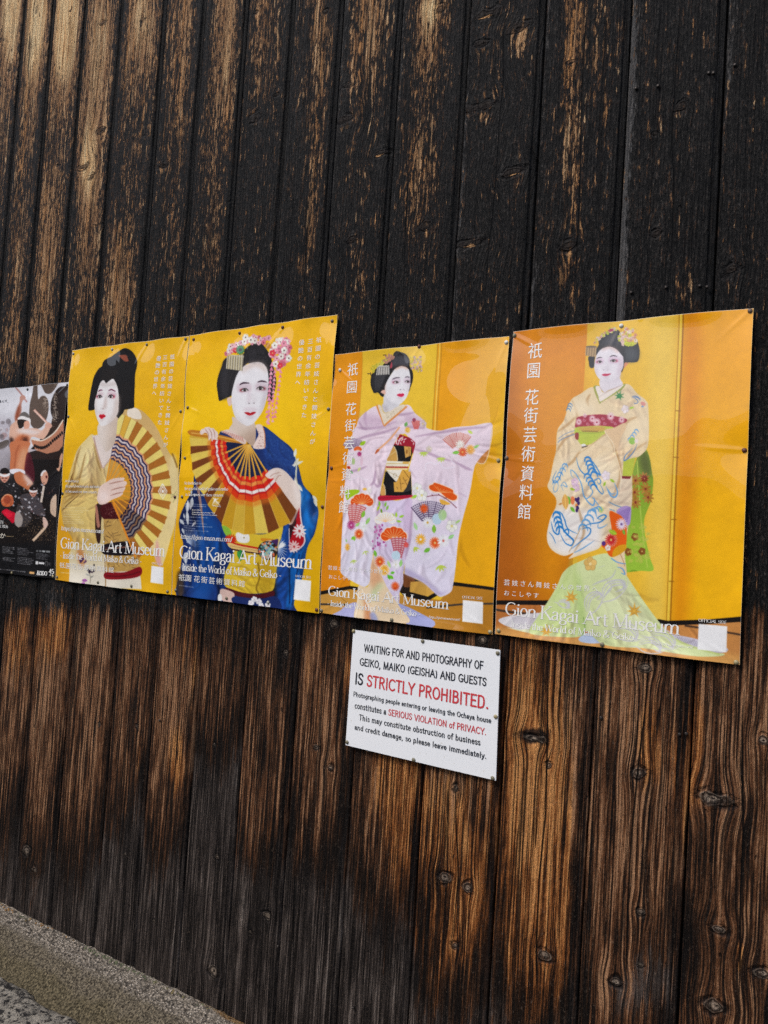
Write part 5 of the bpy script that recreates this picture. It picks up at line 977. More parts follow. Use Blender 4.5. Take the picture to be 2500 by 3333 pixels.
    for pts, c in (([(0, 1100), (250, 850), (420, 900), (520, 1100), (480, 1300), (300, 1450), (0, 1500)], (30, 28, 30)), ([(520, 1200), (700, 1150), (900, 1230), (1000, 1450), (1050, 1650), (900, 1650), (640, 1500), (520, 1350)], (70, 64, 68)), ([(900, 950), (1100, 850), (1280, 650), (1340, 720), (1320, 1100), (1150, 1250), (1000, 1200)], (24, 20, 22)), ([(450, 1400), (640, 1500), (760, 1680), (600, 1900), (420, 1800)], (60, 54, 54))): A.poly(pts, c)
    head(160, 740, 125); head(790, 1100, 95); A.poly([(960, 700), (1060, 640), (1110, 760), (1090, 900), (1020, 960), (960, 850)], (222, 166, 140)); A.line([(960, 760), (1000, 670), (1060, 640)], 40, (240, 236, 236)); A.ell(1075, 780, 18, 34, (90, 20, 22))
    for _ in range(46): A.ell(A.rng.uniform(250, 1050), A.rng.uniform(900, 1700), A.rng.uniform(10, 36), A.rng.uniform(8, 24), [(226, 226, 232), (200, 196, 204), (40, 36, 40)][A.rng.integers(3)], rot=A.rng.uniform(0, 3), a=.8)
    A.poly([(90, 1280), (200, 1170), (330, 1200), (360, 1380), (250, 1450), (120, 1420)], (206, 104, 60)); A.ell(225, 1300, 80, 90, (150, 60, 40), a=.7); A.line([(95, 1300), (200, 1180), (330, 1210)], 14, (240, 190, 150))
    A.poly([(100, 1560), (200, 1500), (290, 1540), (400, 1600), (415, 1720), (340, 1820), (260, 1740), (150, 1640)], (206, 10, 44)); A.poly([(160, 1560), (260, 1560), (330, 1640), (240, 1700)], (236, 30, 60), soft=2)
    A.poly([(400, 1600), (480, 1560), (560, 1720), (520, 1880), (440, 1900), (380, 1800)], (166, 156, 150)); A.line([(1020, 980), (960, 1350)], 46, (232, 216, 200), sm=False); A.poly([(990, 1700), (1040, 1690), (1110, 1820), (1060, 1930), (1010, 1900)], (222, 190, 176)); A.line([(1040, 1920), (770, 2212)], 56, (226, 196, 166), sm=False)
    for _ in range(120):
        x, y = A.rng.uniform(-700, 1250), A.rng.uniform(880, 1800); t = A.rng.uniform(0, 3.1)
        if x > 620 and y < 1000: continue
        A.line([(x, y), (x+A.rng.uniform(30, 110)*np.cos(t), y+A.rng.uniform(30, 110)*np.sin(t))], A.rng.uniform(8, 26), [(226, 224, 228), (16, 14, 16), (120, 112, 116), (200, 140, 116), (60, 54, 56)][A.rng.integers(5)], taper=1, a=A.rng.uniform(.4, .9))
    for _ in range(240):
        x, y = A.rng.uniform(-100, 1180), A.rng.uniform(1000, 1720); t = A.rng.uniform(0, 3.1); L = A.rng.uniform(14, 60)
        A.line([(x, y), (x+L*np.cos(t), y+L*np.sin(t))], A.rng.uniform(6, 18), [(232, 230, 234), (14, 12, 14), (20, 18, 20), (96, 88, 92), (206, 140, 112), (170, 60, 50)][A.rng.integers(6)], taper=1, a=A.rng.uniform(.5, 1))
    for (x, y, r) in ((-60, 980, 100), (-260, 1100, 110), (-420, 900, 90), (-180, 760, 70)): head(x, y, r)
    for _ in range(330): A.ell(A.rng.normal(900, 230), A.rng.normal(1950, 190), A.rng.uniform(3, 8), A.rng.uniform(3, 8), (216, 176, 130), a=A.rng.uniform(.4, 1))
    A.v('0c')
    A.poly([(-800, 90), (0, 200), (1160, 220), (1140, 1000), (-800, 760)], (18, 17, 19), a=.9, soft=5)
    A.line([(170, 34), (330, 38)], 7, (236, 206, 150), sm=False)
    for k in range(8): A.streaks(90, 250+k*30+(k > 4)*70, 350, 275+k*30+(k > 4)*70, 16, (222, 222, 226))
    for k in range(10): A.streaks(385, 275+k*32+(k > 4)*30, 720, 312+k*32+(k > 4)*30, 14, (210, 210, 216))
    A.streaks(775, 335, 1070, 355, 44, (226, 232, 232)); 
    for k in range(5): A.streaks(770, 385+k*26, 1060, 420+k*26, 12, (190, 192, 198))
    A.poly([(762, 548), (815, 550), (812, 618), (760, 612)], (226, 226, 226), sm=False); A.line([(825, 585), (940, 596)], 40, (236, 236, 236), sm=False)
    A.line([(970, 552), (1010, 556), (1000, 652), (962, 646), (970, 552)], 5, (220, 220, 220), sm=False)
    for k in range(3): A.streaks(1018, 585+k*24, 1085, 592+k*24, 12, (210, 210, 216))
    A.streaks(0, 712, 640, 780, 16, (222, 222, 226)); A.line([(645, 785), (745, 795)], 44, (226, 176, 112), sm=False)
    A.streaks(-500, 300, 40, 330, 20, (200, 200, 206), n=8, dy=50)
    return A.finish((200, 200, 205))
# ---------------------------------------------------------------- lettering
def arc(cx, cy, rx, ry, a0, a1, n=14):
    t = np.radians(np.linspace(a0, a1, n)); return [(cx+rx*math.cos(k), cy+ry*math.sin(k)) for k in t]
def sp(pts): return [tuple(p) for p in spline(pts, False, 6)]
X_ = .64
def bowl(cx, w): return arc(cx, X_/2, w, X_/2, 90, 450, 24)
GLY = {  # advance, strokes, serif feet (x, y)
 'A': (.78, [[(.02, 0), (.38, 1)], [(.38, 1), (.74, 0)], [(.16, .36), (.60, .36)]], [(.02, 0), (.74, 0)]),
 'B': (.66, [[(.1, 0), (.1, 1)], sp([(.1, 1), (.36, 1), (.52, .88), (.5, .64), (.34, .53), (.1, .53)]), sp([(.1, .53), (.4, .53), (.58, .4), (.58, .14), (.4, 0), (.1, 0)])], [(.1, 0), (.1, 1)]),
 'C': (.74, [arc(.42, .5, .37, .5, 48, 312, 22)], []),
 'D': (.76, [[(.1, 0), (.1, 1)], sp([(.1, 1), (.36, 1), (.58, .88), (.66, .5), (.58, .12), (.36, 0), (.1, 0)])], []),
 'E': (.62, [[(.1, 0), (.1, 1)], [(.1, 1), (.56, 1)], [(.1, .52), (.48, .52)], [(.1, 0), (.58, 0)]], []),
 'F': (.58, [[(.1, 0), (.1, 1)], [(.1, 1), (.56, 1)], [(.1, .52), (.48, .52)]], [(.1, 0)]),
 'G': (.78, [arc(.42, .5, .37, .5, 48, 318, 22), [(.70, .40), (.70, .10)], [(.48, .42), (.76, .42)]], []),
 'H': (.76, [[(.1, 0), (.1, 1)], [(.64, 0), (.64, 1)], [(.1, .52), (.64, .52)]], [(.1, 0), (.1, 1), (.64, 0), (.64, 1)]),
 'I': (.26, [[(.13, 0), (.13, 1)]], [(.13, 0), (.13, 1)]),
 'K': (.74, [[(.1, 0), (.1, 1)], [(.64, 1), (.12, .42)], [(.28, .58), (.70, 0)]], [(.1, 0), (.1, 1), (.70, 0), (.62, 1)]),
 'L': (.58, [[(.1, 0), (.1, 1)], [(.1, 0), (.55, 0)]], [(.1, 1)]),
 'M': (.94, [[(.1, 0), (.12, 1)], [(.12, 1), (.46, .04)], [(.46, .04), (.80, 1)], [(.80, 1), (.84, 0)]], [(.1, 0), (.84, 0), (.1, 1), (.82, 1)]),
 'N': (.78, [[(.1, 0), (.1, 1)], [(.1, 1), (.66, 0)], [(.66, 0), (.66, 1)]], [(.1, 0), (.66, 1), (.08, 1)]),
 'O': (.80, [arc(.40, .5, .34, .5, 90, 450, 26)], []),
 'P': (.62, [[(.1, 0), (.1, 1)], sp([(.1, 1), (.36, 1), (.54, .88), (.54, .62), (.36, .48), (.1, .48)])], [(.1, 0)]),
 'R': (.68, [[(.1, 0), (.1, 1)], sp([(.1, 1), (.36, 1), (.54, .88), (.54, .64), (.36, .52), (.1, .52)]), [(.32, .52), (.62, 0)]], [(.1, 0), (.62, 0)]),
 'S': (.60, [sp([(.54, .84), (.42, .98), (.24, .99), (.09, .86), (.10, .66), (.28, .54), (.46, .42), (.53, .26), (.47, .08), (.30, .0), (.13, .03), (.05, .18)])], []),
 'T': (.64, [[(.32, 0), (.32, 1)], [(.04, 1), (.60, 1)]], [(.32, 0)]),
 'U': (.76, [[(.1, 1), (.1, .30)] + arc(.37, .28, .27, .28, 180, 360) + [(.64, .30), (.64, 1)]], []),
 'V': (.72, [[(.02, 1), (.36, 0)], [(.36, 0), (.70, 1)]], []), 'Y': (.68, [[(.02, 1), (.34, .48)], [(.66, 1), (.34, .48)], [(.34, .48), (.34, 0)]], [(.34, 0)]),
 'W': (1.06, [[(.02, 1), (.28, 0)], [(.28, 0), (.53, .95)], [(.53, .95), (.78, 0)], [(.78, 0), (1.04, 1)]], [(.04, 1), (1.02, 1)]),
 'a': (.50, [sp([(.07, .50), (.14, .61), (.25, .64), (.36, .58), (.38, .44)]) + [(.38, .10), (.41, .03), (.46, .02)], sp([(.38, .40), (.2, .34), (.07, .24), (.06, .10), (.15, .01), (.27, .04), (.38, .15)])], []),
 'b': (.56, [[(.09, 0), (.09, 1)], arc(.29, .32, .2, .32, 90, 450, 20)], []), 'c': (.48, [arc(.28, .32, .22, .32, 50, 310, 18)], []),
 'd': (.56, [[(.47, 0), (.47, 1)], arc(.27, .32, .2, .32, 90, 450, 20)], [(.5, 0)]), 'e': (.50, [[(.07, .34), (.45, .34)], arc(.27, .32, .2, .32, 5, 312, 20)], []),
 'f': (.34, [sp([(.36, .92), (.30, 1.0), (.21, .97), (.17, .82)]) + [(.17, 0)], [(.03, .62), (.32, .62)]], [(.17, 0)]),
 'g': (.52, [arc(.25, .42, .17, .21, 90, 450, 18), sp([(.14, .26), (.09, .17), (.14, .09), (.32, .07), (.45, -.02), (.42, -.18), (.24, -.26), (.08, -.20), (.07, -.07), (.18, .05)]), [(.38, .56), (.5, .62)]], []),
 'G1': None,
 'h': (.58, [[(.09, 0), (.09, 1)], sp([(.09, .46), (.2, .61), (.33, .64), (.45, .54), (.46, .4)]) + [(.46, 0)]], [(.09, 0), (.46, 0), (.06, 1)]),
 'i': (.27, [[(.13, 0), (.13, .63)], 'dot'], [(.13, 0), (.09, .63)]), 'k': (.56, [[(.09, 0), (.09, 1)], [(.46, .63), (.11, .26)], [(.22, .38), (.52, 0)]], [(.09, 0), (.5, 0), (.06, 1)]),
 'l': (.26, [[(.13, 0), (.13, 1)]], [(.13, 0), (.1, 1)]), 'm': (.88, [[(.09, 0), (.09, .63)], sp([(.09, .46), (.19, .61), (.31, .64), (.42, .54), (.43, .4)]) + [(.43, 0)], sp([(.43, .46), (.53, .61), (.65, .64), (.76, .54), (.77, .4)]) + [(.77, 0)]], [(.09, 0), (.43, 0), (.77, 0)]),
 'n': (.58, [[(.09, 0), (.09, .63)], sp([(.09, .46), (.2, .61), (.33, .64), (.45, .54), (.46, .4)]) + [(.46, 0)]], [(.09, 0), (.46, 0)]), 'o': (.54, [arc(.27, .32, .215, .32, 90, 450, 22)], []),
 'p': (.56, [[(.09, -.28), (.09, .63)], arc(.29, .32, .2, .32, 90, 450, 20)], [(.09, -.28)]), 'r': (.38, [[(.09, 0), (.09, .63)], sp([(.09, .42), (.17, .57), (.27, .64), (.36, .6)])], [(.09, 0)]),
 's': (.42, [sp([(.36, .54), (.28, .63), (.17, .63), (.08, .54), (.1, .42), (.22, .34), (.34, .26), (.37, .14), (.3, .02), (.18, .0), (.05, .1)])], []), 't': (.36, [[(.16, .84), (.16, .14)] + sp([(.16, .14), (.19, .02), (.27, .0), (.34, .06)]), [(.03, .62), (.32, .62)]], []),
 'u': (.58, [[(.09, .63), (.09, .22)] + sp([(.09, .22), (.12, .06), (.24, .0), (.36, .05), (.46, .18)]), [(.46, .63), (.46, 0)]], [(.49, 0)]), 'v': (.50, [[(.03, .63), (.25, 0)], [(.25, 0), (.47, .63)]], []), 'w': (.76, [[(.03, .63), (.2, 0)], [(.2, 0), (.38, .6)], [(.38, .6), (.56, 0)], [(.56, 0), (.73, .63)]], []),
 'y': (.50, [[(.03, .63), (.26, .0)], [(.47, .63), (.26, 0), (.18, -.2), (.06, -.27)]], []),
 ',': (.28, [[(.13, .03), (.14, .0), (.07, -.16)]], []), '.': (.28, ['per'], []), '-': (.34, [[(.05, .33), (.29, .33)]], []), '/': (.40, [[(.02, -.12), (.38, 1.02)]], []), ':': (.28, ['per', 'per2'], []),
 '(': (.36, [arc(.42, .42, .28, .62, 130, 230, 12)], []), ')': (.36, [arc(-.06, .42, .28, .62, -50, 50, 12)], []), ' ': (.30, [], []),
 '&': (.78, [sp([(.72, .42), (.6, .2), (.4, .03), (.2, .0), (.06, .12), (.08, .3), (.24, .46), (.42, .62), (.46, .82), (.36, .97), (.24, .96), (.17, .82), (.26, .6), (.46, .3), (.72, .0)])], []),
 '0': (.58, [arc(.29, .5, .22, .5, 90, 450, 24)], []), '2': (.58, [sp([(.08, .78), (.14, .93), (.28, 1.), (.44, .92), (.48, .74), (.36, .48), (.07, .02)]), [(.07, .02), (.52, .02)]], []), '6': (.58, [arc(.29, .3, .21, .3, 90, 450, 20), sp([(.46, .96), (.3, .9), (.14, .66), (.08, .34)])], []),
 '4': (.60, [[(.42, 0), (.42, 1)], [(.42, 1), (.05, .3), (.56, .3)]], []), '5': (.58, [[(.48, 1), (.14, 1), (.11, .58)], sp([(.11, .58), (.28, .64), (.46, .52), (.5, .3), (.38, .06), (.2, .0), (.07, .08)])], [])}
def mono_g():
    GLY['gm'] = (.54, [arc(.26, .32, .19, .31, 90, 450, 20), [(.46, .63), (.46, -.08)] + sp([(.46, -.08), (.42, -.22), (.28, -.28), (.1, -.22)])], [])
mono_g()

def strokes_to_mesh(text, serif=True, weight=.115, thin=.34, space=.0, wide=1.):
    V, F, x = [], [], 0.; cnt = 0
    def ribbon(p, wfun, cap):
        nonlocal cnt
        p = np.array(p, float); d = np.gradient(p, axis=0); L = np.linalg.norm(d, axis=1, keepdims=True)+1e-9; d = d/L
        n = np.c_[-d[:, 1], d[:, 0]]; w = wfun(d)/2
        if cap: p = p.copy(); p[0] -= d[0]*w[0]*.3; p[-1] += d[-1]*w[-1]*.3
        a, b = p+n*w[:, None], p-n*w[:, None]
        z = cnt*1.; cnt += 1
        i0 = len(V); V.extend([(q[0]+x, q[1], z) for q in a]); V.extend([(q[0]+x, q[1], z) for q in b]); m = len(p)
        F.extend([(i0+i, i0+m+i, i0+m+i+1, i0+i+1) for i in range(m-1)])
        if cap:
            for c, wd in ((p[0], w[0]), (p[-1], w[-1])): disc(c, wd)
    def disc(c, r):
        nonlocal cnt
        i0 = len(V); z = cnt*1.; cnt += 1
        V.extend([(c[0]+x+r*math.cos(t), c[1]+r*math.sin(t), z) for t in np.linspace(0, 2*np.pi, 11)[:-1]]); F.append(tuple(range(i0, i0+10)))
    for ch in text:
        key = 'gm' if (ch == 'g' and not serif) else ch
        adv, st, sf = GLY[key]
        if serif: wf = lambda d: weight*(thin + (1-thin)*np.abs(d[:, 1])**1.6)
        else: wf = lambda d: np.full(len(d), weight)
        for s in st:
            if s == 'dot': disc((.13, .86), weight*.62)
            elif s == 'per': disc((.13, .05), weight*.66)
            elif s == 'per2': disc((.13, .56), weight*.66)
            else:
                if serif and ch in 'AVWMNKvwyk' and len(s) == 2:
                    up = (s[1][0]-s[0][0])*(s[1][1]-s[0][1]) > 0
                    vert = abs(s[1][0]-s[0][0]) < .05
                    k = (thin if (up and ch not in '') else 1.) if not vert else (thin if ch in 'MN' and s[0][0] < .3 or ch == 'N' else 1.)
                    if ch == 'M' and vert: k = thin if s[0][0] < .3 else 1.
                    ribbon(s, (lambda k: lambda d: np.full(len(d), weight*k))(k), False)
                else: ribbon(s, wf, not serif)
        if serif:
            for (sx, sy) in sf:
                w2 = weight*1.15
                if (ch, sy) in (('h', 1), ('k', 1), ('l', 1), ('i', .63)): ribbon([(sx-w2*.7, sy-.02), (sx+.03, sy)], lambda d: np.full(len(d), weight*.34), False)
                else: ribbon([(sx-w2, sy), (sx+w2, sy)], lambda d: np.full(len(d), weight*thin*.85), False)
        x += adv*wide + space
    return np.array(V), F, x - space

_GC = {}
def font_glyph(ch):
    if ch not in _GC:
        cu = bpy.data.curves.new('glyph', 'FONT'); cu.body = ch; cu.resolution_u = 4
        o = bpy.data.objects.new('glyph', cu); C.objects.link(o)
        dg = bpy.context.evaluated_depsgraph_get(); ev = o.evaluated_get(dg); m = ev.to_mesh()
        v = np.array([tuple(q.co) for q in m.vertices]).reshape(-1, 3); f = [tuple(p.vertices) for p in m.polygons]
        ev.to_mesh_clear(); bpy.data.objects.remove(o); bpy.data.curves.remove(cu)
        _GC[ch] = (v, f)
    return _GC[ch]

class Sheet:
    """maps photograph pixels to poster coordinates (metres right, metres down) and those to the wall"""
    def __init__(s, quad, hfun):
        s.q = quad; P = on_y(quad, 0.); s.P = P
        s.w = .5*(np.linalg.norm(P[1]-P[0])+np.linalg.norm(P[2]-P[3])); s.h = .5*(np.linalg.norm(P[3]-P[0])+np.linalg.norm(P[2]-P[1]))
        s.H = hom(quad, [(0, 0), (s.w, 0), (s.w, s.h), (0, s.h)])
        s.W = hom([(0, 0), (s.w, 0), (s.w, s.h), (0, s.h)], P[:, [0, 2]]); s.hf = hfun
    def loc(s, px): return happ(s.H, px)
    def place(s, st, lift):
        xz = happ(s.W, st); return np.c_[xz[:, 0], -(s.hf(st[:, 0]/s.w, st[:, 1]/s.h) + lift), xz[:, 1]]

class Ink:
    """collects lettering for one sheet into one mesh"""
    def __init__(s, sheet): s.s = sheet; s.parts = {}; s.part('lettering')
    def part(s, name):
        s.V, s.F, s.mi, s.n = s.parts.setdefault(name, ([], [], [], [0])); return s
    def _add(s, st, F, lift, mi):
        P = s.s.place(st, lift); s.V.append(P); s.F += [tuple(i+s.n[0] for i in f) for f in F]; s.mi += [mi]*len(F); s.n[0] += len(P)
    def line(s, text, a, b, cap, serif=True, mi=0, weight=.115, wide=1., space=0., runs=None, lift=.0005, thin=.34):
        V, F, L = strokes_to_mesh(text, serif, weight, thin, space, wide)
        A, B, T = s.s.loc([a, b, (a[0], a[1]-cap)])
        d = (B-A)/L; hgt = np.linalg.norm(T-A); u = np.array([d[1], -d[0]]); u = u/np.linalg.norm(u)*hgt
        st = A + V[:, :1]*d + V[:, 1:2]*u
        order = V[:, 2]*2e-6
        mis = [mi]*len(F)
        if runs:                                            # colour runs: list of (x_from, material)
            for k, f in enumerate(F):
                xm = V[list(f), 0].mean()
                for x0, m in runs:
                    if xm >= x0: mis[k] = m
        P = s.s.place(st, lift); P[:, 1] -= order
        s.V.append(P); s.F += [tuple(i+s.n[0] for i in f) for f in F]; s.mi += mis; s.n[0] += len(P)
    def width(s, text, wide=1., space=0.): return sum(GLY['gm' if c == 'gm' else c][0]*wide + space for c in text)
    def chars(s, text, centres, size, mi=0, lift=.0005, sx=1.):    # one glyph centred on each photograph point
        for ch, c in zip(text, centres):
            if ch == ' ': continue
            v, f = font_glyph(ch)
            O, X, Y = s.s.loc([c, (c[0]+size*sx, c[1]), (c[0], c[1]-size)])
            ex = np.array([np.linalg.norm(X-O), 0]); ey = np.array([0, -np.linalg.norm(Y-O)])
            st = O + (v[:, :1]-.5)*ex + (v[:, 1:2]-.36)*ey
            s._add(st, f, lift, mi)
    def row(s, text, a, b, size, mi=0, sx=1.):              # evenly spaced glyph centres between two points
        n = len(text); s.chars(text, [(a[0]+(b[0]-a[0])*i/(n-1), a[1]+(b[1]-a[1])*i/(n-1)) for i in range(n)], size, mi, sx=sx)
    def latin(s, text, a, b, cap, mi=0):                    # small print in the plain built-in face
        v, f = font_glyph(text); L = v[:, 0].max()
        A, B, T = s.s.loc([a, b, (a[0], a[1]-cap)]); d = (B-A)/L; u = np.array([d[1], -d[0]]); u = u/np.linalg.norm(u)*np.linalg.norm(T-A)/.69
        s._add(A + v[:, :1]*d + v[:, 1:2]*u, f, .0005, mi)
    def build(s, mats, own):
        for name, (V, F, mi, n) in s.parts.items():
            if V: own(link(name, raw_mesh(name, np.concatenate(V), F, mats, False, mi)))
# ---------------------------------------------------------------- weathered board wall
def wood_material():
    N = NT('charred_boards')
    gx, gz, rnd = N.attr('grain_x'), N.attr('grain_z'), N.attr('board')
    off = N.mul(rnd, 53.)
    low1 = N.noise(N.vec(N.mul(gx, 16.), N.mul(gz, 1.7), off), 1, 3, .55)
    phase = N.mad(low1, 26., N.mul(gx, 760.))
    ring = N.mad(N.math('SINE', phase), .5, .5)
    ring = N.math('POWER', ring, N.mad(low1, 2.6, .5))
    fine = N.noise(N.vec(N.mul(gx, 330.), N.mul(gz, 8.), off), 1, 4, .65)
    hair = N.noise(N.vec(N.mul(gx, 1500.), N.mul(gz, 26.), off), 1, 2, .6)
    wide = N.noise(N.vec(N.mul(gx, 75.), N.mul(gz, 1.5), off), 1, 3, .6)
    cell = N.noise(N.vec(N.mul(gx, 200.), N.mul(gz, 44.), off), 1, 4, .75)
    flake = N.noise(N.vec(N.mul(gx, 118.), N.mul(gz, 24.), off), 1, 4, .7)
    patch = N.noise(N.vec(N.mul(gx, 24.), N.mul(gz, 5.), off), 1, 4, .62)
    tan, brown, orange, grey, soot, low = (N.attr(k) for k in ('tan', 'brown', 'orange', 'grey', 'soot', 'low'))
    lip, kn, kr = N.attr('lip'), N.attr('knot'), N.attr('knot_r')
    streak = N.noise(N.vec(N.mul(gx, 118.), N.mul(gz, 3.4), off), 1, 6, .74)
    speck = N.noise(N.vec(N.mul(gx, 340.), N.mul(gz, 120.), off), 1, 3, .7)
    crease = N.step(N.noise(N.vec(N.mul(gx, 230.), N.mul(gz, 2.6), N.add(off, 61.)), 1, 4, .6), .53, .585)
    # char worn through to pale wood
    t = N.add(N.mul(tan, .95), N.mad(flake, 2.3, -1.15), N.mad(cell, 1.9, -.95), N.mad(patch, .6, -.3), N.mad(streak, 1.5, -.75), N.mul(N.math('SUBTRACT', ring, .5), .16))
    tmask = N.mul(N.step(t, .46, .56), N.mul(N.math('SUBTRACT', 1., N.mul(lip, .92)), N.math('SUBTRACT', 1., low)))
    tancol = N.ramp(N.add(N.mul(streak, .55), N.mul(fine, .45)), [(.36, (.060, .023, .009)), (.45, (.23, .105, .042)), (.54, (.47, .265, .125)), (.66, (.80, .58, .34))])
    tancol = N.mix(N.mul(N.step(wide, .52, .64), .65), tancol, (.56, .26, .085))
    tancol = N.mix(N.mul(N.step(tan, .70, 1.05), .9), tancol, N.ramp(N.add(N.mul(streak, .5), N.mul(fine, .5)), [(.36, (.40, .165, .055)), (.45, (.80, .46, .19)), (.55, (.95, .72, .40))]))
    late = N.step(N.add(N.mul(ring, .5), N.mul(fine, .6)), .56, .80)
    tancol = N.mix(N.mul(late, .30), tancol, (.085, .040, .018))
    tancol = N.mix(N.mul(crease, N.mad(N.step(tan, .5, .95), -.42, .66)), tancol, (.03, .013, .006))
    # char, half burnt where it thins
    char = N.ramp(N.add(N.mul(cell, .35), N.mul(flake, .2), N.mul(speck, .45)), [(.40, (.0022, .0021, .0021)), (.49, (.0075, .0069, .0067)), (.56, (.024, .0215, .020)), (.66, (.10, .090, .083))])
    half = N.step(t, .20, .48)
    char = N.mix(N.mul(half, N.mad(fine, 1.3, -.1)), char, (.085, .036, .016))
    # weathered wood below the posters: long streaks, shifted darker or paler board by board
    rag = N.add(N.mad(streak, 1.7, -.85), N.mad(flake, .7, -.35))
    sh = N.add(N.math('MAXIMUM', N.mul(N.add(brown, rag, -.62), .24), -.078), N.mad(patch, .40, -.20))
    sv = N.add(N.mad(streak, .72, .14), N.mul(N.math('SUBTRACT', fine, .5), .34), sh, N.mul(N.math('SUBTRACT', ring, .5), .05))
    brn = N.ramp(sv, [(.36, (.0055, .0035, .0028)), (.47, (.038, .0175, .0085)), (.56, (.138, .054, .022)), (.66, (.39, .205, .105))])
    org = N.ramp(sv, [(.34, (.008, .0035, .002)), (.45, (.075, .027, .0085)), (.54, (.28, .092, .023)), (.65, (.60, .275, .092))])
    gry = N.ramp(sv, [(.32, (.009, .0070, .0064)), (.43, (.048, .037, .032)), (.54, (.145, .116, .099)), (.66, (.42, .36, .31))])
    om = N.step(N.add(orange, N.mad(wide, .9, -.45), N.mad(patch, .5, -.25)), .22, .5)
    gm = N.step(N.add(grey, N.mul(N.math('SUBTRACT', .42, N.add(brown, rag)), .9), N.mad(wide, .7, -.35), N.mad(streak, .5, -.25)), .26, .56)
    under = N.mix(gm, N.mix(om, brn, org), gry)
    under = N.mix(N.mul(crease, .90), under, (.0065, .0045, .0038))
    under = N.mix(N.mul(N.step(speck, .58, .72), .35), under, (.26, .19, .14))
    edge_light = N.mul(N.step(N.add(grey, N.mad(cell, 1.2, -.6), N.mad(streak, .8, -.4)), .26, .6), N.math('SUBTRACT', 1., low))
    char = N.mix(N.mul(edge_light, .75), char, (.135, .130, .128))  # light caught along the board edges, mixed into the char as pale grey
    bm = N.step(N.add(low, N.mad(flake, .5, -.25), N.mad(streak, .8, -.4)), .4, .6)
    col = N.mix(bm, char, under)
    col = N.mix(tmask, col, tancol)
    # black stains and pits
    sm = N.step(N.add(soot, N.mad(patch, 1.0, -.5), N.mad(flake, .5, -.25), N.mad(fine, .3, -.15)), .36, .62)
    col = N.mix(N.mul(sm, .93), col, (.0085, .0075, .0075))
    pit = N.step(N.noise(N.vec(N.mul(gx, 95.), N.mul(gz, 24.), N.add(off, 7.)), 1, 2, .6), .71, .76)
    col = N.mix(N.mul(pit, .8), col, (.008, .006, .005))
    # drying cracks follow the grain
    ck = N.step(N.noise(N.vec(N.mul(gx, 60.), N.mul(gz, .9), N.add(off, 19.)), 1, 3, .55, .3), .495, .5)
    ck2 = N.math('SUBTRACT', N.step(N.noise(N.vec(N.mul(gx, 44.), N.mul(gz, .7), N.add(off, 31.)), 1, 2, .5), .635, .64), N.step(N.noise(N.vec(N.mul(gx, 44.), N.mul(gz, .7), N.add(off, 31.)), 1, 2, .5), .655, .66))
    ck2 = N.math('MAXIMUM', ck2, 0.)
    col = N.mix(N.mul(ck2, .85), col, (.004, .003, .003))
    # knots
    kring = N.mad(N.math('SINE', N.mad(kr, 8., N.mul(N.add(flake, cell), 6.))), .5, .5)
    kcol = N.mix(kring, N.mix(tmask, (.016, .011, .009), (.09, .045, .02)), N.mix(bm, (.016, .011, .009), (.30, .235, .18)))
    kin = N.math('SUBTRACT', 1., N.step(kr, .72, 1.0))
    col = N.mix(N.mul(kin, .88), col, kcol)
    rim = N.mul(N.mul(N.step(kr, .75, 1.0), N.math('SUBTRACT', 1., N.step(kr, 1.05, 1.7))), N.step(N.noise(N.vec(N.mul(gx, 55.), N.mul(gz, 40.), N.add(off, 3.)), 1, 3, .6), .38, .6))
    col = N.mix(N.mul(rim, .85), col, (.008, .006, .006))
    core = N.math('SUBTRACT', 1., N.step(kr, .12, .3))
    col = N.mix(N.mul(core, .9), col, (.006, .004, .004))
    kl = N.attr('knot_tan'); col = N.mix(N.step(N.add(kl, N.mad(fine, .7, -.35), N.mad(flake, .6, -.3)), .4, .62), col, (.55, .30, .13))
    cw = N.math('SUBTRACT', 1., N.step(N.math('ABSOLUTE', N.attr('crack')), .0009, .0024))
    col = N.mix(N.mul(cw, .95), col, (.0025, .002, .002))
    # planed edges of the laps
    col = N.mix(N.mul(lip, .86), col, N.mix(N.step(fine, .35, .8), (.0035, .0035, .0038), (.026, .026, .028)))
    h = N.add(N.mul(ring, .35), N.mul(fine, .6), N.mul(streak, 1.0), N.mul(hair, .2), N.mul(N.mul(cell, 1.1), N.math('SUBTRACT', 1., N.mul(bm, .6))), N.mul(flake, .5), N.mul(tmask, -.35), N.mul(pit, -.8), N.mul(ck2, -1.6), N.mul(crease, -.7), N.mul(cw, -2.2), N.mul(speck, .5), N.mul(rim, -1.), N.mul(kring, N.mul(kin, .6)))
    N.bump(h, .0062, 1.)
    rough = N.mad(fine, .25, .55)
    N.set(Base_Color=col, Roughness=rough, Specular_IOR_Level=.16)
    return N.m

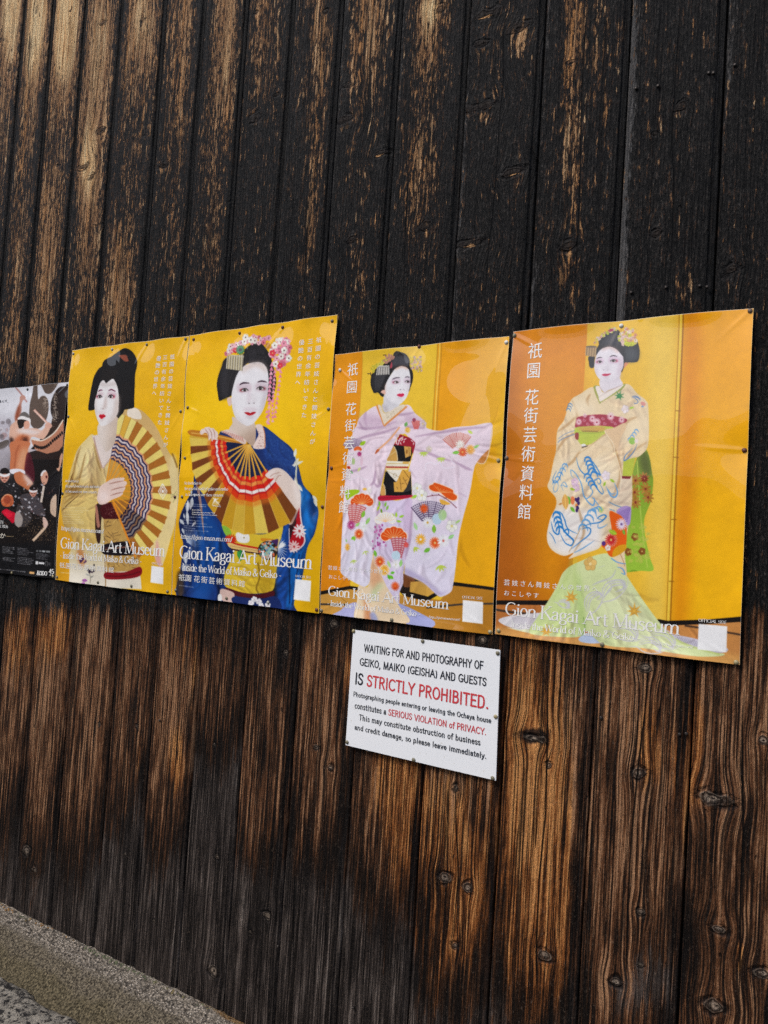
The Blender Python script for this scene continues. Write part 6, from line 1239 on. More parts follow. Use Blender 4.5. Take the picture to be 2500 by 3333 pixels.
GAPS = [-1.0884, -.9172, -.7227, -.5297, -.3123, -.1288, .0492, .2319, .4086, .5988, .8009, .9975, 1.2033, 1.4037]
G_TOP = [83, 181, 283, 403, 542, 667, 806, 957, 1115, 1310, 1533, 1781, 2055, 2365]
ZB = .0943
def wear_maps(px, x, z, bi):
    u, v = px[:, 0], px[:, 1]
    def g(cx, cy, sx, sy, a): return a*np.exp(-((u-cx)/sx)**2 - ((v-cy)/sy)**2)
    tan = np.zeros(len(u)); brown = np.zeros(len(u)); orange = np.zeros(len(u)); grey = np.zeros(len(u)); soot = np.zeros(len(u))
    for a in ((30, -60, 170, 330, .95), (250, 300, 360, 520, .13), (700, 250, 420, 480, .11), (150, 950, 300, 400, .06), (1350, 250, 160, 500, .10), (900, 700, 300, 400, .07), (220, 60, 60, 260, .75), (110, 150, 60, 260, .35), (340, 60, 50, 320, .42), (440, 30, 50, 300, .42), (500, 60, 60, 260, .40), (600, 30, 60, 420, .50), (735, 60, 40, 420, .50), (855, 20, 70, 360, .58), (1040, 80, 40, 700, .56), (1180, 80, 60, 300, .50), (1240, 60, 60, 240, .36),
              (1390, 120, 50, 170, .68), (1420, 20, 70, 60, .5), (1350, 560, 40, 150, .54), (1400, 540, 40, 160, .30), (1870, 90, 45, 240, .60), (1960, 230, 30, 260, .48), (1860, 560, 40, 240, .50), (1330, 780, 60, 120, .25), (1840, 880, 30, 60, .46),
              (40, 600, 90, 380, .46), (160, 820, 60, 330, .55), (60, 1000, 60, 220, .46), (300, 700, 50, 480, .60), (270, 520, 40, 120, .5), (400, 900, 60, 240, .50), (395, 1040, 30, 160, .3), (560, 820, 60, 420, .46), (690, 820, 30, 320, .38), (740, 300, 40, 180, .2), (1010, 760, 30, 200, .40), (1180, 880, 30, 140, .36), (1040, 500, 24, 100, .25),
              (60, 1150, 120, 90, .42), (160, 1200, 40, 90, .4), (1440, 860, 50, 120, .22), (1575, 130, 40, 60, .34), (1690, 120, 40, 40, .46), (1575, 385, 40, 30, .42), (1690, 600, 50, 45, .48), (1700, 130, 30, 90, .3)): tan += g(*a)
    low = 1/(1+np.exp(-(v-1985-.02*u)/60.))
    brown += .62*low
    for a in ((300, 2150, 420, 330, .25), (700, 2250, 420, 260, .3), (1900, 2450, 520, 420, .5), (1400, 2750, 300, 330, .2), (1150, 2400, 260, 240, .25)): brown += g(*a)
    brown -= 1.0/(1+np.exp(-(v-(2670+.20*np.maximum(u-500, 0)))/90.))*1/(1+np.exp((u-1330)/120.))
    brown -= .55/(1+np.exp(-(v-3180)/70.))*1/(1+np.exp((u-1950)/90.))
    for a in ((1310, 2600, 90, 260, .75), (1740, 2450, 100, 400, .95), (1660, 2200, 60, 220, .55), (1500, 2760, 130, 360, .70), (1760, 3060, 90, 260, .9), (1730, 2800, 100, 240, .7), (2260, 2450, 30, 300, .5), (2120, 2360, 50, 120, .4), (1150, 2160, 40, 160, .48), (1030, 2230, 60, 160, .30), (640, 2080, 90, 160, .30), (180, 2010, 60, 130, .5), (60, 2080, 60, 160, .35), (2230, 2500, 40, 300, .38), (2080, 2280, 90, 200, .2), (570, 2380, 40, 110, .45), (880, 2560, 30, 80, .4), (450, 2360, 30, 70, .4), (1240, 2330, 40, 160, .35), (1700, 2050, 40, 80, .2), (2410, 3230, 16, 60, .7), (1350, 3120, 60, 160, .35), (860, 2120, 40, 130, .3)): orange += g(*a)
    for a in ((160, 2280, 30, 260, .38), (430, 2420, 40, 200, .34), (700, 2330, 60, 200, .25), (1040, 2330, 50, 220, .30), (2060, 2500, 90, 330, .36), (1980, 2700, 60, 200, .30), (2110, 3070, 110, 190, .62), (2000, 3150, 60, 110, .4), (2200, 2250, 60, 130, .3), (2340, 2620, 40, 160, .36), (170, 1980, 40, 90, .38), (500, 2900, 520, 330, .24), (1000, 3250, 300, 120, .16), (380, 2850, 40, 300, .22), (2370, 3020, 70, 160, .25)): grey += g(*a)
    for a in ((1736, 2405, 70, 34, .8), (1500, 3260, 140, 60, .5), (1600, 2560, 30, 90, .35), (1850, 2560, 50, 120, .4), (1360, 3060, 40, 130, .45), (1250, 3000, 80, 220, .5), (1950, 3270, 80, 60, .5), (2380, 2420, 90, 190, .30), (2430, 2900, 90, 300, .36), (1950, 3000, 40, 160, .4), (1600, 3020, 40, 150, .3), (800, 2760, 180, 120, .3), (1010, 2760, 100, 120, .4), (2290, 2780, 60, 200, .25), (560, 2560, 200, 60, .2), (1600, 2800, 40, 120, .3)): soot += g(*a)
    return tan, brown, orange, grey, soot

KNOTS = [  # photo x, y, radius in metres, stretch across, bright splinter below (0/1)
 (324, 2360, .011, .8, 0), (444, 2364, .014, 1.1, 0), (697, 2424, .013, .8, 0), (1028, 2432, .013, 1.2, 0), (1074, 2500, .014, 1.2, 0), (1736, 2404, .022, 1.7, 0), (2075, 2518, .020, .9, 0), (1484, 2567, .014, .8, 0), (1785, 2492, .012, .9, 0),
 (2321, 2600, .023, 1.5, 0), (2486, 2413, .020, 1.0, 0), (1447, 2856, .018, 1.2, 0), (1522, 2890, .020, 1.1, 0), (2087, 2969, .014, 1.0, 0), (1480, 3079, .014, .8, 0), (1774, 3109, .016, 1.2, 0), (2003, 3200, .022, 1.2, 0), (2083, 3143, .017, 1.0, 0), (2339, 3026, .022, 1.4, 0), (2335, 3279, .024, 1.3, 0), (2486, 3173, .026, 1.0, 0),
 (814, 3034, .015, 1.0, 0), (693, 3162, .021, 1.3, 0), (87, 2770, .020, 1.0, 0), (114, 2832, .018, 1.3, 0), (407, 2781, .013, .9, 0), (705, 2790, .014, .9, 0), (873, 2982, .017, .9, 0), (500, 3000, .010, 1., 0), (2102, 2172, .020, 1.4, 0), (942, 2125, .014, .9, 0), (1570, 2084, .022, 1.2, 0), (643, 1975, .013, .9, 0), (1090, 2030, .016, 1.4, 0),
 (1431, 30, .016, 1.2, 0), (2139, 757, .017, 1.0, 0), (2380, 874, .022, 1.3, 0), (2214, 343, .015, 1.1, 0), (1853, 799, .016, 1.4, 1), (1386, 735, .014, 1.0, 1), (2132, 433, .012, 1., 0), (1581, 48, .020, 2.2, 2), (1690, 90, .017, 2.0, 1), (1672, 560, .017, 1.9, 2), (1529, 792, .019, 2.2, 2), (1261, 493, .016, 1.8, 2), (1575, 140, .015, 1.6, 1), (1570, 345, .020, 2.2, 1), (1860, 200, .013, 1.8, 0),
 (117, 34, .020, 1.0, 0), (230, 30, .017, 1.1, 0), (332, 75, .016, 1.2, 0), (463, 72, .015, .9, 0), (531, 536, .016, 1.8, 1), (467, 437, .016, 1.1, 0), (558, 682, .016, 1.2, 1), (833, 384, .016, 1.1, 1), (1138, 275, .018, 2.2, 0), (1145, 776, .014, 1.2, 1), (267, 546, .020, 1.7, 2), (185, 539, .015, 1.7, 0), (40, 215, .022, 1.8, 1), (110, 205, .018, 1.6, 0), (330, 425, .018, 1.6, 1), (320, 730, .016, 2.0, 0), (300, 575, .014, 1.4, 0), (905, 305, .016, 1.8, 0), (1120, 390, .018, 2.0, 1), (1060, 40, .014, 1.2, 0), (835, 45, .014, 1.4, 0)]

CRACKS = [[(1782, 2170), (1782, 2293), (1775, 2661), (1755, 2871), (1746, 3199), (1744, 3300)], [(2110, 2200), (2103, 2280), (2075, 2503), (2044, 2818), (2044, 3002), (2038, 3225)], [(1486, 2530), (1490, 2871), (1476, 3055)],
          [(1653, -40), (1638, 249), (1612, 603), (1589, 867), (1580, 1010)], [(2214, -40), (2196, 264), (2184, 980)], [(1909, -40), (1887, 678), (1868, 980)], [(424, 2300), (418, 2420), (407, 2600), (400, 2780)], [(1048, 2330), (1044, 2413), (1032, 2600)], [(2420, 2250), (2416, 2700), (2400, 3300)], [(1330, 500), (1310, 980)], [(640, 2800), (628, 3080)], [(960, 2750), (948, 3200)]]

def build_wall():
    mat = wood_material()
    g = np.array([on_y((u, 0), .010)[0, 0] for u in G_TOP])
    g = .5*(g + np.array(GAPS))
    left = [g[0]-.178*k for k in range(7, 0, -1)]; right = [g[-1]+.203*k for k in range(1, 9)]
    edges = np.array(left + list(g) + right)
    kx = on_y([(k[0], k[1]) for k in KNOTS], .004)[:, [0, 2]]
    rng = np.random.default_rng(11)
    V, F, A = [], [], {k: [] for k in ('grain_x', 'grain_z', 'board', 'lip', 'knot', 'knot_r', 'knot_tan', 'tan', 'brown', 'orange', 'grey', 'soot', 'low', 'crack')}
    base = 0
    zt = np.concatenate([np.linspace(ZB, 2.85, 470), np.linspace(2.87, 4.4, 60)])
    for b in range(len(edges)-1):
        x0, x1 = edges[b], edges[b+1]; w = x1-x0
        near = -1.6 < x0 < 1.9
        inner = np.linspace(.028, w-.024, 36 if near else 12)
        s = np.concatenate([[.0015, .0022, .004, .008, .014, .021], inner, [w-.019, w-.0155, w-.0145, w-.0135, w-.007, w-.0022, w-.0015]])
        prof = np.concatenate([[.030, .0085, .0050, .0028, .0014, .0006], np.zeros(len(inner)), [.0008, .0022, .0062, .0072, .0078, .0085, .030]])
        lip = np.concatenate([[1, .8, .3, .1, 0, 0], np.zeros(len(inner)), [.15, .5, 1, 1, 1, 1, 1]])
        arris_light = np.concatenate([[0, .5, .9, 1, .8, .45], np.zeros(len(inner)+7)])*rng.uniform(.35, 1.)  # highlight of the rounded left edge, put into the grey colour
        cup = rng.uniform(.0006, .003)*(2*np.clip((s-.01)/(w-.04), 0, 1)-1)**2
        S, Z = np.meshgrid(s, zt)
        X = x0+S + .0022*(vnoise(Z*1.3, np.full_like(Z, b*3.1), 5)-.5)
        Y = .0045 + np.broadcast_to(prof - cup, X.shape).copy() + rng.uniform(0, .003)
        x, z = X.ravel(), Z.ravel(); y = Y.ravel()
        up = 1/(1+np.exp(-(z-1.15)/.06)); L = np.broadcast_to(lip, X.shape).ravel()*(.35+.65*up)
        y = np.where(np.broadcast_to(s > w-.02, X.shape).ravel(), .0045+(y-.0045)*(.55+.45*up), y)
        ctr = np.broadcast_to(np.clip(1-np.abs(2*(s-.004)/(w-.02)-1)**3, 0, 1), X.shape).ravel()
        gx = x.copy(); kn = np.zeros(len(x)); kr = np.full(len(x), 3.); kt = np.zeros(len(x))
        for (ku, kv, R, st, sp), (cx, cz) in zip(KNOTS, kx):
            if not (x0-.01 < cx < x1+.01): continue
            cx = min(max(cx, x0+.03), x1-.04); R = R*((.52+.3*((ku*7+kv*3) % 10)/10) if sp == 0 else .95)
            dx, dz = x-cx, z-cz
            e = np.exp(-(dx/(R*st*2.0))**2-(dz/(R*2.7))**2)
            gx -= dx*.55*e
            r = np.sqrt((dx/(R*st))**2+(dz/(R*(.85 if st < 1.6 else .55)))**2)
            r = r*(1+.9*(vnoise(x*55+cx*91, z*45, 17)-.5)); kr = np.minimum(kr, r); y -= np.where(r < 2.2, .0022*np.exp(-((r-.9)/.5)**2), 0)*np.clip(2.4*vnoise(x*60, z*50, 13)-.7, 0, 1)
            y += np.where(r < 1.2, .003*np.exp(-(r/.35)**2), 0)
            if sp: kt = np.maximum(kt, (.75 if sp == 2 else .5)*np.exp(-(dx/(R*st*.75))**2-((dz+R*(.35 if sp == 2 else 1.3))/(R*(.28 if sp == 2 else 1.0)))**2))
            kn = np.maximum(kn, e)
        y += (vnoise(x*40, z*5, 3)-.5)*.0016*(1-L)
        cr = np.full(len(x), .5)
        for line in CRACKS:
            q = on_y(line, .005)
            if not (x0 < q[:, 0].mean() < x1): continue
            zz = q[::-1, 2]; inside = (z > zz[0]) & (z < zz[-1])
            d = x - (np.interp(z, zz, q[::-1, 0]) + .006*(vnoise(z*9, z*0+b, 41)-.5))
            tp = np.clip(np.minimum(z-zz[0], zz[-1]-z)/.12, .15, 1)
            cr = np.where(inside & (np.abs(d/tp) < np.abs(cr)), d/tp, cr)
        P = np.c_[x, y, z]
        px = to_px(P)
        tan, brown, orange, grey, soot = wear_maps(px + np.array([0, rng.uniform(-150, 150)])*np.clip((px[:, 1:]-2050)/450, 0, 1), x, z, b)
        br = rng.uniform(-.24, .22); tan = tan*(.55+.5*ctr)*(1-.20*np.clip((px[:, 1]-250)/250, 0, 1)) - .10*(1-ctr); grey = grey + np.broadcast_to(arris_light, X.shape).ravel()*.62*up*np.clip((px[:, 0]-600)/900, .1, 1)*(.5+vnoise(z*4, z*0+b, 8))
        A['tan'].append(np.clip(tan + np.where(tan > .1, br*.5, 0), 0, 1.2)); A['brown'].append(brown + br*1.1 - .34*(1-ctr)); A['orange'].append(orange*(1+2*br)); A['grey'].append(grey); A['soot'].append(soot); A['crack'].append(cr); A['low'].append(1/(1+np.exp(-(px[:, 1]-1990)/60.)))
        A['grain_x'].append(gx + b*1.37); A['grain_z'].append(z + b*2.71); A['board'].append(np.full(len(x), (b*.6180339) % 1)); A['lip'].append(L); A['knot'].append(kn); A['knot_r'].append(kr); A['knot_tan'].append(kt)
        V.append(P); nu, nv = len(s), len(zt)
        i = np.arange((nv-1)*(nu-1)); r, c = i//(nu-1), i % (nu-1); a = base + r*nu + c
        F.append(np.c_[a, a+1, a+nu+1, a+nu]); base += nu*nv
    # dark backing behind the joints
    n0 = base
    V.append(np.array([(edges[0], .034, ZB), (edges[-1], .034, ZB), (edges[-1], .034, 4.4), (edges[0], .034, 4.4)])); F.append(np.array([[n0, n0+1, n0+2, n0+3]]))
    for k in A: A[k].append(np.full(4, 1. if k in ('lip',) else 0.))
    V = np.concatenate(V); F = np.concatenate(F).astype(np.int32)
    me = bpy.data.meshes.new('board_wall')
    me.vertices.add(len(V)); me.vertices.foreach_set('co', V.astype(np.float32).ravel())
    me.loops.add(F.size); me.loops.foreach_set('vertex_index', F.ravel()); me.polygons.add(len(F)); me.polygons.foreach_set('loop_start', np.arange(0, F.size, 4, dtype=np.int32))
    me.polygons.foreach_set('use_smooth', np.ones(len(F), bool)); me.update(calc_edges=True); me.materials.append(mat)
    for k, v in A.items(): fattr(me, k, np.concatenate(v))
    o = link('board_wall', me)
    tag(o, 'tall wall of charred vertical cedar boards, black above and weathered brown below', 'wall')
    # small nail heads driven into the boards
    nm = NT('old_iron').set(Base_Color=(.05, .042, .038), Roughness=.5, Metallic=.7)
    for (u, v) in ((2070, 288), (2142, 280), (2307, 238), (2322, 238), (2392, 212), (2278, 930), (2302, 934), (2055, 952), (2168, 935), (520, 2345), (1957, 2336), (2212, 2390), (2234, 2388), (905, 3080), (1150, 3280)):
        p = on_y((u, v), .004)[0]
        t = np.linspace(0, 2*np.pi, 9)[:-1]
        vv = [(p[0]+r*np.cos(a), yy, p[2]+r*np.sin(a)) for r, yy in ((.0034, .006), (.0034, .0015), (.0018, .0002)) for a in t]
        ff = [(k*8+i, k*8+(i+1) % 8, k*8+8+(i+1) % 8, k*8+8+i) for k in range(2) for i in range(8)] + [tuple(range(16, 24))]
        n = link('nail_head', raw_mesh('nail_head', vv, ff, [nm]), o)
    return o
# ---------------------------------------------------------------- footing, paving, street, unseen house across the street
def build_ground():
    # concrete footing: top ledge, worn lip, mossy slope down to the paving
    N = NT('worn_concrete'); P = N.pos()
    sep = N.n.new('ShaderNodeSeparateXYZ'); N.l.new(P, sep.inputs[0])
    moss, browning, rust = N.attr('moss'), N.attr('brown_band'), N.attr('rust')
    a = N.noise(P, 170, 4, .7); b = N.noise(P, 85, 3, .65); c = N.noise(P, 14, 4, .6); v = N.voro(P, 125)
    col = N.mix(N.step(a, .36, .66), (.11, .092, .072), (.42, .36, .29))
    col = N.mix(N.step(v, .42, .18), col, (.55, .48, .40))
    col = N.mix(N.mul(N.step(b, .50, .60), .85), col, (.030, .025, .021))
    col = N.mix(N.step(N.add(browning, N.mad(c, .6, -.3)), .35, .9), col, N.mix(N.step(a, .38, .62), (.038, .030, .021), (.235, .195, .135)))  # browner and darker further out from the wall
    col = N.mix(N.step(N.add(moss, N.mad(c, .9, -.45), N.mad(b, .4, -.2)), .34, .8), col, N.mix(N.step(a, .36, .66), (.034, .027, .015), (.215, .175, .105)))
    col = N.mix(N.mul(N.step(N.add(rust, N.mad(c, .8, -.4)), .42, .7), .8), col, N.mix(b, (.10, .045, .012), (.22, .12, .035)))
    N.bump(N.add(N.mul(a, .8), N.mul(v, -1.), N.mul(b, 1.2)), .007, 1.)
    N.set(Base_Color=col, Roughness=.92, Specular_IOR_Level=.2)
    E0 = on_z([(0, 3190), (270, 3333)], .012)
    yE = float(E0[:, 1].mean())
    W = -yE
    xs = np.linspace(-2.3, 2.6, 700)
    pr = np.array([(.040, ZB-.002), (.012, ZB-.002), (.0, ZB-.001), (-.012, ZB-.004), (-.03, ZB-.007)] + [(-.03-(W-.03)*t, ZB-.007-(ZB-.02)*(t**2.2)) for t in np.linspace(.04, 1, 26)] + [(-W-.03, .0), (-W-.06, -.01)])
    X, J = np.meshgrid(xs, np.arange(len(pr))); Y = pr[J, 0]; Z = pr[J, 1]
    n1 = vnoise(X*90, Y*90, 1)-.5; n2 = vnoise(X*22, Y*22, 2)-.5
    Z = Z + (n1*.003 + n2*.004)*(Y < -.004); Y = Y + n2*.006*(Y < -.01)
    V = np.c_[X.ravel(), Y.ravel(), Z.ravel()]
    f = np.clip(-V[:, 1]/W, 0, 1)
    me = grid_mesh('concrete_footing', V[::-1] if False else V, len(xs), len(pr), [N.m])
    nz = vnoise(V[:, 0]*7, V[:, 1]*7, 9)
    fattr(me, 'moss', np.clip((f-.52)/.3, 0, 1)*.85 + .30*np.exp(-(f/.05)**2)*(vnoise(V[:, 0]*5, 0*f, 4) > .5))
    fattr(me, 'brown_band', np.clip((f-.16)/.35, 0, 1)*.9); fattr(me, 'rust', np.exp(-(f/.09)**2)*np.clip((V[:, 0]+.1)*2.2, 0, .9))
    o = link('concrete_footing', me)
    tag(o, 'rough pale concrete footing with a mossy edge running along the wall base', 'footing')
    # rough stone paving
    S = NT('lichened_stone'); P = S.pos()
    a = S.noise(P, 60, 5, .72, .4); b = S.noise(P, 300, 3, .6); c = S.noise(P, 22, 3, .6)
    col = S.mix(S.step(S.add(a, S.mad(b, .35, -.17), S.mad(c, .35, -.17)), .44, .54), (.012, .011, .011), (.27, .245, .205))
    col = S.mix(S.mul(S.step(b, .5, .7), .5), col, (.12, .11, .10))
    S.bump(S.add(S.mul(a, 1.2), S.mul(b, .4)), .006, 1.); S.set(Base_Color=col, Roughness=.9, Specular_IOR_Level=.25)
    rng = random.Random(4)
    x = -2.6; y1 = -W-.004
    while x < 2.8:
        w = rng.uniform(.46, .62); d = rng.uniform(.36, .40)
        xs = np.linspace(0, w-.012, 90); ys = np.linspace(0, d, 64); XX, YY = np.meshgrid(xs, ys)
        ed = np.minimum(np.minimum(XX, w-.012-XX), np.minimum(YY, d-YY))
        h = .036 - .022*np.exp(-(ed/.014)**1.4) + (vnoise((XX+x)*46, YY*46, 7)-.5)*.010 + (vnoise((XX+x)*14, YY*14, 8)-.5)*.012
        wob = (vnoise((XX+x)*16, YY*0+3, 6)-.5)*.022*np.exp(-(YY/.10)**2)
        V = np.c_[(XX+x).ravel(), (y1-d+YY-0+0*wob).ravel(), h.ravel()]
        V[:, 1] = (y1 - (d-YY) + wob*0).ravel() if False else (y1-(YY)+wob).ravel()
        me = grid_mesh('paving_stone', V, 90, 64, [S.m])
        me.flip_normals()
        o = link('paving_stone', me)
        vis = to_px(np.array([[x+w*.5, y1-.05, .03]]))[0]
        tag(o, 'rough black and white paving stone beside the mossy concrete footing', 'paving stone', 'paving stones along the footing')
        x += w
    # moss and lichen gathered where the boards meet the footing
    K = NT('moss'); n = K.noise(K.pos(), 60, 3); t = K.noise(K.pos(), 5, 2)
    K.set(Base_Color=K.mix(K.step(t, .48, .58), K.mix(n, (.035, .045, .022), (.15, .16, .085)), K.mix(n, (.13, .06, .018), (.30, .17, .055))), Roughness=1.)
    V, F = [], []; g = np.random.default_rng(8)
    for (a, b, n_) in ((-.95, -.62, 150), (-.60, -.40, 40), (-.34, -.02, 220), (.0, .5, 120), (-1.6, -1.0, 60)):
        for _ in range(n_):
            x, y = g.uniform(a, b), .003-abs(g.normal(0, .006)); r = g.uniform(.0015, .0055); z = ZB-.004; i0 = len(V)
            for h, q in ((-.3, 1.), (.45, .8)):
                for t_ in range(6): V.append((x+r*q*g.uniform(.7, 1.2)*math.cos(t_*1.047), y+r*q*.8*math.sin(t_*1.047), z+r*h))
            V.append((x, y, z+r*.8)); F += [(i0+k, i0+(k+1) % 6, i0+6+(k+1) % 6, i0+6+k) for k in range(6)] + [(i0+6+k, i0+6+(k+1) % 6, i0+12) for k in range(6)]
    tag(link('moss', raw_mesh('moss', V, F, [K.m], True)), 'green and orange moss in the joint between the boards and the concrete footing', 'moss', kind='stuff')
    # street to the horizon
    G = NT('asphalt'); P = G.pos(); a = G.noise(P, 180, 3, .6); b = G.noise(P, 1.3, 3, .5)
    G.bump(a, .004, .6); G.set(Base_Color=G.mix(G.add(G.mul(a, .6), G.mul(b, .4)), (.03, .03, .031), (.085, .083, .08)), Roughness=.9)
    me = raw_mesh('ground', [(-200, -200, -.004), (200, -200, -.004), (200, 200, -.004), (-200, 200, -.004)], [(0, 1, 2, 3)], [G.m])
    tag(link('ground', me), kind='structure')
    return W

def build_unseen_townhouse():
    # unseen dark house across the street, added to shape reflections in the glossy posters
    M = NT('dark_timber'); P = M.pos(); n = M.noise(P, 3, 3, .6); M.set(Base_Color=M.mix(n, (.016, .012, .010), (.035, .027, .021)), Roughness=.8)
    R = NT('roof_tiles'); R.set(Base_Color=R.mix(R.noise(R.pos(), 5, 3), (.05, .052, .056), (.12, .122, .128)), Roughness=.6)
    root = tag(bpy.data.objects.new('unseen_townhouse', None), kind='structure'); C.objects.link(root)
    root.location = (0, -7.6, 0)
    def box(x0, x1, y0, y1, z0, z1, name, m):
        v = [(x, y, z) for z in (z0, z1) for y in (y0, y1) for x in (x0, x1)]
        return link(name, raw_mesh(name, v, [(0, 2, 3, 1), (4, 5, 7, 6), (0, 1, 5, 4), (2, 6, 7, 3), (0, 4, 6, 2), (1, 3, 7, 5)], [m]), root)
    box(-5.0, 9, -5, 0, 0, 2.35, 'wall', M.m); box(-42, -5.02, -6, .25, 0, 5.2, 'wall', M.m)  # taller left block added so the left posters mirror dark
    v = [(-5.0, .7, 2.30), (9.5, .7, 2.30), (9.5, -2.5, 3.35), (-5.0, -2.5, 3.35), (9.5, -5.7, 2.30), (-5.0, -5.7, 2.30)]
    link('roof', raw_mesh('roof', v + [(a, b, c-.12) for a, b, c in v], [(0, 1, 2, 3), (3, 2, 4, 5), (6, 9, 8, 7), (9, 11, 10, 8), (0, 6, 7, 1), (5, 4, 10, 11), (0, 3, 9, 6), (3, 5, 11, 9), (1, 7, 8, 2), (2, 8, 10, 4)], [R.m]), root)
# ---------------------------------------------------------------- posters, notice, thumbtacks
TACKS = {   # photograph positions, finish, where on the sheet
 0: [(92, 1268, 'dark', 'left end of the top edge'), (221, 1253.5, 'dark', 'top right corner'), (40.5, 1864.6, 'brass', 'middle of the bottom edge'), (174.8, 1876, 'brass', 'bottom right corner'), (202, 1522, 'dark', 'right edge')],
 1: [(241, 1152, 'steel', 'top left corner'), (367.5, 1138, 'steel', 'top edge above the hair'), (479.6, 1122, 'olive', 'top edge right of the hair'), (605.8, 1104, 'olive', 'top right corner'), (225, 1356.6, 'olive', 'left edge beside the face'), (205.7, 1607, 'dark', 'left edge beside the sleeve'), (187.5, 1878.5, 'olive', 'bottom left corner'),
     (320.5, 1895.7, 'olive', 'bottom edge below the iris pattern'), (429.4, 1907.5, 'olive', 'bottom edge below the red sash'), (547, 1925.6, 'olive', 'bottom right corner'), (589.7, 1339.4, 'olive', 'right edge above the fan'), (570.9, 1618, 'rust', 'right edge low beside the fan')],
 2: [(632.4, 1106, 'rust', 'top left corner'), (782, 1084.9, 'rust', 'top edge above the flowers'), (922.2, 1066.4, 'rust', 'top edge right of the flowers'), (1083, 1046, 'brown', 'top right corner'), (613.2, 1326.9, 'brown', 'left edge beside the hair'), (603.8, 1491, 'olive', 'left edge beside the fan'), (594.8, 1617.2, 'olive', 'left edge below the fan'),
     (573.8, 1921, 'olive', 'bottom left corner'), (739, 1946.8, 'olive', 'bottom edge left of the obi'), (874.7, 1960.7, 'steel', 'bottom edge right of the obi'), (1032.6, 1984.9, 'rust', 'bottom right corner'), (1070.7, 1331.6, 'olive', 'right edge beside the lettering'), (1051.3, 1650.3, 'rust', 'right edge beside the blue sleeve')],
 3: [(1108.2, 1205.2, 'bright', 'left edge near the top'), (1365.8, 1128.4, 'rust', 'middle of the top edge'), (1649.2, 1114.8, 'bright', 'top right corner'), (1623.5, 1499, 'brass', 'middle of the right edge'), (1596.4, 2056.8, 'brass', 'bottom right corner'), (1276.3, 2017.9, 'olive', 'middle of the bottom edge'), (1048, 1987.3, 'olive', 'bottom left corner'), (1080.6, 1524.3, 'rust', 'middle of the left edge')],
 4: [(1676, 1092.8, 'olive', 'top left corner'), (2023.2, 1061.4, 'bright', 'middle of the top edge'), (2442, 1012.6, 'brown', 'top right corner'), (1650.5, 1491, 'brown', 'middle of the left edge'), (2423.5, 1466, 'rust', 'middle of the right edge'), (1623.8, 2052.2, 'brass', 'bottom left corner'), (1960.8, 2097.6, 'olive', 'middle of the bottom edge'), (2396.9, 2155.6, 'brass', 'bottom right corner')],
 5: [(1157.7, 2053.5, 'brass', 'top left corner'), (1382.5, 2086, 'olive', 'middle of the top edge'), (1625.4, 2124.8, 'olive', 'top right corner'), (1618.5, 2330.4, 'brass', 'middle of the right edge'), (1136.4, 2413.2, 'olive', 'bottom left corner'), (1353.1, 2470.2, 'olive', 'middle of the bottom edge'), (1608.7, 2529.6, 'olive', 'bottom right corner')]}
WHO = {0: 'drummer poster', 1: 'striped fan poster', 2: 'blue kimono poster', 3: 'lilac kimono poster', 4: 'green train poster', 5: 'white notice'}
FIN = {'rust': ((.085, .022, .012), 'rusty red'), 'brown': ((.085, .055, .035), 'brown'), 'olive': ((.105, .095, .062), 'dull olive'), 'brass': ((.20, .165, .085), 'worn brass'), 'dark': ((.03, .03, .03), 'dark'), 'steel': ((.30, .295, .27), 'grey steel'), 'bright': ((.62, .60, .50), 'bright pale')}
LABELS = {0: 'poster of taiko drummers, black below and white above, at the left end of the row',
          1: 'yellow poster of a woman in a cream kimono holding a striped gold fan',
          2: 'yellow poster of a woman in a blue kimono holding a red and gold fan',
          3: 'orange poster of a woman in a flowered lilac kimono with arms spread',
          4: 'large orange poster of a standing woman in a cream kimono with pale green train'}

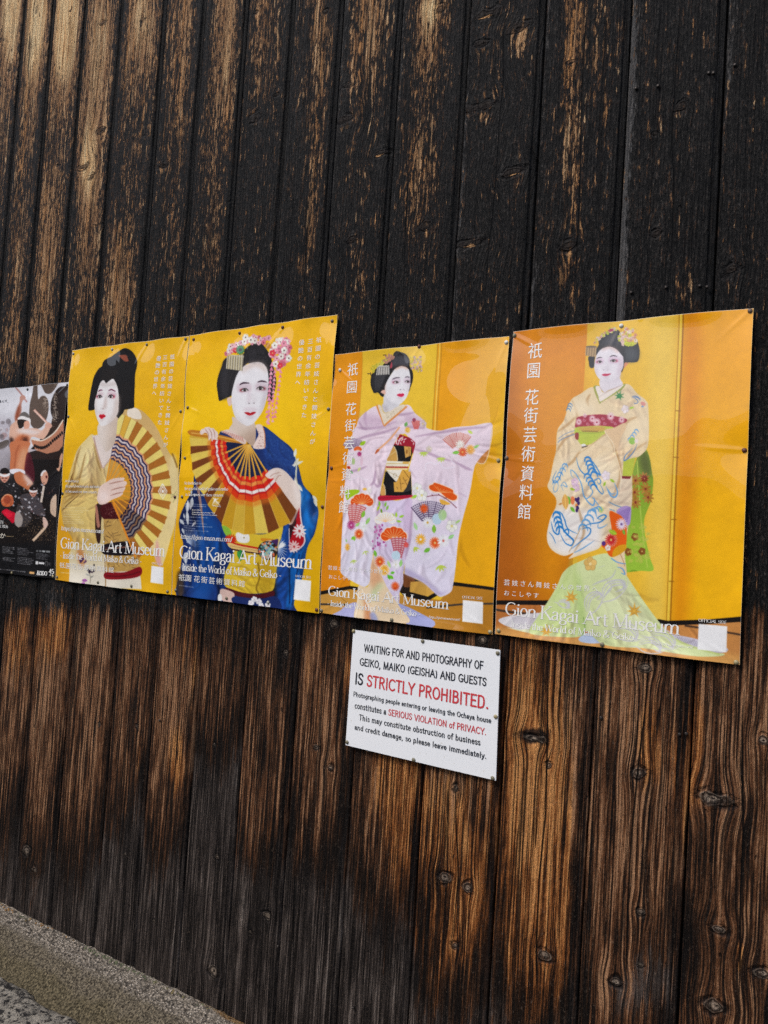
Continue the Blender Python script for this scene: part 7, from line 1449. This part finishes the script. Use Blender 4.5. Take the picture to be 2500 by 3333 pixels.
def relief(k, quad):
    """how far the paper stands off the boards: pinned at the tacks, bowed between them"""
    H = hom(quad, [(0, 0), (1, 0), (1, 1), (0, 1)]); T = happ(H, [t[:2] for t in TACKS[k]])
    asp = 1.414; amp = {0: .006, 1: .007, 2: .008, 3: .007, 4: .0065}[k]
    def f(u, v):
        u, v = np.asarray(u, float), np.asarray(v, float)
        su, sv = np.sin(np.pi*np.clip(u, 0, 1)), np.sin(np.pi*np.clip(v, 0, 1)); edge = su*sv
        pin = np.zeros(np.shape(u)); s = .10
        for tu, tv in T: pin = np.maximum(pin, np.exp(-(((u-tu))**2+((v-tv)*asp)**2)/s**2))
        def edgepin(sel, along):                            # 1 at the tacks of one edge, 0 between them
            r = np.zeros(np.shape(u))
            for tu, tv in T:
                if sel(tu, tv): r = np.maximum(r, np.exp(-(((u-tu) if along else (v-tv)*asp)/.12)**2))
            return r
        h = .004 + amp*edge
        h = h + .0055*(1-edgepin(lambda a, b: b < .12, True))*np.exp(-(v*asp/.045)**1.3)
        h = h + .0060*(1-edgepin(lambda a, b: b > .9, True))*np.exp(-((1-v)*asp/.04)**1.3)
        h = h + .0035*(1-edgepin(lambda a, b: a < .1, False))*np.exp(-(u/.05)**1.3) + .0035*(1-edgepin(lambda a, b: a > .9, False))*np.exp(-((1-u)/.05)**1.3)
        h = h + .0040*(vnoise(u*2.3+k*7, v*3.1, 21+k)-.5)*(.3+edge) + .0012*(vnoise(u*6+k*3, v*8, 31+k)-.5)
        for tu, tv in T:                                    # creases running in from each tack
            du, dv = u-tu, (v-tv)*asp; r = np.sqrt(du*du+dv*dv)+1e-4
            c0 = math.atan2((.5-tv)*asp, .5-tu) + .5*math.sin(9*tu+5*tv+k)
            da = np.arctan2(dv, du)-c0; da = (da+np.pi) % (2*np.pi)-np.pi
            h = h + .0013*np.exp(-(da*r/.010)**2)*np.exp(-(r/.10)**2)*np.clip(r/.015, 0, 1)*(np.cos(da) > 0)
        return np.maximum(h*(1-.6*pin**2), .0012)
    return f

def print_material():
    N = NT('printed_paper'); c = N.attr('print', True)
    N.set(Base_Color=c, Roughness=.5, Specular_IOR_Level=.15, Coat_Weight=1.0, Coat_Roughness=.010, Coat_IOR=1.5)
    return N.m
def ink(name, col, coat=1.):
    return NT(name).set(Base_Color=col, Roughness=.45, Coat_Weight=coat, Coat_Roughness=.06, Coat_IOR=1.45)

def build_posters():
    pm = print_material(); white = ink('white_ink', (.86, .85, .82)); cream = ink('cream_ink', (.84, .78, .66)); blackink = ink('black_ink', (.03, .03, .035)); tanink = ink('tan_ink', (.75, .52, .28))
    sheets = {}
    for k in range(5):
        quad = QUAD[k]; S = Sheet(quad, relief(k, quad)); sheets[k] = S
        img = globals()['paint%d' % k](); hh, ww = img.shape[:2]
        nu, nv = ww, hh
        u, v = np.meshgrid(np.linspace(0, 1, nu), np.linspace(0, 1, nv))
        V = S.place(np.c_[u.ravel()*S.w, v.ravel()*S.h], 0.)
        me = grid_mesh('sheet', V, nu, nv, [pm]); me.flip_normals()
        L = lin(img)*.97
        col = np.c_[L.reshape(-1, 3), np.ones(nu*nv)].astype(np.float32)
        a = me.color_attributes.new('print', 'FLOAT_COLOR', 'POINT'); a.data.foreach_set('color', col.ravel())
        root = bpy.data.objects.new('poster', None); C.objects.link(root)
        c = S.place(np.array([[S.w/2, S.h]]), 0)[0]; root.location = c.tolist()
        root.matrix_world = Matrix.Translation(c.tolist())
        tag(root, LABELS[k], 'poster', 'posters pinned in a row on the board wall')
        def own(o):
            o.parent = root; o.matrix_parent_inverse = Matrix.Translation((-c).tolist()); return o
        own(link('sheet', me))
        I = Ink(S)
        if k == 1:
            I.part('museum_title').line('Gion Kagai Art Museum', (201.8, 1783.7), (540, 1811), 34.5, weight=.125, thin=.42)
            I.part('subtitle').line('- Inside the World of Maiko & Geiko -', (199.5, 1816), (465.5, 1836.6), 20, weight=.13, thin=.5)
            I.part('web_address').line('https://gion-museum.com/', (205.7, 1725.5), (345, 1736), 13, weight=.13, thin=.5)
            I.part('introduction').line('An invitation to', (216, 1569), (262, 1570.5), 8, weight=.11, thin=.5); I.line('the graceful world of geiko and maiko', (216, 1586), (334, 1589), 8.5, weight=.11, thin=.5); I.line('in Gion woven over three centuries', (216, 1603), (323, 1606.5), 8.5, weight=.11, thin=.5)
            I.part('site_caption').line('OFFICIAL SITE', (498, 1836), (536, 1840.5), 6, weight=.11, thin=.5)
            I.part('japanese_title').row('祇園', (206, 1840), (226, 1842), 20, sx=.95); I.row('花街芸術資料館', (245, 1843.5), (367, 1855.5), 20, sx=.95)
            I.part('vertical_text').row('祇園の芸妓さんと舞妓さんが', (565.4, 1162.7), (544.6, 1448.7), 17, sx=.92); I.row('三百有余年紡いできた', (542.6, 1164.6), (527, 1376), 17, sx=.92); I.row('優艶の世界へ', (521.9, 1168.6), (508.6, 1281.4), 17, sx=.92)
        if k == 2:
            I.part('museum_title').line('Gion Kagai Art Museum', (588.9, 1815.8), (1019.6, 1852), 40, weight=.125, thin=.42)
            I.part('subtitle').line('- Inside the World of Maiko & Geiko -', (586, 1855.3), (921, 1883), 22.5, weight=.13, thin=.5)
            I.part('web_address').line('https://gion-museum.com/', (594, 1752.6), (764, 1764), 14.5, weight=.12)
            I.part('introduction').line('An invitation to', (603.4, 1577), (664, 1578), 9.5, weight=.115, thin=.5); I.line('the graceful world of geiko and maiko', (604, 1595), (753, 1598), 9.5, weight=.115, thin=.5); I.line('in Gion woven over three centuries', (606.6, 1614), (737, 1617.5), 9.5, weight=.115, thin=.5)
            I.part('site_caption').line('OFFICIAL SITE', (965.9, 1878), (1017, 1883.6), 7, weight=.11, thin=.5)
            I.part('admission_text').latin('General 1,500yen', (631, 1661.5), (662, 1663), 4); I.latin('Students (elementary to university): 700yen', (631, 1669.5), (709, 1672.5), 4.2); I.latin('Preschool children ages 0 to 5: Free admission', (631, 1676.5), (716, 1680), 4.2); I.latin('New Year holidays', (702, 1649), (728, 1651.5), 4)
            I.part('japanese_title').row('祇園', (595, 1880), (617, 1882), 23, sx=.95); I.row('花街芸術資料館', (645, 1885), (792, 1900), 23, sx=.95)
            I.part('vertical_text').row('祇園の芸妓さんと舞妓さんが', (1041.8, 1108), (1022.5, 1438.5), 19, sx=.95); I.row('三百有余年紡いできた', (1015.3, 1113), (996, 1353), 19, sx=.95); I.row('優艶の世界へ', (986.8, 1116.7), (975.5, 1246.9), 19, sx=.95)
        if k == 3:
            I.part('museum_title').line('Gion Kagai Art Museum', (1071.5, 1937.5), (1463, 1982.6), 31, weight=.125, thin=.42); I.part('subtitle').line('- Inside the World of Maiko & Geiko -', (1068, 1970), (1372, 2007), 17, weight=.13, thin=.5)
            I.part('web_address').line('https://gion-museum.com/', (1401, 2010.5), (1501.5, 2020), 7.5, weight=.11, thin=.5); I.part('site_caption').line('OFFICIAL SITE', (1507.8, 1946.6), (1575, 1951.8), 8, weight=.11, thin=.5)
            I.part('tagline').row('芸妓さん舞妓さんの世界へ', (1079, 1848), (1262, 1862), 15); I.row('おこしやす', (1080, 1877), (1140, 1884), 14)
            I.part('district_title').chars('祇園', [(1151, 1204), (1149, 1261)], 44, sx=.86); I.part('vertical_title').chars('花街芸術資料館', [(1146.6, 1333), (1145, 1387), (1141.6, 1441.6), (1137.6, 1493.6), (1133, 1545.6), (1128, 1602), (1125, 1651.8)], 44, sx=.86)
        if k == 4:
            I.part('museum_title').line('Gion Kagai Art Museum', (1646.6, 2000), (2213, 2065), 41, weight=.115, thin=.42); I.part('subtitle').line('- Inside the World of Maiko & Geiko -', (1651, 2039), (2083.6, 2087), 21, weight=.125, thin=.42)
            I.part('web_address').line('https://gion-museum.com/', (2122.6, 2094), (2259, 2110), 9, weight=.10, thin=.5); I.part('site_caption').line('OFFICIAL SITE', (2275, 2022.6), (2367.7, 2030.9), 9.5, weight=.11, thin=.5)
            I.part('tagline').row('芸妓さん舞妓さんの世界へ', (1653, 1896), (1940, 1917), 21); I.row('おこしやす', (1652, 1930), (1748, 1938), 19)
            I.part('district_title').chars('祇園', [(1744.8, 1143.8), (1740, 1207.9)], 55, sx=.88); I.part('vertical_title').chars('花街芸術資料館', [(1734.5, 1294.7), (1731.8, 1354.3), (1728.6, 1416.7), (1723, 1479), (1720.4, 1543), (1716.6, 1603.9), (1711, 1666)], 55, sx=.88)
        if k == 0:
            I.part('tour_title').line('ONE', (-8, 1688), (9.8, 1690), 9.5, weight=.14, mi=0); I.line('EARTH', (-18, 1702), (18.8, 1705), 9.5, weight=.14); I.line('TOUR 2026', (-14, 1715.5), (33.8, 1719.5), 9, weight=.14)
            I.part('japanese_title').chars('遥か', [(-4, 1741), (16, 1744)], 20, mi=1); I.part('slogan').chars('鳴らせ。', [(5.5, 1308), (15.7, 1307.6), (25, 1305.5), (34, 1308)], 11, mi=2, sx=.85)
            I.part('troupe_logo').line('KODO', (126, 1871), (156, 1873), 12.5, weight=.2, thin=.5); I.part('anniversary_logo').line('45', (161.5, 1866), (177.5, 1868), 14, weight=.2, thin=.6); I.chars('周年', [(166, 1872), (173, 1873)], 6)
        I.build([white, cream, blackink], own)
    # plastic notice board
    quad = [(1156, 2049), (1633, 2115), (1619, 2538), (1130.8, 2423)]
    S = Sheet(quad, lambda u, v: .0085 + .0012*np.sin(np.pi*np.clip(u, 0, 1)))
    pl = NT('white_plastic'); n = pl.noise(pl.pos(), 9, 4, .6); n2 = pl.noise(pl.pos(), 160, 2, .6)
    pl.set(Base_Color=pl.mix(pl.step(n2, .68, .74), pl.mix(n, (.80, .82, .845), (.86, .87, .885)), (.68, .66, .62)), Roughness=.38)
    nu, nv = 40, 30; u, v = np.meshgrid(np.linspace(0, 1, nu), np.linspace(0, 1, nv))
    f = S.place(np.c_[u.ravel()*S.w, v.ravel()*S.h], 0.); bk = f.copy(); bk[:, 1] += .003
    i = np.arange((nv-1)*(nu-1)); r, cc = i//(nu-1), i % (nu-1); a = r*nu+cc
    F = [tuple(q) for q in np.c_[a, a+nu, a+nu+1, a+1]] + [tuple(q+nu*nv) for q in np.c_[a, a+1, a+nu+1, a+nu]]
    ring = list(range(nu)) + [nu*j+nu-1 for j in range(1, nv)] + [nu*(nv-1)+j for j in range(nu-2, -1, -1)] + [nu*j for j in range(nv-2, 0, -1)]
    F += [(ring[j], ring[(j+1) % len(ring)], ring[(j+1) % len(ring)]+nu*nv, ring[j]+nu*nv) for j in range(len(ring))]
    root = bpy.data.objects.new('notice', None); C.objects.link(root); c = S.place(np.array([[S.w/2, S.h]]), 0)[0]; root.matrix_world = Matrix.Translation(c.tolist())
    tag(root, 'white plastic notice with black and red English text below the posters', 'notice board')
    def own(o): o.parent = root; o.matrix_parent_inverse = Matrix.Translation((-c).tolist()); return o
    me = raw_mesh('panel', np.r_[f, bk], [tuple(int(x) for x in q) for q in F], [pl.m]); own(link('panel', me))
    I = Ink(S)
    def cv(x, y): return (1100+x*.3496, 2000+y*.3496)
    kw = dict(serif=False, lift=.0006, space=.11)
    def W_(t): return sum(GLY['gm' if ch == 'g' else ch][0]+.11 for ch in t)
    I.part('heading').line('WAITING FOR AND PHOTOGRAPHY OF', cv(262, 340), cv(1366, 506), 64*.3496, weight=.165, **kw)
    I.line('GEIKO, MAIKO (GEISHA) AND GUESTS', cv(222, 466), cv(1396, 659), 62*.3496, weight=.165, **kw)
    I.part('warning').line('IS STRICTLY PROHIBITED.', cv(176, 637), cv(1418, 873), 96*.3496, weight=.165, runs=[(W_('IS '), 1)], **kw)
    I.part('explanation').line('Photographing people entering or leaving the Ochaya house', cv(162, 755), cv(1440, 1003), 41*.3496, weight=.15, **kw)
    I.line('constitutes a SERIOUS VIOLATION of PRIVACY.', cv(174, 865), cv(1396, 1115), 52*.3496, weight=.15, runs=[(W_('constitutes a '), 1)], **kw)
    I.line('This may constitute obstruction of business', cv(215, 975), cv(1340, 1208), 49*.3496, weight=.15, **kw)
    I.line('and credit damage, so please leave immediately.', cv(174, 1063), cv(1398, 1335), 46*.3496, weight=.15, **kw)
    I.build([ink('notice_black', (.02, .022, .03), .2), ink('notice_red', (.60, .045, .055), .2)], own)
    sheets[5] = S
    return sheets

def build_tacks(sheets):
    mats = {}
    for k, (col, _) in FIN.items():
        N = NT('tack_'+_.replace(' ', '_')); n = N.noise(N.pos(), 700, 3, .6)
        met = .0; col = np.minimum(np.array(col)*(1.9 if k in ('olive', 'brass', 'brown') else 1.3), .8)
        N.set(Base_Color=N.mix(N.step(n, .35, .7), tuple(np.array(col)*.55), tuple(np.minimum(np.array(col)*1.35, .9))), Roughness=.48, Metallic=met); mats[k] = N.m
    R = .0049
    prof = [(0, .0024), (.0016, .0023), (.0028, .0019), (.0030, .0016), (.0040, .0013), (.0047, .0006), (R, -.0002), (R*.93, -.0008), (.0007, -.0008), (.0006, -.006), (0, -.0065)]
    n = 18; V = [(0, -prof[0][1], 0)]
    for r, h in prof[1:-1]: V += [(r*math.cos(t), -h, r*math.sin(t)) for t in np.linspace(0, 2*math.pi, n+1)[:-1]]
    V.append((0, -prof[-1][1], 0)); m = len(prof)-2
    F = [(0, 1+(i+1) % n, 1+i) for i in range(n)]
    for j in range(m-1): F += [(1+j*n+i, 1+j*n+(i+1) % n, 1+(j+1)*n+(i+1) % n, 1+(j+1)*n+i) for i in range(n)]
    F += [(len(V)-1, 1+(m-1)*n+i, 1+(m-1)*n+(i+1) % n) for i in range(n)]
    meshes = {k: raw_mesh('thumbtack', V, F, [mats[k]], True) for k in FIN}
    rng = random.Random(3)
    for k, lst in TACKS.items():
        S = sheets[k]
        for (x, y, fin, where) in lst:
            st = S.loc([(x, y)]); p = S.place(st, .0012)[0]
            o = link('thumbtack', meshes[fin]); o.location = p.tolist()
            o.rotation_euler = (rng.uniform(-.10, .10), rng.uniform(0, 6), rng.uniform(-.10, .10))
            tag(o, '%s thumbtack at the %s of the %s' % (FIN[fin][1], where, WHO[k]) if 'edge' not in where or where.startswith(('middle', 'left end')) else '%s thumbtack on the %s of the %s' % (FIN[fin][1], where, WHO[k]), 'thumbtack', 'thumbtacks holding the posters and notice')

build_wall()
build_ground()
build_unseen_townhouse()
SHEETS = build_posters()
build_tacks(SHEETS)
